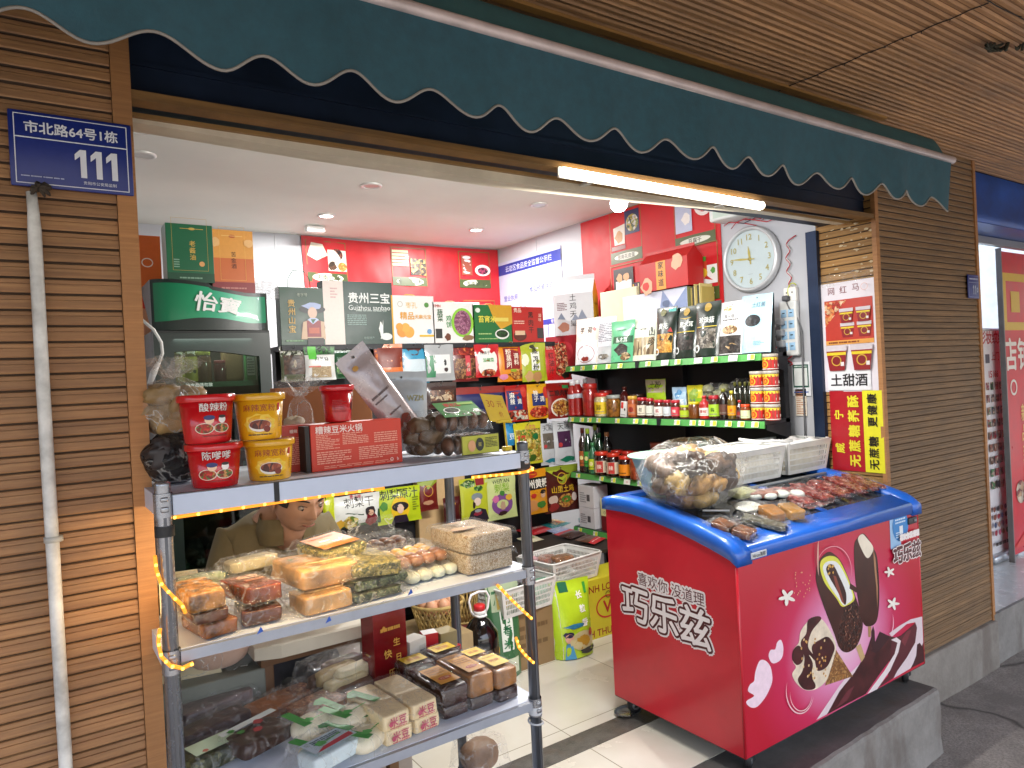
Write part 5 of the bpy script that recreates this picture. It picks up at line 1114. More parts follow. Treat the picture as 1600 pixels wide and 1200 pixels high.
low('dark brown packet with red flower print and a white green border', 405, 1165, .12, .085, .03, P('#3f2619', .3, var=.3), .4, .01, seed=56, fl=.016, items=[('r', -.05, .8, 1.05, 1.05, '#dfe4dc'), ('o', .6, .72, .1, '#a83038', 3), ('o', .42, .35, .09, '#a83038', 5), ('o', .2, .6, .07, '#3f8a3a', 6), ('o', .12, .85, .07, '#3f8a3a', 8)])
low('pale green labelled packet of shredded leaves beside the rack post', 330, 1192, .11, .08, .03, SPK(['#4a4a2a', '#6a6a40', '#343a1e'], 90), .3, .0, seed=57, fl=.016, items=[('r', .1, .1, .95, .8, '#c8dcb8'), ('o', .3, .2, .06, '#c86a50', 3)])
bun = P('#e6dcc0', .5, var=.06)
bi = [('r', -.02, -.02, .18, 1.02, '#3f9a44'), ('r', .82, -.02, 1.02, 1.02, '#3f9a44'), ('o', .8, .8, .14, '#2f8a3a', 3), ('o', .2, .2, .12, '#58b058', 9), ('l', .3, .1, .7, .2, 1, '#6ab060')]
for i, (px, py, lb, zo) in enumerate(((492, 1150, 'white bun in a green edged packet nearest the granules', .015), (548, 1138, 'white bun in a green edged packet nearest the cream blocks', .02), (505, 1188, 'white bun packet printed green at the shelf edge', .0), (572, 1170, 'white bun packet printed green beneath the cream blocks', .0))):
    low(lb, px, py, .1, .085, .04, bun, .3+.1*i, zo, seed=60+i, fl=.016, items=bi, e=.85, milk=.08)
low('white and red printed dumpling packet in front of the buns', 525, 1200, .11, .07, .03, P('#c9d8dc', .4), .3, .01, seed=66, fl=.012, items=[('r', .05, .1, .95, .9, '#c8d8e2'), ('p', [(.1, .1), (.9, .15), (.9, .4), (.3, .3)], '#c03848'), ('l', .2, .5, .8, .8, 3, '#40606a')])
# red gift bag etc. on the low shelf
carton('dark red gift bag with golden birthday lettering', (.865, 2.035, Z3+.002), .115, .075, .25, '#7c1418', [('t', .68, .52, .22, '生', '#d8a848', .02), ('t', .4, .40, .24, '快', '#d8a848', .02), ('t', .72, .33, .2, '日', '#d8a848', .02), ('t', .5, .16, .24, '乐', '#d8a848', .02), ('l', .2, .66, .8, .74, 1, '#c89038'), ('o', .3, .72, .06, '#c89038', 3), ('r', 0, .93, 1, .97, '#a86a28')], rz=.12, mat=P('#7c1418', .2, .2, .15, coat=.12), side=[('o', .5, .4, .2, '#c89038', 5, .04), ('r', 0, .93, 1, .97, '#a86a28')])
b = M(); c = at(610, 1046, Z=Z3+.002); b.rbox(c.x, 1.985, Z3+.0005, .15, .13, .012, .005, P('#7e8486', .4)); tag(b.build('tray'), 'shallow grey tray under the dark red gift bag', 'tray') if False else None
carton('white medicine style box standing beside the gift bag', (.965, 2.05, Z3+.001), .07, .055, .11, '#cfc9bf', [('r', .55, .1, .95, .8, '#b9b3a8'), ('l', .6, .2, .9, .7, 5, '#6a6a78')], rz=.3)
# plastic ties
b = M(); b.tube(arc(RX1, RY0, .021, Z3-.055, Z3-.07, 0, 6.28, 16), .003, P('#b9bdc2', .3), 6); tag(b.build('cable_tie'), 'pale wire tie round the foot of the post by the sugar blocks', 'tie')
# ---------------- under the rack
p = at(755, 1200, Z=.2); packed('clear bag with a round brown loaf on the lowest shelf', (at(757, 1190, Z=.21).x-.03, at(757, 1190, Z=.21).y-.02, .202), .13, .11, .1, P('#7a5a40', .6, var=.4), .2, seed=70, fl=.02, e=.8, milk=.15)
# ================================================================ TABLE, CABINET, SHOPKEEPER
t = thing('counter_table', 'cream topped counter with a worn edge behind the display rack', 'table', (.95, 2.33, 0))
b = M(); tm = P('#d8cdb8', .4, var=.08, scale=5); x0 = at(396, 1015, Y=2.2).x
rings = []
for i in range(41):
    x = x0+(.99-x0)*i/40; j = .006*nz(x*14, 3)*(1 if i < 12 else .3)
    rings.append([(x, 2.16+j+(.03*(1-i/6) if i < 6 else 0), .70), (x, 2.16+j+(.03*(1-i/6) if i < 6 else 0), .738), (x, 2.17, .742), (x, 2.44, .742), (x, 2.44, .70)])
b.loft(rings, tm, True, True, False); b.build('top', t, True)
b = M(); b.box(x0+.02, .97, 2.2, 2.42, .672, .6995, P('#6b4a2c', .6)); b.build('apron', t, True)
for x in (x0+.04, .95):
    for y in (2.22, 2.4): b = M(); b.rbox(x, y, 0, .035, .035, .672, .004, P('#6b4a2c', .6)); b.build('leg', t, True)
t = thing('metal_cabinet', 'grey green metal cabinet below the counter, beside the slatted wall', 'cabinet', (.4, 2.3, 0))
b = M(); gm = P('#7c7e72', .5, var=.12, scale=6); b.rbox(.40, 2.34, .05, .30, .28, .62, .006, gm, 2); b.build('body', t, True)
b = M(); b.rbox(.40, 2.195, .09, .25, .012, .5, .004, P('#6c7068', .5, var=.12), 2); b.tube([(.48, 2.18, .3), (.48, 2.18, .4)], .005, steel, 8); b.build('door', t, True)
for x in (.27, .53):
    for y in (2.22, 2.46): b = M(); b.rbox(x, y, 0, .03, .03, .05, .004, gm); b.build('foot', t, True)
b = M(); b.rbox(.98, 2.52, 0, .36, .03, .62, .04, P('#9a9088', .6)); b.rbox(.98, 2.56, .58, .3, .03, .02, .004, P('#9a9088', .6)) if False else None
tag(b.build('plastic_chair_back'), 'pale rounded plastic chair back in the shadow under the counter', 'chair')
# things on the cabinet
b = M(); c = at(292, 862, Y=2.3)
b.loft([[(c.x-.12, 2.28, z), (c.x+.02+.05*(1-(z-.672)/.3), 2.25, z), (c.x+.02+.05*(1-(z-.672)/.3), 2.253, z), (c.x-.12, 2.283, z)] for z in (.672, .80, .99)], P('#d8c8a0', .5), True, True, False)
S = flat((c.x-.10, 2.262, .9), (.12, -.02, 0), (0, 0, .07)); b.decor(S, [('t', .5, .5, .2, '茶点', '#a06838', 0)], 1.7, .012) if False else None
tag(b.build('card'), 'cream printed card leaning behind the long green roll', 'card')
packed('pale pink paper parcel behind the long green leaf roll', (at(335, 900, Y=2.28).x, 2.3, .672), .2, .16, .24, P('#e0b8a0', .6, var=.08), 0, seed=71, fl=.02, e=.7, milk=.2)
# shopkeeper
def skin_mesh(pts, edges, radii, root, sub=2):
    me = bpy.data.meshes.new('sk'); me.from_pydata([tuple(p) for p in pts], edges, []); me.update()
    o = bpy.data.objects.new('sk', me); COL.objects.link(o)
    sk = o.modifiers.new('s', 'SKIN'); sk.use_smooth_shade = True; sv = me.skin_vertices[0].data
    for i, r in enumerate(radii): sv[i].radius = r if isinstance(r, tuple) else (r, r)
    sv[root].use_root = True
    ss = o.modifiers.new('u', 'SUBSURF'); ss.levels = sub; ss.render_levels = sub
    bpy.context.view_layer.update(); dg = bpy.context.evaluated_depsgraph_get(); ev = o.evaluated_get(dg); m2 = ev.to_mesh()
    vs_ = [tuple(v.co) for v in m2.vertices]; fs = [tuple(p.vertices) for p in m2.polygons]; ev.to_mesh_clear(); bpy.data.objects.remove(o); bpy.data.meshes.remove(me); return vs_, fs
HC = at(467, 800, Y=2.36); HX, HY = HC.x, 2.36
t = thing('person', 'man in an olive tan collared jacket seated at the counter, looking down', 'person', (HX-.02, 2.52, 0))
skin = P('#a98068', .5, var=.1, scale=14, bmp=.08)
b = M()
# body: hips, spine, neck, arms with hands, legs
def Vv(x, y, z): return Vector((HX-.02+x, 2.52+y, z+(.125 if z > .8 else .1 if z > .6 and y > -.05 else .06 if z > .48 else 0)))
pts = [Vv(0, .12, .50), Vv(0, .10, .68), Vv(0, .05, .86), Vv(0, -.02, .985), Vv(0, -.06, 1.02)]; ed = [(0, 1), (1, 2), (2, 3), (3, 4)]; rad = [(.15, .11), (.13, .09), (.12, .08), (.05, .05), (.045, .045)]
def limb(start, chain):
    prev = start
    for p, r in chain: pts.append(p); rad.append(r); ed.append((prev, len(pts)-1)); prev = len(pts)-1
    return prev
for s in (-1, 1):
    w_ = limb(2, [(Vv(s*.13, .05, .83), .04), (Vv(s*.17, -.02, .66), .035), (Vv(s*.12, -.16, .765), .03), (Vv(s*.07, -.21, .762), (.022, .03)), (Vv(s*.05, -.235, .762), (.016, .036))])
    for k in range(4): limb(w_, [(Vv(s*(.075-.018*k), -.262, .762), .009), (Vv(s*(.07-.02*k), -.285-.004*(k % 3), .758), .008), (Vv(s*(.066-.02*k), -.303-.005*(k % 3), .751), .007)])
    limb(w_-1, [(Vv(s*.035, -.225, .765), .01), (Vv(s*.015, -.24, .76), .008)])
    limb(0, [(Vv(s*.10, .02, .50), .085), (Vv(s*.12, -.30, .50) if False else Vv(s*.12, -.02, .47), .08), (Vv(s*.13, -.05, .28), .055), (Vv(s*.13, -.03, .09), .04), (Vv(s*.13, -.12, .045), .035)])
vs_, fs = skin_mesh(pts, ed, rad, 0); b.add(vs_, fs, skin, True)
# head
HR = Matrix.Translation((HX, HY, 1.140)) @ Matrix.Rotation(.18, 4, 'Z') @ Matrix.Rotation(.34, 4, 'X') @ Matrix.Diagonal((1.04, 1.04, .95, 1))
def g_(x, y, z, cx, cy, cz, s, sz=None): sz = sz or s; return math.exp(-(((x-cx)**2+(y-cy)**2)/s**2+((z-cz)/sz)**2))
def headp(u, v):
    a = 2*math.pi*u-math.pi/2; tt = math.pi*(v-.5); x = math.cos(tt)*math.cos(a); y = math.cos(tt)*math.sin(a); z = math.sin(tt)
    X_ = .076*x*(1-.16*max(0, -z)**1.5); Y_ = .094*y; Z_ = .118*z
    if y < 0:   # the face looks along -y
        Y_ *= 1-.13*max(0, -z); f = -y
        n = .024*g_(X_, 0, Z_, 0, 0, -.018, .013, .017)+.010*g_(X_, 0, Z_, 0, 0, .005, .008, .028)
        n -= .0095*(g_(X_, 0, Z_, .031, 0, .012, .016, .011)+g_(X_, 0, Z_, -.031, 0, .012, .016, .011))
        n += .006*(g_(X_, 0, Z_, .03, 0, .031, .022, .008)+g_(X_, 0, Z_, -.03, 0, .031, .022, .008))
        n += .0045*(g_(X_, 0, Z_, .031, 0, .010, .012, .007)+g_(X_, 0, Z_, -.031, 0, .010, .012, .007))
        n += .007*g_(X_, 0, Z_, 0, 0, -.050, .020, .006)+.0055*g_(X_, 0, Z_, 0, 0, -.063, .017, .006)-.006*g_(X_, 0, Z_, 0, 0, -.0565, .023, .0028)-.003*g_(X_, 0, Z_, 0, 0, -.076, .018, .006)
        n += .009*g_(X_, 0, Z_, 0, 0, -.095, .022, .014)+.005*(g_(X_, 0, Z_, .045, 0, -.022, .018, .018)+g_(X_, 0, Z_, -.045, 0, -.022, .018, .018))
        n -= .003*(g_(X_, 0, Z_, .030, 0, -.042, .006, .014)+g_(X_, 0, Z_, -.030, 0, -.042, .006, .014))
        n += .006*(g_(X_, 0, Z_, .010, 0, -.026, .006, .006)+g_(X_, 0, Z_, -.010, 0, -.026, .006, .006))
        Y_ -= n*f
    return HR @ Vector((X_, Y_, Z_))
b.grid(headp, 110, 80, skin)
for s in (-1, 1):   # ears
    b.grid(lambda u, v: HR @ Vector((s*(.074+.012*math.sin(math.pi*v)*(1 if u < .5 else .3)+.004), .008+.018*math.cos(2*math.pi*u)*math.sin(math.pi*v), -.008+.032*(v-.5)*2*.95+.006*math.sin(2*math.pi*u))), 14, 12, skin)
b.tube([(HX-.01, 2.47, 1.0), (HX-.005, 2.43, 1.04), (HX, HY+.02, 1.12)], [.062, .055, .05], skin, 16)
b.build('body', t, True)
b = M()   # eyes, brows, lips
for s in (-1, 1):
    e = HR @ Vector((s*.031, -.0765, .0085)); b.T = Matrix.Translation(e) @ Matrix.Rotation(.18, 4, 'Z'); b.lathe([(.0005, -.011), (.006, -.009), (.0105, -.004), (.0115, 0), (.0105, .004), (.006, .009), (.0005, .011)], P('#8f7f74', .25), n=14); b.T = None
    e2 = HR @ Vector((s*.031+.001, -.0858, .0055)); b.T = Matrix.Translation(e2) @ Matrix.Rotation(.18, 4, 'Z'); b.lathe([(.0005, -.0052), (.0052, 0), (.0005, .0052)], P('#1c1210', .2), n=12, sy=.5); b.T = None
b.build('eyes', t, True)
b = M()
for s in (-1, 1):
    pts_ = [HR @ Vector((s*(.014+.035*k/6), -.096+.018*(k/6)**2*1.3, .0335+.005*math.sin(math.pi*k/6))) for k in range(7)]; b.tube(pts_, [.0018, .0032, .0034, .0032, .003, .0025, .001], P('#201713', .8), 6)
    pts_ = [HR @ Vector((s*(.020+.023*k/6), -.0945+.012*(k/6)**2, .0165+.0035*math.sin(math.pi*k/6))) for k in range(7)]; b.tube(pts_, .0012, P('#2a1c16', .7), 5)
b.build('eyebrows', t, True)
b = M()
def hairp(u, v):
    a = 2*math.pi*u-math.pi/2; x = math.cos(a); y = math.sin(a); lo = .05 if y < 0 else .05-.115*(y**.7); lo = max(lo, -.06)
    if abs(x) > .8 and y < .35: lo = min(lo, .0)
    z0_ = lo/.118; zz = z0_+(1-z0_)*v; cz = math.sqrt(max(0, 1-min(1, zz)**2)); k = 1.07+.02*nz(x*8, y*8+v*9)
    return HR @ Vector((.076*x*cz*k, .094*y*cz*k, .118*zz*k+.002))
b.grid(hairp, 72, 20, P('#191413', .55, bmp=.5, scale=60)); b.build('hair', t, True)
b = M(); lip = P('#7d4638', .55); pts_ = [HR @ Vector((.022*(k/5-1), -.0925+.012*abs(k/5-1)**2, -.0575-.002*math.cos((k/5-1)*1.5))) for k in range(11)]; b.tube(pts_, [.0006]+[.0026]*9+[.0006], lip, 6); b.build('lips', t, True)
# jacket
jk = P('#65583a', .75, var=.12, scale=7, bmp=.3); pts = [Vv(0, .11, .58), Vv(0, .09, .72), Vv(0, .04, .87), Vv(0, .01, .935)]; ed = [(0, 1), (1, 2), (2, 3)]; rad = [(.19, .14), (.19, .14), (.165, .12), (.10, .085)]
for s in (-1, 1): limb(2, [(Vv(s*.155, .04, .875), (.07, .07)), (Vv(s*.205, .0, .76), .062), (Vv(s*.21, -.04, .66), .058), (Vv(s*.15, -.14, .77), .05), (Vv(s*.12, -.165, .768), .046)])
vs_, fs = skin_mesh(pts, ed, rad, 0); b = M(); b.add(vs_, fs, jk, True); b.build('jacket', t, True)
b = M()
def collar(u, v):   # stand collar open at the throat
    a = math.radians(-70+(u)*320)+math.pi/2-math.radians(90); a = -math.pi/2+.35+(2*math.pi-.7)*u
    r = .085-.006*v+.02*(v if v < .5 else 1-v); return Vector((HX-.012+r*1.12*math.cos(a), 2.475+r*.95*math.sin(a)-.012*v, .985+.085*v+.03*max(0, math.sin(a))*v+.006*nz(u*5, v*3)))
b.grid(collar, 40, 8, jk); b.grid(lambda u, v: collar(u, v)+Vector((0, 0, -.002))+(Vector((HX-.012, 2.475, 0))-Vector((collar(u, v).x, collar(u, v).y, 0)))*.06, 40, 8, P('#3a3628', .8)); b.build('collar', t, True)
b = M(); tr_ = P('#2b2d33', .8); pts = [Vv(0, .12, .50), Vv(0, .11, .58)]; ed = [(0, 1)]; rad = [(.17, .13), (.17, .12)]
for s in (-1, 1): limb(0, [(Vv(s*.10, .02, .50), .1), (Vv(s*.12, -.02, .47), .095), (Vv(s*.13, -.05, .28), .07), (Vv(s*.13, -.03, .1), .055)])
vs_, fs = skin_mesh(pts, ed, rad, 0); b.add(vs_, fs, tr_, True); b.build('trousers', t, True)
for s in (-1, 1):
    b = M(); lump(b, HX-.02+s*.13, 2.52-.09, .0, .09, .24, .085, P('#1a1a1c', .5), 3, .04, .7, 14); b.build('shoe', t, True)
t = thing('stool', 'dark round stool under the seated shopkeeper', 'stool', (HX-.02, 2.66, 0)); t.scale = (1, 1, 1.12)
b = M(); b.lathe([(.001, .37), (.15, .37), (.16, .385), (.15, .40), (.001, .4)], P('#2b2b2e', .6), n=28); b.build('seat', t)
for i in range(4): b = M(); a = i*math.pi/2+.78; b.tube([(.12*math.cos(a), .12*math.sin(a), .37), (.15*math.cos(a), .15*math.sin(a), 0)], .011, P('#4a4a4e', .4, .6), 8); b.build('leg', t)
# ================================================================ FRIDGE
YFr = 3.6; fx0, fx1 = at(238, 500, Y=YFr).x, at(420, 500, Y=YFr).x; fw = fx1-fx0
t = thing('drinks_fridge', 'tall dark green glass-door drinks fridge with a glossy wavy header', 'fridge', ((fx0+fx1)/2, YFr+.3, 0))
dg_ = P('#16241f', .35, var=.1); b = M(); zs = at(330, 516, Y=YFr).z
b.box(fx0, fx0+.03, YFr+.05, YFr+.6, .05, zs, dg_); b.box(fx1-.03, fx1, YFr+.05, YFr+.6, .05, zs, dg_); b.box(fx0, fx1, YFr+.57, YFr+.6, .05, zs, dg_); b.box(fx0, fx1, YFr+.05, YFr+.569, .05, .2, dg_); b.box(fx0+.031, fx1-.031, YFr+.051, YFr+.569, zs-.03, zs-.001, dg_)
b.box(fx0+.031, fx0+.036, YFr+.06, YFr+.568, .2, zs-.03, P('#8d9384', .5)); b.box(fx1-.036, fx1-.031, YFr+.06, YFr+.568, .2, zs-.03, P('#8d9384', .5)); b.box(fx0+.036, fx1-.036, YFr+.56, YFr+.569, .2, zs-.03, P('#4a5148', .5)); b.build('cabinet', t, True)
# header with wavy top and bottom edge
def wav(u): return .5-.5*math.cos(math.pi*min(1, max(0, u*1.25)))
ztl, ztr = at(236, 437, Y=YFr).z, at(418, 460, Y=YFr).z
def ztop(u): return ztl+.004+.012*math.sin(u*math.pi*1.1)*(1 if u < .5 else .2)-(ztl-ztr)*(3*u*u-2*u**3)*1.15+(.012*max(0, u-.8)/.2)
b = M(); n = 30; rr = []
for i in range(n+1):
    u = i/n; x = fx0+fw*u; bow = -.02*math.sin(math.pi*u); e = .02*(abs(2*u-1)**8); z1_ = ztop(u)
    rr.append([(x, YFr+.05, zs), (x, YFr+.0+bow+e, zs), (x, YFr+bow+e, z1_), (x, YFr+.35, z1_)])
b.loft(rr, dg_, True, True, False)
def HS(u, v, h):
    bow = -.02*math.sin(math.pi*u)+.02*(abs(2*u-1)**8); zb_ = zs+.03+.022*math.sin(math.pi*(1-u)*1.0)**2-.03*max(0, (u-.35))*(1 if u < .8 else 1-(u-.8)*5)+.01; zt = ztop(u)-.018
    return Vector((fx0+fw*u, YFr+bow-h, zb_+(zt-zb_)*v))
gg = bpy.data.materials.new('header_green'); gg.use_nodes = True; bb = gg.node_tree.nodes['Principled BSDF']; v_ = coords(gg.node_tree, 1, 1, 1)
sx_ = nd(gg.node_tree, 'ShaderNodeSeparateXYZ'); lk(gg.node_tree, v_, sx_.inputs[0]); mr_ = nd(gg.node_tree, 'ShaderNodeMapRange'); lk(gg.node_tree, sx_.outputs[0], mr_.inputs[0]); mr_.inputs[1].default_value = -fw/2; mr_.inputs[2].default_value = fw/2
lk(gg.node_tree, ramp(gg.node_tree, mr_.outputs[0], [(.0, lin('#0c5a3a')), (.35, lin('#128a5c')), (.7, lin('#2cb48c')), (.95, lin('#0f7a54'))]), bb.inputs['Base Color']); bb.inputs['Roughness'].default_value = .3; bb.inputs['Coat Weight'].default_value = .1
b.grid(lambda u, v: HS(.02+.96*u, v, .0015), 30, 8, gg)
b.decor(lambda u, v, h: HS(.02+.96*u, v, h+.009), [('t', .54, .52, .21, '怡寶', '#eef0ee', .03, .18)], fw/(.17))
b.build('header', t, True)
# door
b = M(); dz0, dz1 = .22, zs-.012; gx0, gx1 = fx0+.085, fx1-.055
def archz(u): return at(330, 545, Y=YFr).z-.012-(.028*(3*u*u-2*u**3))+.012*math.sin(u*math.pi)
b.box(fx0, gx0, YFr, YFr+.045, dz0, dz1, dg_); b.box(gx1, fx1, YFr, YFr+.045, dz0, dz1, dg_); b.box(gx0, gx1, YFr, YFr+.045, dz0, .32, dg_)
rr = [[(gx0+(gx1-gx0)*i/24, YFr, archz(i/24)), (gx0+(gx1-gx0)*i/24, YFr, dz1), (gx0+(gx1-gx0)*i/24, YFr+.045, dz1), (gx0+(gx1-gx0)*i/24, YFr+.045, archz(i/24))] for i in range(25)]
b.loft(rr, dg_, True, True, False)
b.box(fx0, fx1, YFr+.002, YFr+.045, dz1+.001, zs-.001, P('#0c1210')); b.build('door', t, True)
b = M(); b.box(gx0-.005, gx1+.005, YFr+.022, YFr+.026, .31, zs-.08, GLASS('#c4cec8', .035)); b.build('door_glass', t, True)
zsh = [at(330, 598, Y=YFr+.1).z, .95, .6, .33]
for z in zsh: b = M(); b.box(fx0+.04, fx1-.04, YFr+.06, YFr+.55, z-.008, z, P('#3a5a48', .4)); b.box(fx0+.04, fx1-.04, YFr+.052, YFr+.06, z-.022, z+.004, P('#2f7a55', .4)); b.build('shelf', t, True)
b = M(); S = flat((fx0+.09, YFr+.0215, zsh[0]-.021), (.2, 0, 0), (0, 0, .024)); b.decor(S, [('t', .5, .5, .10, '放食品请勿放', '#cfe4d8', .0)], 8); b.build('door_lettering', t, True)
b = M(); b.rbox(gx0-.04, YFr-.02, 1.0, .02, .02, .3, .006, P('#2a3a34', .4)); b.build('handle', t, True)
l = bpy.data.lights.new('fridge_light', 'AREA'); l.energy = .8; l.size = .35; l.color = (.9, 1, .93); o = bpy.data.objects.new('fridge_light', l); COL.objects.link(o); o.location = ((fx0+fx1)/2, YFr+.14, zs-.04); o.rotation_euler = (0, 0, 0)
ylw = '#c2b94a'
for i, px in enumerate((279, 299)):
    p = at(px, 590, Y=YFr+.13); bottle(['yellow labelled drink bottle at the fridge hinge side', 'yellow labelled drink bottle next to the brown jar in the fridge'][i], (p.x, YFr+.13, zsh[0]+.001), .031, .185, '#5a5220', '#a8a83a', ylw, [('t', .5, .62, .3, '汁', '#2a2a18', .02), ('o', .65, .4, .12, '#3a4a1a', 3)], group=None, lab0=.05, lab1=.7, shoulder=.72)
p = at(319, 590, Y=YFr+.14); jar('brown jar with a yellow lid on the upper fridge shelf', (p.x, YFr+.14, zsh[0]+.001), .036, .16, '#6a4a34', '#9a9a3c')
p = at(345, 590, Y=YFr+.14); jar('small dark red jar on the upper fridge shelf', (p.x, YFr+.15, zsh[0]+.001), .03, .11, '#5a2428', '#8a3038')
p = at(367, 590, Y=YFr+.16); packed('brown paper packet standing on the upper fridge shelf', (p.x, YFr+.2, zsh[0]+.001), .1, .06, .17, P('#8a6a44', .5, var=.2), 0, seed=3, fl=.004, milk=.15)
p = at(393, 590, Y=YFr+.1); carton('green and white panelled packet by the fridge door edge', (p.x, YFr+.12, zsh[0]+.001), .048, .04, .145, '#2f8a4c', [('r', .1, .2, .9, .85, '#cfe0d4'), ('l', .15, .25, .85, .8, 6, '#5a7a68')])
for i, (px, c, lb) in enumerate(((272, '#6a7078', 'grey capped carton on the second fridge shelf'), (350, '#5a2a44', 'purple red carton on the second fridge shelf'), (385, '#7a2a24', 'dark red carton on the second fridge shelf'))):
    p = at(px, 640, Y=YFr+.12); carton(lb, (p.x, YFr+.15, zsh[1]+.001), .08, .08, .26, c, [('r', .1, .4, .9, .8, '#8f949c'), ('l', .15, .45, .85, .75, 4, '#4a4e55')])
p = at(301, 640, Y=YFr+.12); bottle('white bottle with a red mark on the second fridge shelf', (p.x, YFr+.12, zsh[1]+.001), .035, .27, '#cfd0cc', '#e8e8e6', '#d8d8d4', [('e', .5, .5, .16, '#b8303a')])
for i in range(5):
    x = fx0+.08+.085*i; sack(['dark bagged greens', 'dark bagged roots', 'red bagged peppers', 'green bagged leaves', 'brown bagged buns'][i]+' on the low fridge shelf seen through the glass', (x, YFr+.2, zsh[2]+.001), .085, .16, .16+.03*(i % 2), P(['#2f4a34', '#4a3a2c', '#7a3434', '#3f6a44', '#7a6044'][i], .5, var=.4), 40+i, .1, lumps=5, lsize=.05, knot=False)
    sack(['pale bagged noodles', 'dark green bundle', 'pink bagged meat', 'brown wrapped parcel', 'green wrapped leaves'][i]+' on the bottom fridge shelf', (x, YFr+.2, zsh[3]+.001), .085, .16, .14+.03*((i+1) % 2), P(['#a8a088', '#2f4a34', '#8a4a50', '#6a4a34', '#3a5a3c'][i], .5, var=.4), 60+i, .1, lumps=5, lsize=.05, knot=False)
# boxes on the fridge
def fbox(label, px0, py0, px1, py1, Y, d, col, front=(), zb=None, w_=None, **k):
    a_, c_ = at(px0, py1, Y=Y), at(px1, py0, Y=Y); z = a_.z if zb is None else zb
    return carton(label, ((a_.x+c_.x)/2, Y+d/2, z), c_.x-a_.x, d, c_.z-z, col, front, **k)
gold = '#c9a84e'
fbox('green gift box with gold vertical lettering on top of the fridge', 262, 353, 331, 430, YFr+.02, .12, '#14603c', [('fr', .12, .2, .88, 1.1, .006, gold), ('tv', .55, .55, .14, '老酱油', gold, .02), ('e', .55, .92, .07, gold, .03), ('r', .3, .915, .8, .925, gold), ('e', .74, .32, .06, '#d8a060'), ('r', 0, 0, 1, .16, '#1a4a32'), ('l', .25, .05, .8, .1, 1, '#7aa088'), ('l', .14, .24, .26, .4, 4, '#8ab098')], zb=ztop(.3)-.004, rz=0, side_col='#9aa8a0')
fbox('orange gift box with a paler top on the fridge beside the green one', 332, 362, 394, 438, YFr+.03, .1, '#c96a34', [('r', 0, .55, 1, 1, '#dc9a44'), ('fr', .2, .2, .8, 1.05, .006, '#e8b85a'), ('tv', .52, .52, .13, '苦金酒', '#3a2418', .01), ('e', .5, .9, .08, '#b8542c', .04), ('r', .25, .9, .75, .91, '#e8c070'), ('r', 0, 0, 1, .17, '#8a3034'), ('l', .2, .05, .8, .1, 1, '#c08078'), ('o', .1, .8, .12, '#e8b878', 3), ('o', .9, .8, .12, '#e8b878', 4)], zb=ztop(.72)-.002)
t_ = thing('tray_stack', 'stack of clear empty plastic trays behind the boxes on the fridge', 'trays', (at(405, 400, Y=YFr+.2).x, YFr+.25, ztop(.8)))
for i in range(7):
    b = M(); b.rbox(0, 0, .015*i, .17, .16, .012, .005, FILM(.25, gl=.9), 2); b.build('tray_piece', t_)
b = M(); o_x0, o_x1 = at(216, 500, Y=YFr+.45).x-.05, at(257, 500, Y=YFr+.45).x; zt_ = at(238, 368, Y=YFr+.45).z
b.rbox((o_x0+o_x1)/2, YFr+.53, 0, o_x1-o_x0, .14, zt_, .004, P('#d99a78', .4)); S = flat((o_x0, YFr+.4595, 0), (o_x1-o_x0, 0, 0), (0, 0, zt_)); b.decor(S, [('r', 0, .86, 1, 1, '#dd6a2a'), ('e', .7, .85, .5, '#d8402c', .18), ('e', .5, .76, .4, '#e884b0', .14), ('ring', .62, .94, .16, .03, '#f4e8e0', .14), ('l', .2, .3, .8, .6, 8, '#b8503a')], (o_x1-o_x0)/zt_)
tag(b.build('poster_board'), 'tall orange and pink printed board standing behind the fridge by the wall trim', 'display board')
t_ = thing('cable', 'white cable with an inline plug hanging beside the fridge', 'cable', tuple(at(236, 515, Y=2.6)))
b = M(); L = t_.location; P_ = [at(*p, Y=2.6)-L for p in ((222, 500), (240, 515), (252, 535), (254, 552), (248, 568))]; b.tube(P_, .005, P('#d5d5d0', .4), 8); b.build('cord', t_)
b = M(); P_ = [at(*p, Y=2.6)-L for p in ((248, 566), (240, 582), (234, 600))]; b.tube(P_, [.007, .011, .008], P('#c9c9c6', .3), 10); b.build('plug', t_)
# ================================================================ BACK DISPLAY
YB = 4.0; Bz = at(650, 537, Y=YB).z; bx0, bx1 = at(440, 560, Y=YB).x, 3.10
t = thing('hook_display', 'black pegboard display of hanging packets behind the rack', 'display stand', ((bx0+bx1)/2, YB+.2, 0))
bk_ = P('#202126', .5, .2); b = M(); b.box(bx0, bx1, YB+.12, YB+.15, .1, Bz-.02, bk_); b.build('pegboard', t, True)
b = M(); b.box(bx0, bx1, YB-.02, YB+.35, Bz-.03, Bz, bk_); b.build('top_shelf', t, True)
for x in (bx0+.015, 2.0, bx1-.015): b = M(); b.box(x-.015, x+.015, YB+.15, YB+.19, 0, Bz-.03, bk_); b.build('upright', t, True)
b = M(); b.box(bx0, bx1, YB-.05, YB+.4, 0, .1, bk_); b.build('base', t, True)
b = M()
for z in (1.6, 1.3, 1.0): 
    for k_ in range(26): x = bx0+.03+k_*.07; b.box(x, x+.004, YB+.1185, YB+.1195, z-.006, z+.006, P('#0b0b0d'))
b.build('slots', t, True)
zt = Bz+.001
def onb(label, px0, py0, px1, py1, col, front, d=.09, dy=0., **k): return fbox(label, px0, py0, px1, py1, YB+dy, d, col, front, zb=zt, **k)
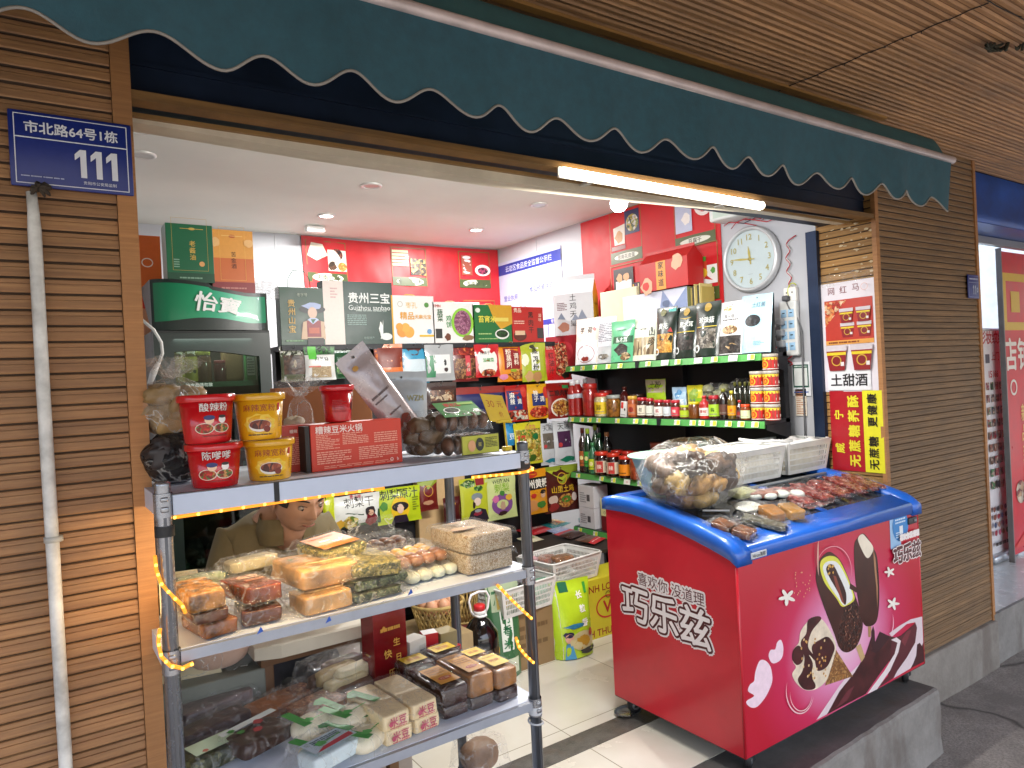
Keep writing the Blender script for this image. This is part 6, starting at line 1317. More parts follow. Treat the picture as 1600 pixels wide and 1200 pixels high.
# bag with portrait
t_ = onb('dark green gift bag with a portrait of a woman in a horned headdress', 440, 450, 505, 537, '#0f3a26', [('e', .72, .30, .28, '#171a1a', .22), ('e', .72, .62, .30, '#15171c', .1), ('o', .72, .68, .24, '#9fb0d8', 3, .08), ('e', .72, .56, .105, '#d8b8a4', .13), ('p', [(.44, .1), (.5, .4), (.66, .44), (.8, .44), (.98, .4), (1, .1)], '#c8a888'), ('r', .58, .14, .9, .42, '#8a1c28'), ('p', [(.6, .44), (.72, .36), (.86, .44), (.8, .47), (.66, .47)], '#b8c8e8'), ('p', [(.67, .45), (.72, .37), (.79, .45)], '#1a5a34'), ('r', .62, .2, .86, .3, '#b8502c'), ('r', .58, .0, .95, .12, '#1c1518'), ('tv', .25, .5, .17, '贵州山宝', '#c9a03c', .02), ('t', .5, .87, .08, '老字号', '#a8b4a0', .0), ('l', .1, .05, .5, .1, 1, '#6a9a6a')], d=.08, mat=P('#10402a', .38, .0, .1), handle=('#1a4a30', .13, .1))
onb('wide dark green box lettered in white with a pale strip', 508, 442, 612, 530, '#12372b', [('r', 0, 0, .28, 1, '#e0d4cc'), ('l', .1, .72, .2, .9, 4, '#c8a0a0'), ('t', .65, .74, .155, '贵州三宝', '#e6ebe8', .025), ('t', .65, .585, .095, 'Guizhou sanbao', '#e6ebe8', .01), ('l', .45, .52, .9, .55, 1, '#a8b8b0'), ('l', .32, .3, .6, .48, 6, '#7a9890'), ('p', [(.79, .08), (.84, .4), (.83, .1)], '#dfe6e2'), ('e', .88, .12, .085, '#dfe6e2', .05), ('o', .80, .25, .03, '#dfe6e2', 3, .1), ('t', .62, .1, .04, '地标特产', '#88a098')], d=.1)
onb('white box with three golden loquats and a string handle', 614, 463, 677, 531, '#e2e2e0', [('r', 0, 0, .035, 1, '#d8a418'), ('ring', .2, .82, .06, .01, '#a0a090'), ('e', .82, .81, .055, '#4a8a34'), ('t', .46, .8, .14, '枣孔', '#d8b04a', .01), ('t', .35, .58, .17, '精品', '#d89a2a', .03), ('t', .72, .56, .1, '天麻元宝', '#d89a2a', .02), ('e', .22, .25, .12, '#e0902a'), ('e', .38, .24, .12, '#e8a03a'), ('e', .3, .33, .1, '#eaa840'), ('e', .16, .35, .08, '#e0982a'), ('r', .62, .14, .96, .18, '#d8b02a'), ('e', .86, .25, .055, '#6aa0d0')], handle=('#c99a2a', .08, .012))
onb('white box with a round plate of purple rice in a green ring', 678, 473, 740, 530, '#e6e4e2', [('t', .17, .75, .14, '蔬', '#2a5a34', .03), ('t', .17, .60, .14, '菜', '#2a5a34', .03), ('t', .37, .6, .14, '鸡', '#2f8a44', .02), ('t', .37, .45, .14, '饼', '#2f8a44', .02), ('e', .7, .5, .27, '#8ac83c', .31), ('e', .7, .5, .21, SPK(['#8a4a6a', '#a86a8a', '#7a3a5a', '#b88098'], 90), .26), ('r', .05, .12, .2, .35, '#2a2a2a'), ('o', .33, .15, .08, '#6a3a24', 3, .08), ('o', .82, .12, .15, '#8a6a4a', 5, .06), ('t', .1, .9, .08, 'TMN', '#b83a30', .02)], handle=('#d8b080', .07, .012))
onb('green and gold box with a dish of dark leaves', 740, 477, 799, 529, '#1f6a34', [('p', [(.4, 1), (1, 1), (1, .5), (.7, .35), (.55, .55)], '#c99a2c'), ('t', .36, .62, .15, '苔宵米', '#e0d24a', .03), ('r', .55, .56, .9, .66, '#d8c860'), ('e', .72, .22, .18, '#e2e4e0', .11), ('e', .72, .23, .15, SPK(['#1f3a1c', '#2f5a2a', '#162812'], 90), .08), ('e', .13, .85, .06, '#d8e4d8', .05), ('l', .12, .2, .45, .26, 1, '#a8c880'), ('l', .12, .08, .6, .12, 1, '#a8c880')], handle=('#d8a840', .06, .012))
onb('red box with pale lettering and brown sweets', 800, 480, 848, 529, '#b02420', [('t', .2, .9, .12, '贵品', '#e8d8c8', .02), ('tv', .6, .55, .17, '黑肉干', '#241a18', .02), ('l', .08, .5, .4, .62, 2, '#e0b8a8'), ('e', .25, .18, .2, '#5a2418', .13), ('r', .1, .2, .4, .32, '#d8b898'), ('r', .78, .1, .98, .4, '#3a3438'), ('tv', .88, .7, .1, '滋味', '#e8d0c0')], handle=('#d8a840', .06, .012))
carton('tall white gable box painted with mountains and a partridge, yellow end', (3.30, 3.97, 1.80), .30, .13, .40, '#d5d7dc', [('tv', .5, .6, .18, '土鸡天皇', '#23262a', .0), ('o', .25, .2, .16, '#b8806a', 3, .12), ('p', [(.45, .35), (.55, .5), (.62, .4), (.72, .6), (.85, .35)], '#8a93a6'), ('p', [(.1, .4), (.2, .55), (.3, .38)], '#7a8498'), ('l', .1, .6, .35, .8, 5, '#7a5a60'), ('o', .72, .25, .1, '#7a5a3c', 7, .06)], rz=-1.0, gable=True, side_col='#d8b22c', right=[('p', [(0, .1), (.3, .45), (.5, .3), (.8, .5), (1, .2), (1, 0), (0, 0)], '#4a4a44'), ('o', .35, .08, .25, '#d8b08a', 4, .08), ('t', .5, .72, .2, 'Healthy', '#5a4a10', .0)])
# hanging packets: label, px0, px1, py0(top), py1(bottom), colour, items
food1 = SPK(['#6a3a20', '#8a5a34', '#4a2614', '#a8784a'], 80); food2 = SPK(['#b8382a', '#d88a58', '#8a2418', '#e8b890', '#5a2a1a'], 70); food3 = SPK(['#c88a3a', '#e0b060', '#a85a28', '#7a3a1c'], 70); greenf = SPK(['#3a6a2a', '#5a9a3a', '#24481c', '#b8c890'], 80)
nut = SPK(['#d8c060', '#c8a84a', '#e8dc8a', '#a8842a', '#6a8a2a'], 60)
HANG = [
 ('clear cushion packet of dark brown tea with a green printed edge', 440, 480, 541, 597, '#5a6048', [('r', .02, .72, .98, .98, SPK(['#d0d8c0', '#2a3020', '#e8e8dc'], 60)), ('r', .1, .2, .9, .75, SPK(['#4a2c1c', '#5a3a26', '#38200f'], 50)), ('e', .5, .5, .06, '#8a7a60', .14)]),
 ('white packet with a green tab and pale sesame, hanging', 478, 522, 541, 595, '#dfe0de', [('r', 0, .75, 1, 1, SPK(['#2a6a30', '#3f8a3c', '#173f1c'], 60)), ('r', .12, .62, .38, 1, '#5ac83a'), ('t', .55, .62, .16, '白芝麻', '#3a3a3a', .01), ('r', .2, .08, .85, .4, SPK(['#c8b088', '#d8c4a0', '#b89a70'], 160)), ('r', .1, .38, .5, .42, '#d86a5a')]),
 ('dark green printed packet half behind the leaning frosted pouch', 522, 560, 543, 592, '#17502c', [('r', .1, .15, .9, .45, greenf), ('t', .5, .6, .2, '青椒', '#8ac84a', .02)]),
 ('packet with an orange arched top, behind the frosted pouch', 588, 628, 537, 600, '#d8702a', [('r', .0, .4, 1, .9, '#7a2a18')]),
 ('light blue topped packet with a brown notch', 628, 668, 536, 600, '#3f9ac0', [('p', [(.2, .9), (.8, .9), (.6, .7), (.4, .7)], '#5a2a20'), ('r', 0, .1, 1, .6, '#c8d8e0')]),
 ('silver packet with a white card and a small standing figure', 667, 708, 538, 596, '#a9adb0', [('r', 0, .1, .3, .7, '#1f7a4c'), ('r', .25, .2, .85, .72, '#dfe2e2'), ('o', .65, .5, .06, '#2a2a2c', 3, .1), ('o', .68, .3, .08, '#3a2a2c', 4, .08)]),
 ('maroon packet of brown chilli powder with a pink name strip', 708, 744, 538, 597, '#6a1c18', [('r', .05, .72, .95, .95, SPK(['#c83a20', '#e07a3a', '#8a1c14'], 60)), ('r', .08, .08, .92, .62, food1), ('r', .5, .06, .7, .7, '#c8404a'), ('tv', .6, .38, .15, '香辣', '#f0d0c0', .01)]),
 ('red packet with a white lobed label and chilli noodles', 744, 779, 538, 590, '#c02028', [('e', .48, .55, .42, '#e8e8e4', .4), ('e', .48, .3, .4, '#e8e8e4', .3), ('t', .4, .75, .14, '辣妹子', '#2a2a2a', .0), ('t', .5, .52, .16, '油辣菜', '#4aa050', .02), ('e', .5, .12, .3, food2, .14)]),
 ('orange packet lettered in a red frame with fried meat', 779, 819, 534, 597, '#e08a1c', [('r', .22, .3, .78, .85, '#8a1c1c'), ('t', .38, .74, .2, '粉', '#f4ead8', .02), ('t', .38, .58, .2, '蒸', '#f4ead8', .02), ('t', .38, .42, .2, '肉', '#f4ead8', .02), ('t', .64, .64, .18, '调', '#f4ead8', .02), ('t', .64, .48, .18, '料', '#f4ead8', .02), ('e', .84, .78, .1, '#c83030', .16), ('o', .65, .18, .32, food3, 3, .16), ('o', .2, .12, .16, '#d888a8', 4, .1), ('r', .42, .24, .62, .31, '#8aa82a')]),
 ('yellow green packet with a white banner reading in black', 817, 852, 535, 597, '#a8b42a', [('r', .35, .28, .7, .88, '#eceee6'), ('tv', .52, .58, .24, '蒸肉粉', '#1f1f1f', .03), ('o', .25, .14, .18, '#c8a070', 3), ('o', .6, .12, .2, '#b88a5a', 4), ('o', .12, .55, .14, '#e8ecc8', 5, .2), ('e', .45, .9, .1, '#3a3a20', .06)]),
 ('red packet beside a tall picture of red oily meat', 852, 890, 534, 595, '#c01c20', [('r', .4, .04, .98, .98, food2), ('o', .75, .12, .16, '#2a2a20', 3, .1), ('t', .22, .85, .12, '贵州', '#f0d8c8', .02), ('tv', .24, .45, .2, '红油汁', '#5a1210', .02)]),
 ('dark packet with pale noodles, second row behind the green egg label', 668, 712, 596, 640, '#3a2420', [('r', .1, .3, .9, .7, SPK(['#c8b090', '#7a4a2a', '#4a2a1c'], 60))]),
 ('navy packet second row, mostly hidden by the yellow flag', 712, 790, 602, 650, '#23265a', [('r', 0, .75, 1, 1, '#8a2a24')]),
 ('red packet with a blue panel of white characters and peanuts', 792, 824, 601, 660, '#a81c1c', [('r', .05, .32, .7, .85, '#20306a'), ('t', .25, .72, .24, '麻', '#f0ece0', .02), ('t', .25, .55, .22, '辣', '#f0ece0', .02), ('t', .56, .55, .2, '调', '#f0ece0', .02), ('e', .8, .8, .14, '#c83a30', .2), ('r', .05, .04, .95, .3, SPK(['#e8d0b0', '#8a3020', '#c84a30', '#3a2018', '#d8d8c8'], 50))]),
 ('yellow packet with a blue panel of white characters and red chillies', 824, 858, 599, 656, '#d8a018', [('r', .22, .38, .78, .86, '#202f6a'), ('t', .38, .74, .2, '辣', '#f0ece0', .02), ('t', .38, .57, .2, '子', '#f0ece0', .02), ('t', .62, .57, .2, '调', '#f0ece0', .02), ('e', .82, .75, .13, '#c83a30', .2), ('e', .5, .2, .4, SPK(['#b82418', '#d8442a', '#8a1810', '#e08a5a'], 70), .2)]),
 ('dark red packet with black lettering and a bowl of brown meat', 858, 893, 597, 655, '#8a1814', [('e', .5, .3, .42, '#e0d8cc', .3), ('e', .5, .3, .36, food3, .25), ('t', .45, .72, .2, '二娘肉料', '#1a1212', .03), ('r', .6, .84, .85, .93, '#3a8a4a')]),
 ('blue packet edge peeping out by the yellow stand', 790, 806, 660, 697, '#2f8ac0', [('t', .5, .4, .5, '豆', '#e8f0f4', .02)]),
 ('yellow green see-through packet of golden snack pieces', 806, 846, 658, 728, '#c8c22a', [('r', .04, .06, .96, .84, nut), ('o', .75, .65, .14, '#1f6a3a', 3, .1), ('r', .1, .55, .35, .7, '#c82a2a'), ('o', .6, .14, .15, '#3a5a1c', 5, .1), ('t', .6, .88, .14, '小花生', '#c84a70', .01)]),
 ('silver packet with a brown panel and blue green foot', 846, 868, 660, 728, '#c0c4c8', [('r', .15, .38, .8, .76, '#6a6258'), ('tv', .5, .57, .22, '山珍', '#38342e', .01), ('o', .6, .1, .4, '#1f7a8a', 3, .12), ('e', .25, .45, .09, '#b83a3a'), ('t', .5, .88, .3, '天黑', '#3a3a3a', .01)]),
 ('silver packet with a purple panel and blue green foot', 868, 896, 656, 726, '#c4c8cc', [('r', .15, .38, .8, .76, '#4a2848'), ('tv', .55, .57, .2, '山珍', '#2a1a2a', .01), ('o', .6, .1, .4, '#1f7a5a', 3, .12), ('e', .25, .45, .09, '#b83a3a'), ('t', .5, .88, .3, '天黑', '#3a3a3a', .01)]),
 ('orange and black packet with a woman at a bowl', 816, 855, 731, 807, '#d8901c', [('r', 0, .55, 1, .82, '#1a1816'), ('t', .5, .68, .27, '贵州黄粑', '#f0ece0', .03), ('e', .35, .9, .3, '#b83020', .1), ('o', .35, .2, .3, '#c88a50', 3, .18), ('e', .78, .42, .1, '#d8b090'), ('o', .78, .48, .13, '#1a1414', 5, .06), ('o', .72, .2, .2, '#3f7a2a', 4, .12), ('o', .4, .42, .1, '#b8302a', 6, .08)]),
 ('dark brown packet with a gold edged collar shape and a bowl of noodles', 854, 902, 724, 804, '#4a1a14', [('p', [(0, 1), (1, 1), (1, .85), (.5, .6), (0, .85)], '#8a9a2a'), ('p', [(.1, .92), (.9, .92), (.5, .68)], '#a8b42f'), ('ring', .5, .72, .14, .02, '#d0a030'), ('t', .5, .5, .17, '山里土鸡', '#d8b028', .02), ('e', .58, .24, .24, food3, .16), ('e', .58, .27, .14, '#4a7a28', .08), ('o', .22, .28, .14, '#c8b0a0', 4, .13), ('o', .22, .12, .15, '#8a2a28', 5, .1), ('e', .82, .3, .08, '#d8c8c0', .1)]),
 ('bright yellow green packet edge beside the shopkeeper', 506, 522, 772, 826, '#c8d418', []),
 ('white packet with bold black characters and golden fruit', 520, 592, 768, 828, '#e6e8e2', [('t', .56, .76, .21, '刺梨干', '#1a1a1a', .01), ('t', .5, .94, .08, '贵小妹', '#b82840', .02), ('p', [(0, 0), (0, .36), (.3, .46), (.6, .36), (1, .46), (1, 0)], '#1f4a28'), ('o', .35, .16, .2, nut, 3, .12), ('o', .8, .42, .12, '#241c20', 4, .12), ('e', .8, .38, .06, '#d8b090'), ('o', .8, .16, .14, '#7a1c28', 5, .12), ('o', .14, .12, .1, '#d8a838', 8, .1)]),
 ('lime packet with dark characters and a portrait under a wide headdress', 592, 655, 757, 822, '#b8cc1c', [('t', .5, .82, .22, '刺梨原汁', '#2a3a14', .02), ('e', .5, .4, .22, '#e8c01c', .26), ('e', .5, .46, .2, '#17171c', .1), ('e', .5, .4, .08, '#e0c0ac', .1), ('p', [(.3, .0), (.36, .22), (.64, .22), (.7, 0)], '#2a2030'), ('o', .12, .52, .1, '#4a8a28', 3), ('l', .8, .3, .95, .7, 6, '#6a7a1a')]),
 ('dark red packet with a gold collar behind the rear post', 655, 682, 745, 800, '#6a1c18', [('p', [(0, 1), (1, 1), (1, .85), (.5, .65), (0, .85)], '#8a9a2a'), ('ring', .5, .6, .25, .03, '#d0a030'), ('o', .5, .25, .3, '#b88a68', 4, .12)]),
 ('green yellow packet with a girl in a grey wound headscarf', 722, 762, 744, 818, '#b8c030', [('o', .3, .88, .28, greenf, 3, .12), ('o', .65, .75, .18, greenf, 4, .1), ('r', .55, .82, .85, .98, '#8a1c20'), ('e', .55, .56, .2, '#7a868a', .12), ('e', .55, .45, .13, '#e4cdbb', .12), ('o', .42, .38, .05, '#2a2020', 2, .12), ('p', [(.2, 0), (.3, .24), (.5, .3), (.62, .3), (.85, .24), (.95, 0)], '#2a2430'), ('o', .55, .18, .16, '#8a2a3a', 5, .08), ('e', .55, .24, .12, '#8a9298', .05)]),
 ('pale green packet with a ring of coloured fruit pieces', 762, 806, 742, 815, '#c3cf8c', [('t', .5, .9, .15, 'WEIYAN', '#2f4a2a', .01), ('t', .5, .74, .26, '刺梨', '#8ab03a', .02), ('ring', .48, .36, .36, .16, '#7a4a8a', .28), ('o', .25, .5, .12, '#c86a9a', 3, .1), ('o', .72, .5, .13, '#d8a83a', 4, .1), ('o', .48, .14, .16, '#3a2020', 5, .06), ('o', .48, .62, .09, '#3f7a34', 6, .08), ('o', .48, .32, .1, '#b89a80', 7, .14)]),
 ('dark maroon card leaning in front of the portrait packets', 695, 718, 775, 818, '#4a1414', [('o', .5, .75, .25, '#c8a030', 3, .1), ('l', .3, .1, .5, .5, 6, '#a88030')]),
]
for i, h_ in enumerate(HANG):
    lb, px0, px1, py0, py1, col, its = h_; Y = YB-.01-.02*(i % 2)
    if py1 > 740: Y = YB-.05
    a_, c_ = at(px0, py1, Y=Y), at(px1, py0, Y=Y); w = c_.x-a_.x; hh = c_.z-a_.z
    zb_ = a_.z
    pouch(lb, 'packet', ((a_.x+c_.x)/2, Y, zb_), w*1.02, hh, col, its, tilt=-.04, th=.032, rz=random.uniform(-.06, .06), name='hanging_packet', seed=i+11)
b = M()
for h_ in HANG[:22]:
    p = at((h_[1]+h_[2])/2, h_[3]+3, Y=YB-.03); b.tube([(p.x, YB+.12, p.z), (p.x, YB-.035, p.z), (p.x, YB-.045, p.z+.012)], .002, P('#8a8c90', .3, .8), 5)
b.build('hook', t, True)
b = M(); x_ = at(745, 780, Y=YB-.2).x; b.rbox(at(690, 770, Y=YB).x+.03, YB+.08, .1, .35, .06, at(690, 740, Y=YB).z-.1, .004, P('#c9a878', .7)); tag(b.build('cardboard_sheet'), 'plain cardboard sheet behind the low row of packets', 'cardboard')
# ================================================================ BANNERS AND BOARD
t = thing('red_banner', 'wrinkled red banner with three framed food pictures on the back wall', 'banner', (at(625, 420, Y=5.18).x, 5.18, 1.8))
p0, p1 = at(470, 368, Y=5.18), at(777, 388, Y=5.18); bw = p1.x-p0.x; zt0, zb0 = 2.645, 1.75
def BS(u, v, h): 
    z = zb0+(zt0-zb0)*v-(.015*math.sin(u*math.pi)**2)*v-.02*math.sin(u*9)*.2*v; return Vector((p0.x+bw*u+.03*(1-v)*(1-u), 5.178-h-.006*nz(u*9, v*5+u*6)-.004*abs(nz(u*20, v*4)), z))
b = M(); b.grid(lambda u, v: BS(u, v, 0), 60, 24, P('#b51a22', .42, var=.06, coat=.1)); its = []
tofu = '#d8d2c0'
for i, (u, tx) in enumerate(((.11, '思南豆腐'), (.505, '思南绿豆粉'), (.86, '思南甜酒'))):
    its += [('fr', u-.095, .62, u+.085, .97, .004, '#7a5a2c'), ('r', u-.095, .62, u+.085, .70, '#3f4a24'), ('e', u-.005, .66, .07, '#c9cdb8', .019), ('t', u-.005, .66, .026, tx, '#2f3524', .02)]
    if i == 0: its += [('p', [(u-.09, .84), (u-.07, .95), (u-.02, .94), (u, .85), (u-.05, .8)], tofu), ('r', u, .72, u+.083, .9, '#d8d0c4'), ('e', u+.042, .86, .026, SPK(['#5a2a24', '#8a4a34', '#2a1818'], 60)), ('e', u+.022, .76, .022, SPK(['#5a3a24', '#3a2a1c'], 60)), ('e', u+.063, .76, .02, SPK(['#c87030', '#e0a050'], 60))]
    if i == 1:
        for k in range(5): its.append(('r', u-.09, .80+.03*k, u-.01, .822+.03*k, '#d8d4a8'))
        its += [('r', u, .72, u+.08, .87, SPK(['#4a3424', '#c8a860', '#2a2018', '#8a6a3a'], 50))]
    if i == 2: its += [('r', u-.08, .74, u-.02, .93, '#8a4a3a')]+[('e', u-.05, .77+.035*k, .022, '#d8c0c0', .008) for k in range(5)]+[('e', u+.04, .79, .045, '#dcd4cc', .028), ('e', u+.04, .785, .03, SPK(['#3a2430', '#a84060'], 60), .018)]
its += [('fr', .78, .1, .96, .5, .004, '#7a5a2c'), ('r', .79, .3, .87, .48, '#d8c8b8'), ('e', .83, .39, .035, '#a83028'), ('fr', .42, .1, .60, .5, .004, '#7a5a2c')]
b.decor(BS, its, bw/(zt0-zb0), .001, .0004); b.build('sheet', t, True)
XW = 3.455
def SWall(y0, y1, z0, z1, X=XW): return flat((X, y0, z0), (0, y1-y0, 0), (0, 0, z1-z0))
b = M(); q0, q1 = at(778, 418, X=XW), at(876, 383, X=XW); ya, yb = 5.19, q1.y; zt2 = q0.z+.03; zb2 = 1.72
b.box(XW-.003, XW, yb, ya, zb2, zt2, P('#aab0c8', .45, var=.03)); S = flat((XW-.0032, ya, zb2), (0, yb-ya, 0), (0, 0, zt2-zb2)); bl3 = '#24358a'; asp_ = (ya-yb)/(zt2-zb2)
b.decor(S, [('r', 0, .86, 1, .97, bl3), ('t', .5, .915, .062, '云岩区食品安全监督公示栏', '#c9d0e8', .0), ('t', .2, .6, .06, '营业执照', bl3, .01), ('t', .72, .64, .06, '食品经营许可证', bl3, .01), ('r', 0, .26, 1, .31, bl3), ('r', .22, .0, .225, .3, bl3), ('r', .5, 0, .505, .3, bl3), ('r', .77, 0, .775, .3, bl3)]+[('t', .11+.26*k, .285, .035, '管理制度', '#c9d0e8', .0) for k in range(4)]+[('l', .24, .05, .48, .22, 4, '#8a90b0'), ('fr', .23, .02, .49, .25, .003, '#a05060')], asp_)
tag(b.build('notice_board'), 'white notice board with dark blue bands and headings on the side wall', 'notice board')
t = thing('red_banner', 'large smooth red banner with framed food pictures on the side wall', 'banner', (XW, 3.3, 1.6))
r0, r1 = at(908, 360, X=XW), at(1135, 430, X=XW); b = M(); y0_, y1_ = r0.y, at(1130, 430, X=XW).y; b.box(XW-.004, XW-.001, y1_, y0_, 1.6, 2.64, P('#c21a22', .55, var=.04))
S = flat((XW-.0042, y0_, 1.6), (0, y1_-y0_, 0), (0, 0, 1.04)); ab = (y0_-y1_)/1.04; its = []
def uv(px, py): p = at(px, py, X=XW); return (y0_-p.y)/(y0_-y1_), (p.z-1.6)/1.04
def panel(px0, py0, px1, py1, tx, kind):
    u0, v1 = uv(px0, py0); u1, v0 = uv(px1, py1); w = u1-u0; h = v1-v0; r = [('fr', u0, v0, u1, v1, .004, '#8a6a30'), ('r', u0, v0, u1, v0+h*.22, '#4a5428'), ('e', u0+w/2, v0+h*.11, w*.38, '#d4d6c8', h*.06/ab), ('t', u0+w/2, v0+h*.11, w*.11, tx, '#3a3a2c', .02)]
    if kind == 0: r += [('r', u0+w*.5, v0+h*.5, u1-w*.05, v1-h*.06, '#28305a'), ('e', u0+w*.73, v0+h*.7, w*.19, SPK(['#8a9a4a', '#c8b050', '#3a5a3a', '#d8d8d0'], 60)), ('p', [(u0+w*.15, v0+h*.35), (u0+w*.12, v0+h*.68), (u0+w*.5, v0+h*.72), (u0+w*.48, v0+h*.35)], '#d8d2c6'), ('o', u0+w*.3, v0+h*.5, w*.14, '#b8823a', 3), ('r', u0+w*.05, v0+h*.25, u0+w*.5, v0+h*.33, '#7a2a28')]
    if kind == 1: r += [('r', u0+w*.03, v0+h*.3, u0+w*.45, v1-h*.05, '#b8c0d8'), ('o', u0+w*.3, v0+h*.55, w*.12, '#e8e4e0', 3), ('e', u0+w*.75, v0+h*.75, w*.24, '#e8dcd8'), ('e', u0+w*.75, v0+h*.75, w*.17, SPK(['#c83a4a', '#e8c8c0', '#d86a6a'], 60))]
    if kind == 2: r += [('r', u0+w*.1, v0+h*.25, u1-w*.3, v1-h*.08, '#1f2226'), ('r', u0+w*.16, v0+h*.3, u1-w*.36, v1-h*.35, '#d8dce0'), ('o', u0+w*.28, v0+h*.72, w*.1, '#c89a70', 3), ('o', u0+w*.5, v0+h*.72, w*.1, '#c89a70', 4), ('o', u0+w*.5, v0+h*.35, w*.07, '#4a9a3a', 5)]
    if kind == 3: r += [('r', u0+w*.45, v0+h*.28, u1-w*.03, v0+h*.6, '#e2e2de'), ('r', u0+w*.4, v0+h*.4, u0+w*.7, v0+h*.68, '#c8442a'), ('e', u0+w*.55, v0+h*.48, w*.16, '#d8b02a', h*.09/ab), ('r', u0+w*.42, v0+h*.68, u0+w*.68, v0+h*.76, '#4a9a3a'), ('p', [(u0+w*.6, v0+h*.38), (u0+w*.85, v0+h*.33), (u0+w*.7, v0+h*.42)], '#b82a24'), ('o', u0+w*.86, v0+h*.5, w*.07, '#5aa04a', 3)]
    return r
for a_ in ((952, 334, 1005, 403, '思南花皮蛋', 0), (1053, 310, 1120, 377, '豆腐干', 1), (955, 418, 1010, 480, '思南粉', 2), (1066, 388, 1127, 466, '思南冰糖大蒜', 3)): its += panel(*a_)
b.decor(S, its, ab, .0006, .0003); b.build('sheet', t, True)
# clock
cc = at(1174, 405, X=XW-.02); R_ = .188
t = thing('wall_clock', 'round silver rimmed wall clock with pale gold numerals', 'clock', (XW-.003, cc.y, cc.z), rz=-math.pi/2)
def ringrot(b): b.T = Matrix.Rotation(math.pi/2, 4, 'X')
b = M(); ringrot(b); b.lathe([(R_*.97, 0), (R_, .012), (R_*.99, .034), (R_*.94, .045), (R_*.88, .040), (R_*.865, .028)], P('#c4c7ca', .42, .45, .02), n=56, caps=False); b.build('rim', t)
b = M(); ringrot(b); b.lathe([(.001, .026), (R_*.87, .026)], P('#cfd8dc', .5, var=.02), n=48, caps=False); b.T = None
S = flat((-R_, -.0262, -R_), (2*R_, 0, 0), (0, 0, 2*R_)); nums = []
for k in range(1, 13):
    a = math.radians(90-30*k); nums.append(('t', .5+.335*math.cos(a), .5+.335*math.sin(a), .125, str(k), '#b8a860', .02))
b.decor(S, nums+[('r', .46, .27, .54, .275, '#a8b0b4')], 1); b.build('face', t)
for L_, wd, ang, nm in ((.075, .008, 97, 'hour_hand'), (.125, .006, 174, 'minute_hand')):
    b = M(); a = math.radians(ang); d = Vector((math.cos(a), 0, math.sin(a))); n_ = Vector((-d.z, 0, d.x)); y_ = Vector((0, -.031 if nm[0] == 'h' else -.033, 0)); b.loft([[y_-d*.03+n_*wd*.5, y_-d*.03-n_*wd*.5, y_-d*.03-n_*wd*.5+Vector((0, .001, 0)), y_-d*.03+n_*wd*.5+Vector((0, .001, 0))], [y_+d*L_*.5+n_*wd, y_+d*L_*.5-n_*wd, y_+d*L_*.5-n_*wd+Vector((0, .001, 0)), y_+d*L_*.5+n_*wd+Vector((0, .001, 0))], [y_+d*L_+n_*.001, y_+d*L_-n_*.001, y_+d*L_-n_*.001+Vector((0, .001, 0)), y_+d*L_+n_*.001+Vector((0, .001, 0))]], P('#c8b464', .3, .5), True, True, False); b.build(nm, t)
b = M(); ringrot(b); b.lathe([(.01, .03), (.01, .036), (.001, .037)], P('#c8b464', .3, .5), n=16); b.build('hub', t)
b = M(); ringrot(b); b.lathe([(.001, .040), (R_*.875, .040)], GLASS('#f4f8f8', .06), n=40, caps=False); b.build('glass', t)
# white panel lamp above the clock, red wires
q = at(1120, 335, X=XW-.12); q2 = at(1175, 345, X=XW-.12)
t = thing('wall_unit', 'white boxy wall unit with a pale panel above the clock', 'wall unit', (XW-.1, q.y-.15, q.z-.05))
b = M(); b.rbox(XW-.08, q.y-.17, q.z-.045, .15, .40, .12, .01, P('#d0d4d2', .4)); b.box(XW-.1565, XW-.1555, q.y-.34, q.y-.0, q.z-.03, q.z+.05, P('#b9c8be', .4)); b.build('housing', t, True)
b = M(); rg = random.Random(6)
for k in range(9):
    y = cc.y+.12-.05*k; b.tube([(XW-.03, y+.05, 2.33+rg.uniform(-.02, .02)), (XW-.05, y, 2.34+rg.uniform(-.03, .02)), (XW-.03, y-.09, 2.33+rg.uniform(-.03, .03)), (XW-.015, y-.16, 2.31+rg.uniform(-.02, .03))], .0028, P(rg.choice(['#b82a34', '#d8d8d8', '#b82a34', '#3a3a4a']), .4), 5)
tag(b.build('wiring'), 'loose red and white wires bunched above the clock', 'wire')
# cord twisting down the wall, sockets, power strip, card
b = M(); P_ = []
for i in range(60):
    v = i/59; z = 2.18-.62*v; y = 2.31+.012*math.sin(i*.9)+(.01*math.sin(v*8)); P_.append((XW-.018, y, z))
b.tube([(XW-.01, 2.27, 2.2)]+P_, .0035, P('#a82430', .4), 6)
b.tube([(XW-.018, p[1]+.004*math.cos(i*.9), p[2]) for i, p in enumerate(P_)], .003, P('#d0cfcc', .4), 6)
for k in range(2):
    b.tube([(XW-.022, 2.335+.02*k+.016*math.sin(i*1.1+k), 1.80-.3*i/40) for i in range(41)], .004, P(['#a82430', '#1a1a1c'][k], .4), 6)
tag(b.build('twisted_cord'), 'red and white cord twisting down the wall to the power strip', 'cord')
def onw(px, py): p = at(px, py, X=XW); return p
p = onw(1239, 462); t = thing('socket', 'white wall socket with a grey plug above the power strip', 'socket', (XW, p.y, p.z))
b = M(); b.rbox(XW-.016, p.y, p.z-.045, .03, .075, .09, .006, P('#e2e0da', .35)); b.box(XW-.0335, XW-.032, p.y-.02, p.y-.014, p.z+.012, p.z+.02, P('#333')if False else P('#333333')); b.box(XW-.0335, XW-.032, p.y+.014, p.y+.02, p.z+.012, p.z+.02, P('#333333')); b.build('plate', t, True)
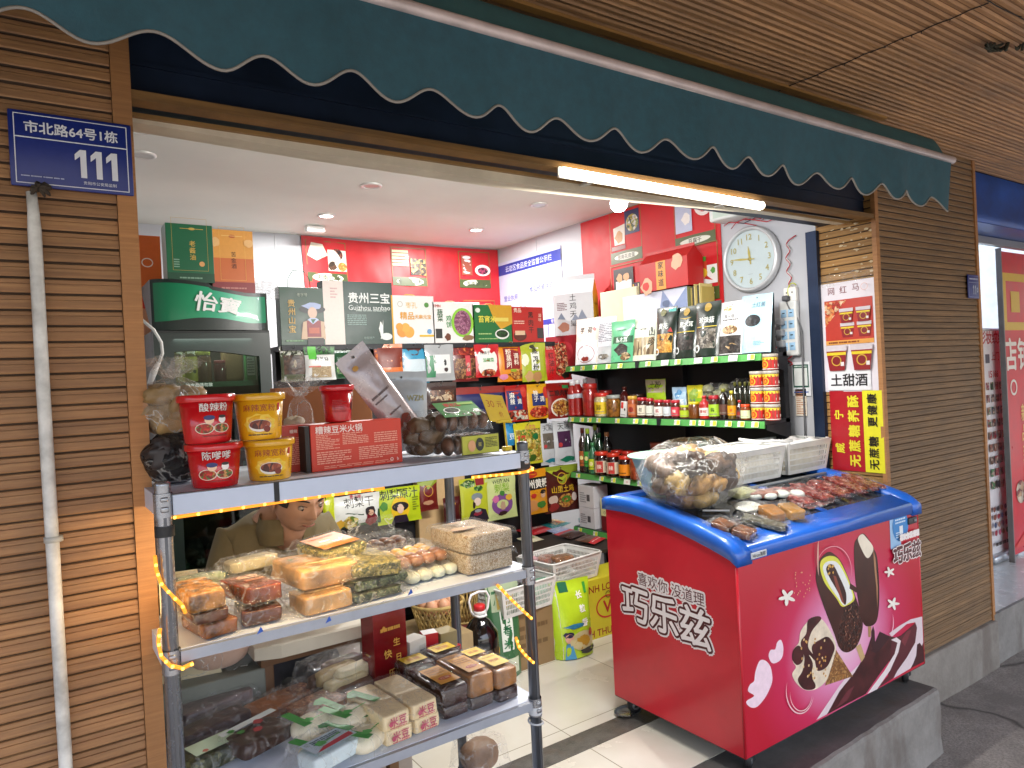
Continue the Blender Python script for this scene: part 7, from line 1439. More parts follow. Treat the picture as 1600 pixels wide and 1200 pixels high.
b = M(); b.rbox(XW-.05, p.y+.01, p.z-.03, .035, .035, .03, .008, P('#4a4c50', .5)); b.tube([(XW-.05, p.y+.01, p.z-.03), (XW-.04, p.y, p.z-.07), (XW-.03, p.y-.03, p.z-.1), (XW-.02, p.y-.055, p.z-.2), (XW-.02, p.y-.05, p.z-.45), (XW-.02, p.y-.045, p.z-.8)], .004, P('#6a6c70', .5), 8)
b.build('plug', t, True); b = M(); b.tube([(XW-.03, p.y-.02+.03*math.cos(a), p.z+.02+.045*math.sin(a)) for a in [i*.4 for i in range(-2, 7)]], .003, P('#b8c02a', .4), 6); b.build('yellow_wire', t, True)
p = onw(1238, 513); t = thing('power_strip', 'white power strip with rows of pale blue sockets and plugged chargers', 'power strip', (XW, p.y, p.z))
b = M(); b.rbox(XW-.02, p.y, p.z-.15, .036, .105, .30, .01, P('#d9dcdc', .35))
for k in range(4):
    for j in (0, 1): b.rbox(XW-.0395, p.y-.022+.045*j, p.z-.12+.06*k, .003, .034, .042, .001, P('#9cc4e4', .4), 1); b.box(XW-.0415, XW-.041, p.y-.03+.045*j, p.y-.014+.045*j, p.z-.10+.06*k, p.z-.094+.06*k, P('#2a3a4a'))
b.build('case', t, True)
for k in (0, 1, 2): b = M(); b.rbox(XW-.058, p.y+.035, p.z-.10+.06*k, .035, .04, .035, .006, P('#9a9ea4', .4)); b.tube([(XW-.07, p.y+.05, p.z-.09+.06*k), (XW-.07, p.y+.07, p.z-.12+.06*k), (XW-.06, p.y+.06, p.z-.2+.04*k)], .003, P(['#b82a34', '#2a2a2e', '#d0d0d0'][k], .4), 6); b.build('charger', t, True)
p = onw(1252, 587); b = M(); b.box(XW-.004, XW-.001, p.y-.055, p.y+.055, p.z-.11, p.z+.075, P('#dfe2e6', .35)); S = flat((XW-.0042, p.y+.055, p.z-.11), (0, -.11, 0), (0, 0, .185)); b.decor(S, [('r', .08, .25, .92, .92, '#2f5a4c'), ('r', .14, .3, .86, .82, '#dfe4e2'), ('l', .15, .84, .85, .9, 1, '#cfe0d8'), ('l', .1, .08, .9, .15, 1, '#3a5aa8')], .6)
tag(b.build('payment_card'), 'green bordered payment card fixed below the power strip', 'card')
p = onw(1253, 628); b = M(); b.box(XW-.004, XW-.001, p.y-.03, p.y+.035, p.z-.075, p.z+.07, P('#e6dccc', .6)); S = flat((XW-.0042, p.y+.035, p.z-.075), (0, -.065, 0), (0, 0, .145)); b.decor(S, [('l', .08, .05, .92, .95, 11, '#c08a6a')], .45)
tag(b.build('price_list'), 'small paper printed with orange columns below the green payment card', 'paper')
# ================================================================ SHELVES ALONG THE SIDE WALL
SX = 3.12; SY0, SY1 = 2.285, 3.9; SZs = [1.575, 1.222, .832, .45]
t = thing('wall_shelving', 'black wall shelving with green price rails along the side wall', 'shelving', (3.3, 3.1, 0))
bk = P('#1d1f24', .5, .2)
b = M(); b.box(3.44, 3.4545, 2.45, SY1, .1, 1.55, bk); b.box(3.345, 3.355, SY0+.01, 2.4495, .1, 1.55, bk); b.box(3.3555, 3.4395, 2.44, 2.4495, .1, 1.55, bk); b.build('back_panel', t, True)
for z in SZs: b = M(); b.box(SX+.012, 3.439, 2.45, SY1-.005, z-.022, z, P('#2c2e33', .35)); b.box(SX+.012, 3.344, SY0+.005, 2.4498, z-.022, z, P('#2c2e33', .35)); b.build('shelf', t, True)
for y in (SY0, 3.07, SY1-.02): b = M(); b.box(3.40 if y > 2.5 else 3.31, 3.4395 if y > 2.5 else 3.344, y+.005, y+.03, 0, 1.6, bk); b.build('upright', t, True)
for y in (SY0, SY1-.004):
    for z in SZs[:3]: b = M(); b.loft([[(SX+.02, y+q, z-.0225), (3.439 if y > 2.5 else 3.344, y+q, z-.0225), (3.439 if y > 2.5 else 3.344, y+q, z-.11), (SX+.02, y+q, z-.05)] for q in (.001, .003)], bk, True, True, False); b.build('bracket', t, True)
b = M(); b.box(SX+.1, 3.44, SY0+.01, SY1, 0, .1, bk); b.build('base', t, True)
gr = P('#4f9a4c', .35, var=.06)
for k, z in enumerate(SZs):
    b = M(); ya, yb, yc = SY0+.005, 3.03 if k else 3.19, SY1
    for y0, y1 in ((ya, yb-.015), (yb+.015, yc)): b.loft([[(SX-.002, y, z-.04), (SX+.006, y, z-.004), (SX+.01, y, z-.004), (SX+.01, y, z-.04)] for y in (y0, y1)], gr, True, True, False)
    b.box(SX-.003, SX+.01, yb-.0145, yb+.0145, z-.042, z-.003, bk); S = flat((SX-.0022, yc, z-.040), (0, ya-yc, 0), (.008, 0, .036)); rg = random.Random(k); it = []; n = [13, 18, 13, 10][k]
    for i in range(n):
        u = (i+.35)/n+rg.uniform(-.01, .01); w = .028
        if abs((yc-(yc-ya)*u)-yb) < .05 or rg.random() < .12: continue
        if k == 0 and i in (7, 9, 11) or (k in (1, 2) and i in (4,)):
            it += [('r', u, .06, u+w*1.3, .94, '#e6e6e0'), ('t', u+w*.65, .5, .012, ['15', '20', '25', '57'][i % 4], '#c83a3a', 0.)]
        else: it += [('r', u, .1, u+w, .9, '#e2e4dc'), ('r', u+w*.42, .15, u+w*.95, .85, '#dcdc3a'), ('l', u+w*.05, .3, u+w*.38, .7, 2, '#8a8a80')]
    b.decor(S, it, (yc-ya)/.037, .0012); b.build('price_rail', t, True)
# helper: pixel column -> y on the shelf front
def ry(px, X): return at(px, 600, X=X).y
RZ = -math.pi/2
def rj(label, px, z, h, wpx, body, lid, lab=None, items=(), X=3.165, kind='jar', **k):
    y = ry(px, X); r = abs(ry(px-wpx/2, X)-ry(px+wpx/2, X))/2*.80
    f = jar if kind == 'jar' else bottle
    return f(label, (X+.0, y, z+.001), r, h, body, lid, lab, items, rz=RZ+.35, **k)
def hz_(px, p0, p1, X): return at(px, p0, X=X).z-at(px, p1, X=X).z
z2 = SZs[1]
LG = 'jars and bottles on the middle green railed shelf'
chili = P('#8a1c14', .15, var=.4, scale=30, coat=.7); chilid = P('#4a1812', .15, var=.4, scale=30, coat=.7)
def lab(bg, fg, tx): return bg, [('t', .5, .6, .16, tx, fg, .02), ('l', .2, .15, .8, .3, 1, fg)]
# label, px, height px, width px, body, lid, label bg, text, fg, kind, X
ROW2 = [
 ('ribbed bottle of red chilli water with a white cap, at the packet display end', 902, 57, 15, '#a01f1c', '#e4e6e8', '#c8cdd8', '', '#888', 'bottle', 3.20),
 ('ribbed red bottle with a white cap and wide white band', 893, 55, 12, '#a01f1c', '#e4e6e8', '#c8cdd8', '', '#888', 'bottle', 3.17),
 ('red bottle with a white cap, farther back beside the tall red jar', 914, 58, 12, '#8a1a18', '#e4e6e8', None, '', '#888', 'bottle', 3.28),
 ('tall wide red jar with a red screw lid', 921, 52, 20, '#9a2420', '#a8241e', None, '', '', 'jar', 3.19),
 ('red lidded jar of pale garlic with a yellow label', 939, 38, 20, P('#c9bf98', .3, var=.4, scale=40, coat=.5), '#c8342a', '#e0c01c', '蒜', '#4a3a10', 'jar', 3.165),
 ('jar of amber pickles with a clear lid and small white tag', 957, 35, 20, P('#8a5a24', .2, var=.5, scale=40, coat=.5), '#9aa09a', None, '', '', 'jar', 3.165),
 ('gold lidded bottle of red flakes', 987, 34, 14, P('#9a4a24', .3, var=.4, scale=50), '#c09a3a', '#b8663a', '', '', 'jar', 3.165),
 ('red lidded jar with a cream label beside the gold lidded one', 1002, 32, 15, '#3a1a14', '#a82028', '#d8d0bc', '老干妈'[:1], '#3a3a3a', 'jar', 3.165),
 ('red lidded jar with a green and white label', 1014, 31, 12, '#3a1a14', '#a82028', '#d0d4c8', '', '#2f6a3a', 'jar', 3.165),
 ('red lidded jar with a white label and a red square', 1028, 29, 15, '#4a1c14', '#b02430', '#e0ddd6', '酱', '#a8242c', 'jar', 3.165),
 ('red lidded jar with a pale blue white label', 1041, 29, 12, '#4a1c14', '#b02430', '#ccd4d8', '', '#5a6a70', 'jar', 3.165),
 ('red lidded jar with a label half white half crimson', 1054, 29, 14, '#4a1c14', '#b02430', '#c83a48', '辣', '#f0e8e0', 'jar', 3.165),
 ('short jar with a lime lid and green yellow label', 1068, 21, 15, '#6a4a1c', '#b8c424', '#a8c02a', '', '#e8e8a0', 'jar', 3.165),
 ('dark amber jar with a yellow lid', 1083, 27, 18, P('#6a3a12', .12, var=.3, coat=.8), '#c9b824', None, '', '', 'jar', 3.165),
 ('red bottle with a slanting white word band', 1099, 37, 16, '#b02820', '#b8282a', '#e2dcd4', '辣椒', '#a82020', 'bottle', 3.165),
 ('dark red lidded jar with a lime green label', 1114, 38, 17, '#3a2418', '#a0202a', '#9ac02f', '酱', '#2a4a14', 'jar', 3.165),
 ('tall dark bottle with an olive cap and brown label', 1129, 49, 15, '#1f1410', '#8a8a3a', '#5a3a30', '', '', 'bottle', 3.18),
 ('bottle of golden oil with a yellow orange label', 1142, 46, 14, P('#5a4a18', .1, var=.2, coat=.8), '#b8b03a', '#e0961c', '油', '#a83018', 'bottle', 3.17),
 ('small red capped bottle with a round pink seal', 1154, 31, 12, '#3a1c18', '#b82a28', '#5a3038', '', '', 'bottle', 3.165),
 ('orange lidded jar with a green label nearest the stacked tubs', 1163, 25, 16, P('#7a3a18', .2, var=.4, scale=40), '#d84a20', '#c8d8a8', '', '#d85a28', 'jar', 3.15),
]
for lb, px, hp, wp, body, lid, lc, tx, fg, kind, X in ROW2:
    base = at(px, 655+(px-890)*.03, X=X); hh = hp*((X*.563+base.y*.826))/1105*.97
    its = []
    if lc and tx: its = [('t', .5, .55, .28, tx, fg, .02)]
    if lc: its += [('l', .2, .12, .8, .26, 1, '#8a8478')]
    kw = {}
    if 'ribbed' in lb: kw = dict(ribs=6, shoulder=.68, lab0=.5, lab1=.62)
    if '' == tx and lc in ('#b8663a', '#5a3038'): its.append(('e', .5, .5, .2, '#8a2a20'))
    rj(lb, px, z2, hh, wp, body, lid, lc, its, X, kind, **kw)
y = ry(972, 3.16); carton('white leaning card box with a red corner and black figure', (3.16, y, z2+.001), .048, .012, .10, '#dcdcd8', [('r', .08, .55, .45, .95, '#c8342c'), ('o', .7, .5, .12, '#1c1c1e', 3, .2), ('l', .1, .1, .8, .2, 1, '#8a8a8a')], rz=RZ+.2, tilt=-.0, ry=.12)
# back of the shelf
def rp(label, px0, px1, py0, py1, X, z, col, items, **k):
    ya, yb = ry(px0, X), ry(px1, X); h = hz_((px0+px1)/2, py0, py1, X); return pouch(label, 'packet', (X, (ya+yb)/2, z+.001), abs(ya-yb), h, col, items, rz=RZ+k.pop('dr', 0), **k)
rj('dark red bottle with a white sash label at the back beside the lime pouch', 975, z2, .19, 14, '#5a1f1a', '#6a2a20', '#c8b8b0', [], 3.36, 'bottle')
rp('lime pouch with a beige top at the back of the middle shelf', 1009, 1040, 578, 620, 3.34, z2+.06, '#a8c82a', [('r', 0, .5, 1, .97, '#b8ac90'), ('t', .5, .78, .3, '土粉', '#4a4434', .02)], th=.04)
rp('blue and white cushion packet at the back of the middle shelf', 1050, 1072, 590, 624, 3.3, z2+.045, '#a8c4dc', [('r', 0, .2, 1, .45, '#e8eef2'), ('o', .5, .7, .25, '#4a88b8', 3)], th=.05)
rp('yellow packet with blue print at the back of the middle shelf', 1073, 1098, 589, 626, 3.3, z2+.045, '#c8c02a', [('e', .5, .6, .3, '#8aa83a'), ('t', .5, .35, .25, '玉米', '#2a5a8a', .02)], th=.04)
rp('green and yellow packet beside the red sash bottle', 1085, 1102, 610, 632, 3.24, z2+.03, '#8ab82a', [('r', .2, .3, .8, .6, '#d8d8a0')], th=.03)
sack('pale bag of dried slices at the back of the middle shelf', (3.33, ry(1120, 3.33), z2+.08), .12, .22, .12, P('#9a9a78', .6, var=.3), 33, .2, lumps=8, lsize=.05, knot=False)
sack('clear bag of grey noodles behind the oil bottle', (3.36, ry(1160, 3.36), z2+.08), .1, .2, .14, P('#6a6a66', .6, var=.3), 34, .2, lumps=8, lsize=.05, knot=False)
for i, px in enumerate((1148, 1156, 1164, 1171)): rj(['olive capped dark bottle right behind the golden oil bottle', 'second olive capped dark bottle behind the oil', 'third olive capped dark bottle behind the oil', 'olive capped dark bottle nearest the stacked tubs'][i], px, z2, .20, 11, '#23261a', '#7a7a3a', None, (), 3.3, 'bottle')
rj('red lidded jar at the back beside the tall red jar', 945, z2, .17, 20, chilid, '#8a2420', None, (), 3.33)
rj('dark jar of dried chillies at the back, near the lime pouch', 995, z2, .14, 22, chilid, '#3a2420', None, (), 3.36)
# stacked tubs with yellow bands
nt_ = 0
for r_ in range(4):
    for c_ in range(2):
        if r_ == 3 and c_ == 0: continue
        px = 1182+22*c_ if r_ < 3 else 1202; y = ry(px, 3.155)
        if c_ == 1: y = ry(1182, 3.155)-.082
        where = ['lowest', 'second', 'third', 'topmost'][r_]; 
        t_ = jar(f'red and yellow sweet rice wine tub, {where} in the column '+('by the pillar' if c_ else 'by the orange lidded jar'), (3.165, y, z2+.001+.0865*r_), .038, .084, P('#9a2a1c', .3, var=.2, coat=.5), '#a8a29a', '#c01c20', [('r', 0, .78, 1, 1, '#e0c23a'), ('e', .35, .42, .13, '#d8a030'), ('e', .35, .42, .09, '#b83018'), ('t', .35, .42, .1, '酒', '#e8c040', .0), ('r', .66, .2, .88, .42, '#d8c8c0'), ('r', 0, 0, 1, .05, '#e8e0d8')], rz=RZ+.45, group='stacked red and yellow tubs at the shelf end', lidh=.2, lab0=.06, lab1=.78, span=4.2, neck=1.0)
# third shelf
z3 = SZs[2]
ROW3 = [('slim dark bottle with an orange brown label at the packet display end', 906, 68, 11, '#2a1410', '#5a2018', '#a8582a', 'bottle', 3.17),
 ('dark green bottle with a lime cap and green label', 914, 68, 12, '#14301c', '#9ab83a', '#3a9a3c', 'bottle', 3.17),
 ('pale green soda bottle with a yellow green label', 921, 48, 12, '#2f6a4a', '#3a7a4a', '#c0d024', 'bottle', 3.15),
 ('dark green bottle with a lime cap behind the soda bottle', 926, 72, 11, '#1a3a1c', '#9ab83a', None, 'bottle', 3.24),
 ('dark green bottle with no label beside the soy sauce bottle', 932, 60, 11, '#14301c', '#1f5a2c', None, 'bottle', 3.24),
 ('black soy sauce bottle with a brown cap and yellow label', 944, 62, 14, '#140e0c', '#a8744a', '#d0a430', 'bottle', 3.26),
 ('red lidded chilli jar with a red and cream label, nearest the soda bottle', 934, 36, 19, '#2a0f0c', '#c23420', '#d8c8b0', 'jar', 3.15),
 ('red lidded chilli jar with a red and cream label, second from the soda bottle', 952, 36, 19, '#2a0f0c', '#c23420', '#d8c8b0', 'jar', 3.15),
 ('red lidded dark jar with a broad orange label', 971, 34, 19, '#2a0f0c', '#c23420', '#e0861c', 'jar', 3.15),
 ('red lidded jar of orange brown chilli paste beside the mint basin', 988, 37, 19, P('#8a3a1c', .15, var=.4, scale=30, coat=.7), '#c23420', None, 'jar', 3.14)]
for lb, px, hp, wp, body, lid, lc, kind, X in ROW3:
    base = at(px, 738, X=X); hh = hp*((X*.563+base.y*.826))/1105; its = []
    if lc == '#d8c8b0': its = [('r', .35, .02, .75, .98, '#b8302a'), ('t', .55, .5, .25, '辣', '#f0e0d0', .02), ('l', .05, .3, .3, .7, 3, '#5a4a3a')]
    elif lc == '#e0861c': its = [('p', [(.25, .45), (.5, .85), (.75, .45)], '#3a2414'), ('l', .2, .15, .7, .3, 1, '#3a2414')]
    elif lc: its = [('e', .5, .55, .18, '#f0e8a0'), ('l', .2, .15, .8, .25, 1, '#2a2a20')]
    rj(lb, px, z3, hh, wp, body, lid, lc, its, X, kind)
for i, (px, X) in enumerate(((958, 3.3), (975, 3.3), (990, 3.3))): rj(['red lidded jar in the second line behind the chilli jars', 'red lidded jar in the second line behind the orange labelled jar', 'red lidded jar in the second line near the basin'][i], px, z3, .15, 18, chilid, '#b82a20', None, (), X)
rj('tall jar of brown preserves at the back above the basin', 1024, z3, .22, 26, P('#5a2a18', .2, var=.4, scale=30, coat=.5), '#6a3020', '#a8864a', [('o', .5, .5, .12, '#e0d8c8', 3)], 3.3)
rj('low wide jar in shadow above the big clear bag', 1062, z3, .16, 26, P('#6a3024', .2, var=.4, coat=.5), '#8a8a88', None, (), 3.34)
sack('bag of dried red chillies on the third shelf behind the white baskets', (3.3, ry(1085, 3.3), z3+.001), .16, .2, .17, P('#7a1c18', .4, var=.4), 51, .08, lumps=12, lsize=.05, knot=False)
sack('dark red bag of sausages on the third shelf nearest the pillar', (3.3, ry(1150, 3.3), z3+.001), .16, .24, .16, P('#5a1c1c', .4, var=.4), 52, .08, lumps=12, lsize=.05, knot=False)
# low shelf
carton('white carton with small grey print and a dark square, lower of two', (3.2, ry(918, 3.2), SZs[3]+.001), .16, .13, .14, '#cfd0d4', [('r', .55, .3, .75, .6, '#4a4c50'), ('l', .1, .2, .5, .7, 5, '#8a8c92')], rz=RZ)
carton('white carton with small grey print and a dark square, upper of two', (3.2, ry(918, 3.2), SZs[3]+.143), .16, .13, .15, '#cfd0d4', [('r', .55, .3, .75, .6, '#4a4c50'), ('l', .1, .2, .5, .7, 5, '#8a8c92')], rz=RZ)
carton('pale yellow and maroon gift box with an orange cord on the low shelf', (3.22, ry(955, 3.2), SZs[3]+.001), .24, .12, .22, '#6a1a1c', [('r', 0, .45, 1, 1, '#d8d49a'), ('t', .5, .75, .12, '贵妃', '#b8502c', .02), ('ring', .15, .55, .04, .01, '#5a5a3a'), ('r', .28, .1, .3, .95, '#d8862a'), ('r', .68, .1, .7, .95, '#d8862a')], rz=RZ, side_col='#5a1618')
for i in range(3): carton(['brown stacked carton low beside the freezer back', 'dark carton standing in shadow on the low shelf', 'red carton at the pillar end of the low shelf'][i], (3.26, 2.95-.24*i, SZs[3]+.001), .2, .16, .2, ['#7a5a3c', '#3a3436', '#7a2422'][i], [('l', .1, .2, .9, .8, 5, '#b8a890')], rz=RZ)
# ---------------- top of the side shelving
z1 = SZs[0]
carton('maroon gift bag with a thin orange handle behind the red oily packet', (3.28, 4.02, z1+.001), .34, .16, .222, '#8a1420', [('e', .5, .5, .2, '#a82a34')], rz=RZ+.3, handle=('#d8a040', .07, .03))
carton('pale yellow green flat box with ink landscape standing at the back', (3.36, 3.56, z1+.001), .36, .05, .50, '#d6d8b8', [('tv', .85, .6, .09, '黔山茶', '#3a2f24', .02), ('p', [(0, .3), (.2, .5), (.35, .35), (.6, .45), (.6, .2), (0, .2)], '#b8c090'), ('r', 0, 0, 1, .2, '#c8cca8')], rz=RZ)
carton('wide white box painted with blue hills and a bird, under the red gable box', (3.36, 3.2, z1+.001), .56, .12, .435, '#d0d4e4', [('p', [(.55, .5), (.65, 1), (.8, .75), (1, 1), (1, .3), (.8, .4)], '#8a9ac0'), ('o', .85, .6, .05, '#8a6a50', 3, .07), ('o', .7, .8, .06, '#5a6a8a', 4, .05), ('r', .27, .42, .37, .5, '#b8404a'), ('tv', .1, .5, .03, '山水', '#b86a70'), ('l', .4, .44, .62, .48, 1, '#6a7080')], rz=RZ, side_col='#8a8a5a')
carton('bright red gable gift box with an orange stripe of characters', (3.34, 3.08, z1+.438), .40, .14, .24, '#b81c1c', [('r', .36, 0, .56, 1.0, '#e0963a'), ('tv', .46, .55, .12, '家味道', '#2a1414', .02), ('o', .15, .2, .14, '#d8a888', 3), ('o', .14, .2, .08, '#c83028', 4), ('o', .8, .85, .12, '#d8a888', 5)], rz=RZ, gable=True, side_col='#a81818')
t_ = thing('bag_bundle', 'bundle of flat gold and dark paper bags standing behind the red gable box', 'paper bags', (3.36, 2.86, z1+.001), RZ)
for i in range(7): b = M(); b.box(-.04+.013*i, -.032+.013*i, -.05, .06, 0, .42+.01*(i % 3), P(['#a8944a', '#3a3a34', '#c8b878'][i % 3], .4)); b.build('paper_bag', t_)
carton('dark box with gold and purple striped packets above the white box', (3.38, 3.38, z1+.438), .12, .06, .09, '#2a2428', [('r', .1+.2*k, .1, .2+.2*k, .9, ['#c8a040', '#6a3a6a', '#d0c8a0', '#a88030'][k]) for k in range(4)], rz=RZ)
mushr = SPK(['#2a2422', '#3a322e', '#4a4440', '#1c1816'], 60); gold_ = SPK(['#d8a040', '#e8b860', '#b87a28', '#c8903a'], 60); greyb = SPK(['#7a7468', '#5a544c', '#9a948a', '#3a3632'], 70); beige = SPK(['#b09064', '#8a6a44', '#d0b48a', '#5a4430'], 60)
TOP = [
 ('cream pouch with two brush characters and a round dish picture', 902, 937, 494, 568, '#ddd2c8', [('t', .3, .74, .2, '芋', '#2a2422', .02), ('t', .62, .74, .2, '荷', '#2a2422', .02), ('r', 0, 0, 1, .5, '#dfe2ea'), ('ring', .5, .22, .36, .02, '#a86a68', .26), ('o', .5, .12, .18, '#8a2a24', 3, .08), ('o', .8, .75, .07, '#d06060', 4)], .1),
 ('back side of a clear pouch with grey print and a white code panel', 934, 963, 491, 566, '#b4b8bc', [('r', 0, .35, 1, .98, '#c4c8d0'), ('l', .1, .45, .9, .9, 12, '#6a6e78'), ('o', .5, .14, .34, greyb, 4, .12)], 0),
 ('mint green pouch with dark mushrooms in its window', 955, 992, 498, 564, '#5fb98a', [('r', .15, .45, .98, .62, '#1f5a3a'), ('t', .55, .53, .17, '黑木耳', '#d8ece0', .02), ('o', .55, .3, .32, mushr, 3, .18), ('o', .75, .12, .2, beige, 5, .12), ('l', .3, .75, .7, .8, 1, '#2a7a50')], 0),
 ('pale pouch of bamboo strips with bold brush characters', 988, 1028, 491, 564, '#dce2cf', [('r', .1, .12, .95, .5, SPK(['#a08a68', '#c8b48c', '#6a5438', '#e0d4b8'], 45, stretch=.25)), ('p', [(.05, .62), (.5, .68), (.9, .6), (.85, .72), (.1, .74)], '#5a5f58'), ('tv', .85, .5, .24, '山珍', '#1f2420', .02)], 0),
 ('black pouch with a teal corner tag and golden fungus', 1026, 1058, 476, 559, '#17261f', [('r', .12, .12, .9, .48, gold_), ('t', .42, .63, .24, '黄花', '#e0e6e0', .03), ('r', .6, .9, .95, .96, '#3aa8a0'), ('ring', .15, .14, .13, .05, '#d8dcdc'), ('e', .35, .9, .14, '#6a6a3a'), ('p', [(.65, .52), (.9, .5), (.8, .6)], '#a83a3a')], 0),
 ('black pouch with a gold line and small black fungus', 1057, 1091, 473, 555, '#17271f', [('r', .12, .14, .9, .46, mushr), ('r', .08, .49, .92, .505, '#c8b03a'), ('t', .55, .64, .21, '黑木耳', '#d8dcd8', .03), ('ring', .15, .14, .13, .05, '#d8dcdc'), ('e', .5, .89, .14, '#a88a3a'), ('p', [(.2, .78), (.5, .74), (.8, .78), (.5, .76)], '#c8a83a')], 0),
 ('black pouch with a gold line and speckled round mushrooms', 1088, 1127, 465, 552, '#16261e', [('r', .12, .14, .9, .5, greyb), ('r', .08, .53, .92, .545, '#c8b03a'), ('t', .5, .66, .21, '珍珠菇', '#d8dcd8', .03), ('ring', .15, .14, .13, .05, '#d8dcdc'), ('e', .5, .90, .14, '#a88a3a')], 0),
 ('white topped clear pouch of sliced fungus with gold lettering', 1124, 1166, 465, 550, '#d9dadb', [('t', .35, .87, .16, '柯菌', '#d8a030', .03), ('t', .45, .72, .14, '猴头菇', '#3a3a3a', .0), ('l', .2, .63, .8, .67, 1, '#3a3a3a'), ('e', .5, .46, .3, beige, .14), ('r', .08, .02, .92, .35, mushr), ('o', .6, .15, .22, beige, 3, .1)], 0),
 ('pale blue pouch with an oval window of black fungus', 1160, 1208, 459, 552, '#a9cfe0', [('e', .42, .55, .27, SPK(['#2a2e32', '#3a4046', '#1a1c20'], 60), .17), ('t', .58, .82, .15, '土红菌', '#3a4a5a', .0), ('ring', .2, .82, .05, .01, '#e8f0f4', .06), ('l', .5, .12, .85, .2, 3, '#7a9ab0')], .0),
]
for i, (lb, px0, px1, py0, py1, col, its, dr) in enumerate(TOP):
    X = 3.17+.012*(i % 2); ya, yb = ry(px0, X), ry(px1, X); h = hz_((px0+px1)/2, py0, py1, X)
    pouch(lb, 'packet', (X, (ya+yb)/2, z1+.001), abs(ya-yb)*1.0, h, col, its, rz=RZ+dr, tilt=-.12, th=.045, gus=1, seed=i+70, hole=i > 6)
rp('teal topped pouch behind the pale bamboo strip pouch', 985, 1024, 482, 540, 3.25, z1+.03, '#2fa8a8', [('r', 0, 0, 1, .7, '#d8dcc8')], th=.03)
rp('black and silver pouch half hidden behind the pale blue one', 1175, 1216, 453, 545, 3.26, z1+.0, '#1c2226', [('r', .2, .3, .8, .6, '#3a444a')], th=.04, gus=1)
# ================================================================ FLOOR OF THE SHOP
t = thing('bench', 'low dark bench carrying baskets and packets before the hanging display', 'bench', (2.5, 3.6, 0))
b = M(); b.box(1.3, 3.08, 3.32, 3.9, .40, .42, P('#2a2422', .6)); b.build('top', t, True)
for x in (1.35, 3.03):
    for y in (3.37, 3.85): b = M(); b.box(x-.02, x+.02, y-.02, y+.02, 0, .3995, P('#2a2422', .6)); b.build('leg', t, True)
# carton with dragon fruit
t = thing('fruit_carton', 'yellow fruit carton with a red V emblem and round air holes', 'carton', (2.75, 3.32, 0))
b = M(); yc = P('#c2b82a', .5, var=.05); b.rbox(2.72, 3.2, 0, .66, .22, .34, .003, yc, 2, False); S = flat((2.39, 3.09, 0), (.66, 0, 0), (0, 0, .34)); a = .66/.34
b.decor(S, [('t', .62, .87, .085, 'THANH LONG XUẤT KHẨU', '#8a2a1c', .02), ('t', .6, .1, .085, 'BÌNH THUẬN - VIỆT NAM', '#8a2a1c', .02), ('ring', .46, .5, .13, .014, '#b8342a', .10), ('t', .46, .5, .15, 'V', '#a82424', .03), ('e', .64, .64, .028, '#1a1a12'), ('e', .64, .36, .028, '#1a1a12'), ('e', .2, .5, .028, '#1a1a12'), ('o', .82, .45, .085, '#a82838', 3), ('o', .78, .55, .04, '#b83a44', 5), ('p', [(.8, .6), (.84, .85), (.86, .62)], '#3a6a24'), ('p', [(.84, .6), (.92, .78), (.88, .58)], '#3a6a24'), ('p', [(.76, .5), (.72, .62), (.79, .56)], '#4a7a2c'), ('ring', .47, .7, .03, .006, '#3a3a20')], a)
b.build('carton', t, True)
b1_ = basket('white slotted basket of brown wrapped packets on the fruit carton', (2.47, 3.23, .345), .40, .30, .14, .12, rows=4); b1_['label'] = 'white slotted basket of brown wrapped packets on the fruit carton'
b2_ = basket('white slotted basket of dark packets beside the rack post', (2.06, 3.12, .30), .38, .30, .15, .1, rows=4)
carton('brown carton on the floor under the basket of dark packets', (2.06, 3.14, 0), .36, .26, .295, '#8a7250', [('l', .1, .2, .9, .8, 4, '#6a5438')])
for i, (x, y, c, rz) in enumerate(((2.36, 3.2, '#7a4a24', .2), (2.50, 3.25, '#8a5a34', -.1), (2.58, 3.16, '#9a5c24', .15), (2.42, 3.3, '#a06a5a', .4))):
    packed(['brown sausage packet near the corner of the basket on the fruit carton', 'long brown packet in the middle of the basket on the fruit carton', 'orange brown packet at the front of the basket on the fruit carton', 'pinkish packet at the back of the basket on the fruit carton'][i], (x, y, .40+.028*(i % 2)), .13, .08, .04, P(c, .3, var=.35, scale=18), rz, seed=80+i, fl=.014, milk=.15)
for i, (x, y) in enumerate(((2.0, 3.1), (2.12, 3.12), (2.05, 3.2))):
    packed(['black glossy packet at the post end of the dark basket', 'black glossy packet in the middle of the dark basket', 'black glossy packet at the back of the dark basket'][i], (x, y, .385), .12, .1, .05, P('#17181b', .2, var=.2, coat=.6), .3*i, seed=90+i, fl=.012, milk=.1)
sack('crumpled clear bag with pink print in the basket on the fruit carton', (2.36, 3.3, .40), .13, .12, .09, P('#c89aa0', .5, var=.2), 91, .3, lumps=5, lsize=.04, knot=False)
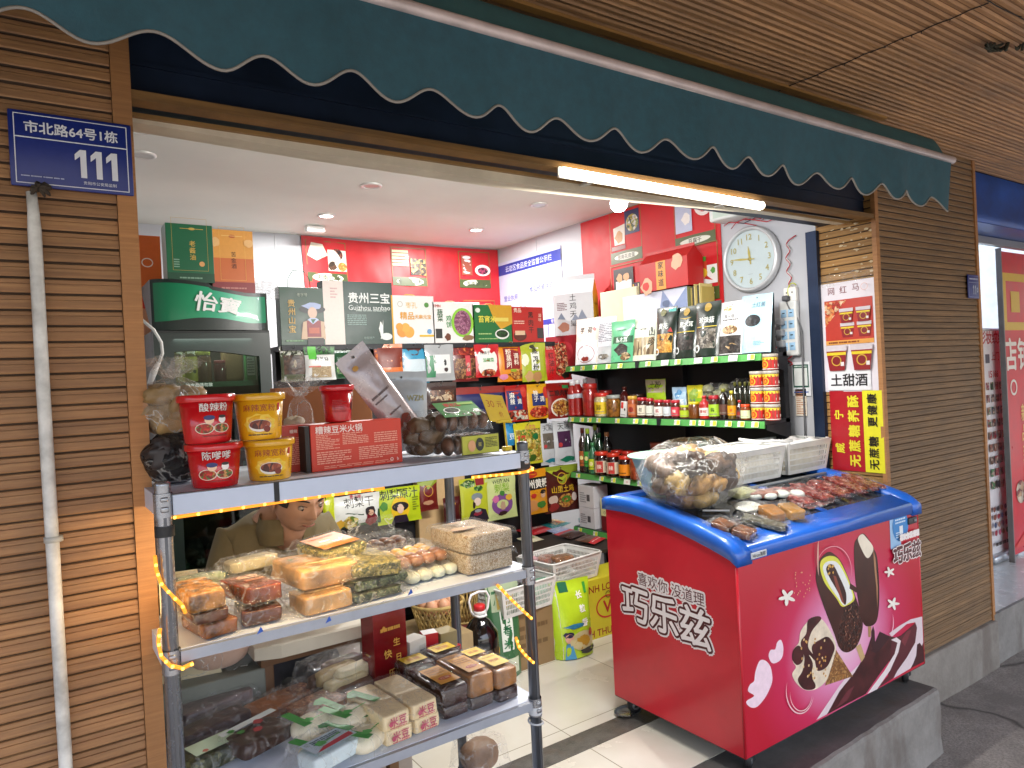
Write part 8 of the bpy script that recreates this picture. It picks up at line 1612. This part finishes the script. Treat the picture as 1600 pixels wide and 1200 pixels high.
# packets lying on the bench
def lie(label, px, py, w, h, col, its, rz, z=.422, **k):
    p = at(px, py, Z=z); return pouch(label, 'packet', (p.x, p.y, z), w, h, col, its, rz=rz, tilt=-math.pi/2+.12, th=.03, **k)
lie('teal packet with a tan dish picture lying on the bench', 880, 822, .24, .2, '#1f7a7c', [('r', .3, .15, .9, .8, SPK(['#c8a870', '#b8945a', '#d8bc8c'], 60)), ('o', .6, .3, .1, '#d8602a', 3)], .4, seed=101)
lie('small teal packet with white flowers nearest the freezer', 930, 815, .15, .12, '#1f8a8c', [('o', .4, .5, .15, '#d8e0d0', 3), ('o', .7, .6, .12, '#c8d8c8', 4)], .9, z=.44, seed=102)
lie('red packet with a white word lying on the bench by the rack post', 850, 832, .24, .16, '#b8242a', [('l', .2, .4, .8, .6, 2, '#f0e8e4')], .2, seed=103)
lie('dark packet with a red edge lying on the bench behind the basket', 905, 838, .2, .14, '#3a2220', [('r', 0, .7, 1, 1, '#b82a34')], .3, z=.43, seed=104)
lie('brown packet with a red and white corner nearest the freezer side', 938, 846, .18, .14, '#5a3a2a', [('r', 0, 0, 1, .3, '#c0303a'), ('l', .1, .05, .8, .25, 1, '#f0e0e0')], .4, z=.43, seed=105)
lie('pale blue silver packet lying between the red and teal packets', 885, 832, .16, .12, '#98a4c8', [('l', .2, .3, .8, .6, 3, '#d8dce8')], .2, z=.425, seed=106)
lie('cream packet lying at the end of the bench by the rack post', 838, 846, .14, .12, '#d0ccb0', [('o', .5, .5, .2, '#8a9a6a', 3)], .1, z=.425, seed=107)
# rice bags
pr_ = at(878, 1012, Z=0)
pouch('standing lime green rice bag with white characters and a boy in blue', 'rice bag', (2.36, 3.0, .002), .25, .40, '#b2d42a', [('r', -.0, .0, .13, .97, '#d0d4c8'), ('r', .2, .86, .42, .99, '#1f6a4a'), ('t', .3, .93, .09, '口', '#d8e8e0', .03), ('t', .66, .80, .17, '长', '#f4f6ee', .05), ('t', .70, .62, .17, '粒', '#f4f6ee', .05), ('t', .72, .44, .17, '香', '#f4f6ee', .05), ('r', .82, .8, .89, .94, '#3a9a3a'), ('o', .45, .42, .28, '#2f7a9a', 3, .05), ('e', .62, .22, .34, '#c8c090', .2), ('o', .6, .2, .22, '#b8902a', 5, .14), ('e', .27, .27, .1, '#d8a890'), ('o', .26, .32, .12, '#2a2448', 6, .07), ('p', [(.15, .0), (.18, .2), (.33, .22), (.4, .0)], '#4a9ac8'), ('o', .85, .3, .08, '#b8342a', 7, .1), ('o', .75, .08, .25, '#3a3c38', 8, .07)], rz=-.12, th=.13, gus=1, seed=201, hole=False, name='rice_bag', tilt=-.05)
pouch('green and cream bamboo rice bag with a white name strip', 'rice bag', (1.93, 3.02, .002), .20, .50, '#3a6a44', [('r', 0, .68, 1, .98, '#a8b898'), ('r', .25, .70, .8, .85, '#b8a050'), ('r', .3, .28, .66, .68, '#dfe6dc'), ('tv', .48, .48, .28, '竹香米', '#2a7a4a', .02), ('p', [(0, 0), (0, .25), (.5, .2), (1, .3), (1, 0)], '#2a5a30'), ('r', .4, .05, .8, .2, '#c8d0b8')], rz=.0, th=.1, gus=1, seed=202, hole=False, name='rice_bag')
pouch('pale teal rice bag edge between the bamboo bag and the lime bag', 'rice bag', (2.19, 3.07, .002), .18, .43, '#7aa890', [('r', .2, .2, .9, .6, '#2f6a54')], th=.1, gus=1, seed=203, hole=False, name='rice_bag')
# big dark jug
t = thing('oil_jug', 'large black sauce jug with a red cap and a white carrying handle', 'jug', (1.70, 2.86, 0)); t.scale = (.92, .92, .9)
jx = P('#0e0c0d', .1, var=.1, coat=.8); b = M(); b.lathe([(.05, .12), (.085, .12), (.092, .135), (.092, .33), (.088, .36), (.05, .42), (.03, .435), (.028, .455)], jx, n=28); b.decor(cyl_map(.0925, .0925, .14, .29, span=3), [('r', 0, 0, 1, 1, '#3a2a18'), ('r', 0, .0, 1, .5, '#a8482a'), ('t', .5, .7, .12, '酱油', '#d8b040', .02), ('e', .8, .8, .06, '#d8b040')], 1.8); b.lathe([(.05, 0), (.088, .0), (.092, .01), (.092, .1195), (.05, .1195)], jx, n=28); b.build('body', t)
b = M(); b.lathe([(.031, .452), (.033, .47), (.03, .472)], P('#e0e0e0'), n=20); b.lathe([(.03, .4725), (.03, .498), (.026, .502), (.001, .502)], P('#c8242a', .3), n=20); b.build('cap', t)
b = M(); b.tube([(-.034, 0, .45), (-.05, 0, .475), (-.06, 0, .53), (-.045, 0, .56), (0, 0, .568), (.045, 0, .56), (.06, 0, .53), (.05, 0, .475), (.034, 0, .45)], .0065, P('#e6e6e6', .35), 8); b.tube([(-.034, 0, .45), (-.02, -.03, .447), (0, -.036, .447), (.02, -.03, .447), (.034, 0, .45)], .006, P('#e6e6e6', .35), 8); b.build('handle', t)
# wicker baskets
wick = P('#b09558', .7, var=.3, scale=30)
def wicker(label, x, y, r, z, h, fill=True):
    t = thing('wicker_basket', label, 'basket', (x, y, z)); b = M()
    for k in range(26):
        for s in (1, -1):
            a = 2*math.pi*k/26; b.tube([(r*(.72+.28*v)*math.cos(a+s*.5*v), r*(.72+.28*v)*math.sin(a+s*.5*v), h*v) for v in (0, .25, .5, .75, 1)], .0035, wick, 5)
    for v in (0, 1): b.tube([(r*(.72+.28*v)*math.cos(i*.2618), r*(.72+.28*v)*math.sin(i*.2618), h*v) for i in range(25)], .008, wick, 6)
    b.lathe([(.001, .004), (r*.7, .004)], wick, n=20, caps=False); b.build('weave', t)
    if fill:
        for i in range(7): b = M(); a = i*.95; rr = r*.5 if i else 0; b.lathe([(.001, -.03), (.02, -.026), (.031, 0), (.025, .028), (.012, .042), (.001, .046)], P('#cf9a78', .5, var=.1), n=16); e = b.build('egg', loc=(x+rr*math.cos(a), y+rr*math.sin(a), z+h*.86)); tag(e, 'brown egg in the wicker basket behind the white medicine style box', 'egg', 'brown eggs in the wicker basket')
    return t
wicker('round wicker basket of eggs standing on a brown carton', 1.50, 2.90, .12, .38, .12)
wicker('tall slim wicker basket beside the black jug', 1.76, 3.12, .085, .30, .2, False)
b = M(); b.box(1.64, 1.87, 3.0, 3.22, 0, .295, P('#5a1c20', .6)); tag(b.build('maroon_carton'), 'maroon carton on the floor under the slim wicker basket', 'carton')
b = M(); b.box(1.34, 1.60, 2.76, 3.10, 0, .375, P('#a08a64', .7, var=.1)); tag(b.build('brown_carton'), 'brown carton on the floor carrying the wicker basket of eggs', 'carton')
carton('open white and red box standing before the eggs', (1.44, 2.70, .345-.0), .11, .06, .10, '#c0202a', [('l', .2, .4, .8, .6, 1, '#f0e0e0')], top_col='#e0dcd8', rz=.3) if False else None
carton('red box with a white opened lid beside the white medicine style box', (1.03, 2.06, Z3+.001), .05, .045, .11, '#b81c24', [], top_col='#e2dedb', rz=-.2)
for i in range(3): carton(['small red and black box lowest beside the pillar of sugar blocks', 'small red and black box in the middle of a low pile', 'small red and black box on top of a low pile'][i], (1.085+.004*i, 2.05, Z3+.001+.0175*i), .07, .05, .0165, '#a81c20', [('r', .3, .1, .9, .9, '#221a1c'), ('l', .35, .2, .85, .8, 2, '#d8d0c8')], rz=.25)
carton('olive brown cardboard box at the back of the low shelf', (1.085, 2.055, Z3+.056), .06, .06, .05, '#8a7a50', [])
# ================================================================ POSTERS ON THE PILLAR
XP = 3.46
def poster(label, px0, px1, py0, py1, items, col, dx=.006, name='poster', curl=.0):
    a_, c_ = at(px0, py0, X=XP-dx), at(px1, py1, X=XP-dx); y0, y1 = a_.y, c_.y; zt, zb = a_.z, c_.z
    t = thing(name, label, name.replace('_', ' '), (XP-dx, (y0+y1)/2, zb)); b = M(); f = lambda u, v, h: Vector((XP-dx-h-.0015*nz(u*3+px0, v*5)-.001, y0+(y1-y0)*u, zb+(zt-zb)*v))
    b.grid(lambda u, v: f(u, v, 0), 10, 24, P(col, .3, var=.03)); b.decor(f, items, (y0-y1)/(zt-zb), .0012, .0004); b.build('sheet', t, True); return t
def cup(u, v, w, a): return [('p', [(u-w*.36, v-w*.55*a), (u+w*.36, v-w*.55*a), (u+w*.5, v+w*.45*a), (u-w*.5, v+w*.45*a)], '#8a1f24'), ('r', u-w*.5, v+w*.3*a, u+w*.5, v+w*.55*a, '#c8bfc4'), ('r', u-w*.46, v+w*.12*a, u+w*.46, v+w*.24*a, '#d8c02a'), ('e', u, v-w*.12*a, w*.24, '#c8a03a'), ('e', u, v-w*.12*a, w*.19, '#7a1c20'), ('r', u+w*.2, v-w*.35*a, u+w*.36, v-w*.18*a, '#d8d0d0')]
ap = .45
poster('white poster of sweet rice wine tubs headed in dark red characters', 1279, 1375, 446, 611, [('t', .23, .925, .14, '网', '#7a2a34', .0), ('t', .45, .93, .14, '红', '#7a2a34', .0), ('t', .67, .935, .14, '马', '#7a2a34', .0), ('r', .1, .46, .95, .84, '#b8382a'), ('p', [(.1, .6), (.5, .83), (.1, .83)], SPK(['#d8683a', '#e89a5a', '#b83020', '#f0c8a0'], 60)), ('r', .1, .43, .95, .47, '#d89a4a'), ('l', .15, .435, .7, .465, 1, '#7a3a1c')]+[x for k in ((.5, .56), (.8, .56), (.5, .69), (.8, .69)) for x in cup(k[0], k[1], .25, .48)]+cup(.3, .31, .38, .56)+cup(.75, .31, .38, .56)+[('ring', .85, .93, .06, .008, '#d8a8a0')], '#dcd6de')
poster('white card with three bold black characters for sweet wine', 1293, 1362, 579, 609, [('t', .5, .5, .29, '土甜酒', '#1c1a1e', .03)], '#dfe0e4', .012, 'card')
def S_rot(items): return items
P_ = dict(r='#a81c26')
poster('tall red and yellow sign with vertical characters for sugar free snacks', 1296, 1384, 611, 740, [('r', .64, 0, 1, 1, '#e2dc2e')]+[('tr', .17, .28+.42*i, .19, c, '#dcd032', .04) for i, c in enumerate('威宁')]+[('tr', .46, .13+.185*i, .225, c, '#dcd032', .05) for i, c in enumerate('无蔗糖荞酥')]+[('tr', .82, v, .19, c, '#221c14', .03) for v, c in ((.1, '无'), (.24, '蔗'), (.38, '糖'), (.62, '更'), (.76, '健'), (.9, '康'))], '#a81c26', .006, 'sign')
b = M(); 
rgp = random.Random(4)
for i in range(46):
    px = 1290+75*rgp.random(); py = 335+95*rgp.random()**1.4; w = rgp.uniform(.006, .035); h = rgp.uniform(.004, .016); p = at(px, py, X=XP-.006); k5 = [rgp.uniform(.5, 1) for _ in range(9)]
    b.add([(XP-.0068-.0002*(i % 5), p.y+w*.5*k5[q]*math.cos(q*.698), p.z+h*.5*k5[q]*math.sin(q*.698)) for q in range(9)], [tuple(range(9))], P('#c4b08a', .6, var=.15))
tag(b.build('paper_remains'), 'torn remains of old paper and tape on the upper pillar side', 'paper')
b = M(); p = at(1320, 440, X=XP-.01)
b.grid(lambda u, v: (XP-.012-.002*nz(u*4, v*4), p.y+.15-.3*u, p.z-.02+.06*v+.02*u), 12, 5, FILM(.12)); tag(b.build('clear_tape'), 'strips of clear tape along the top edge of the white poster', 'tape')
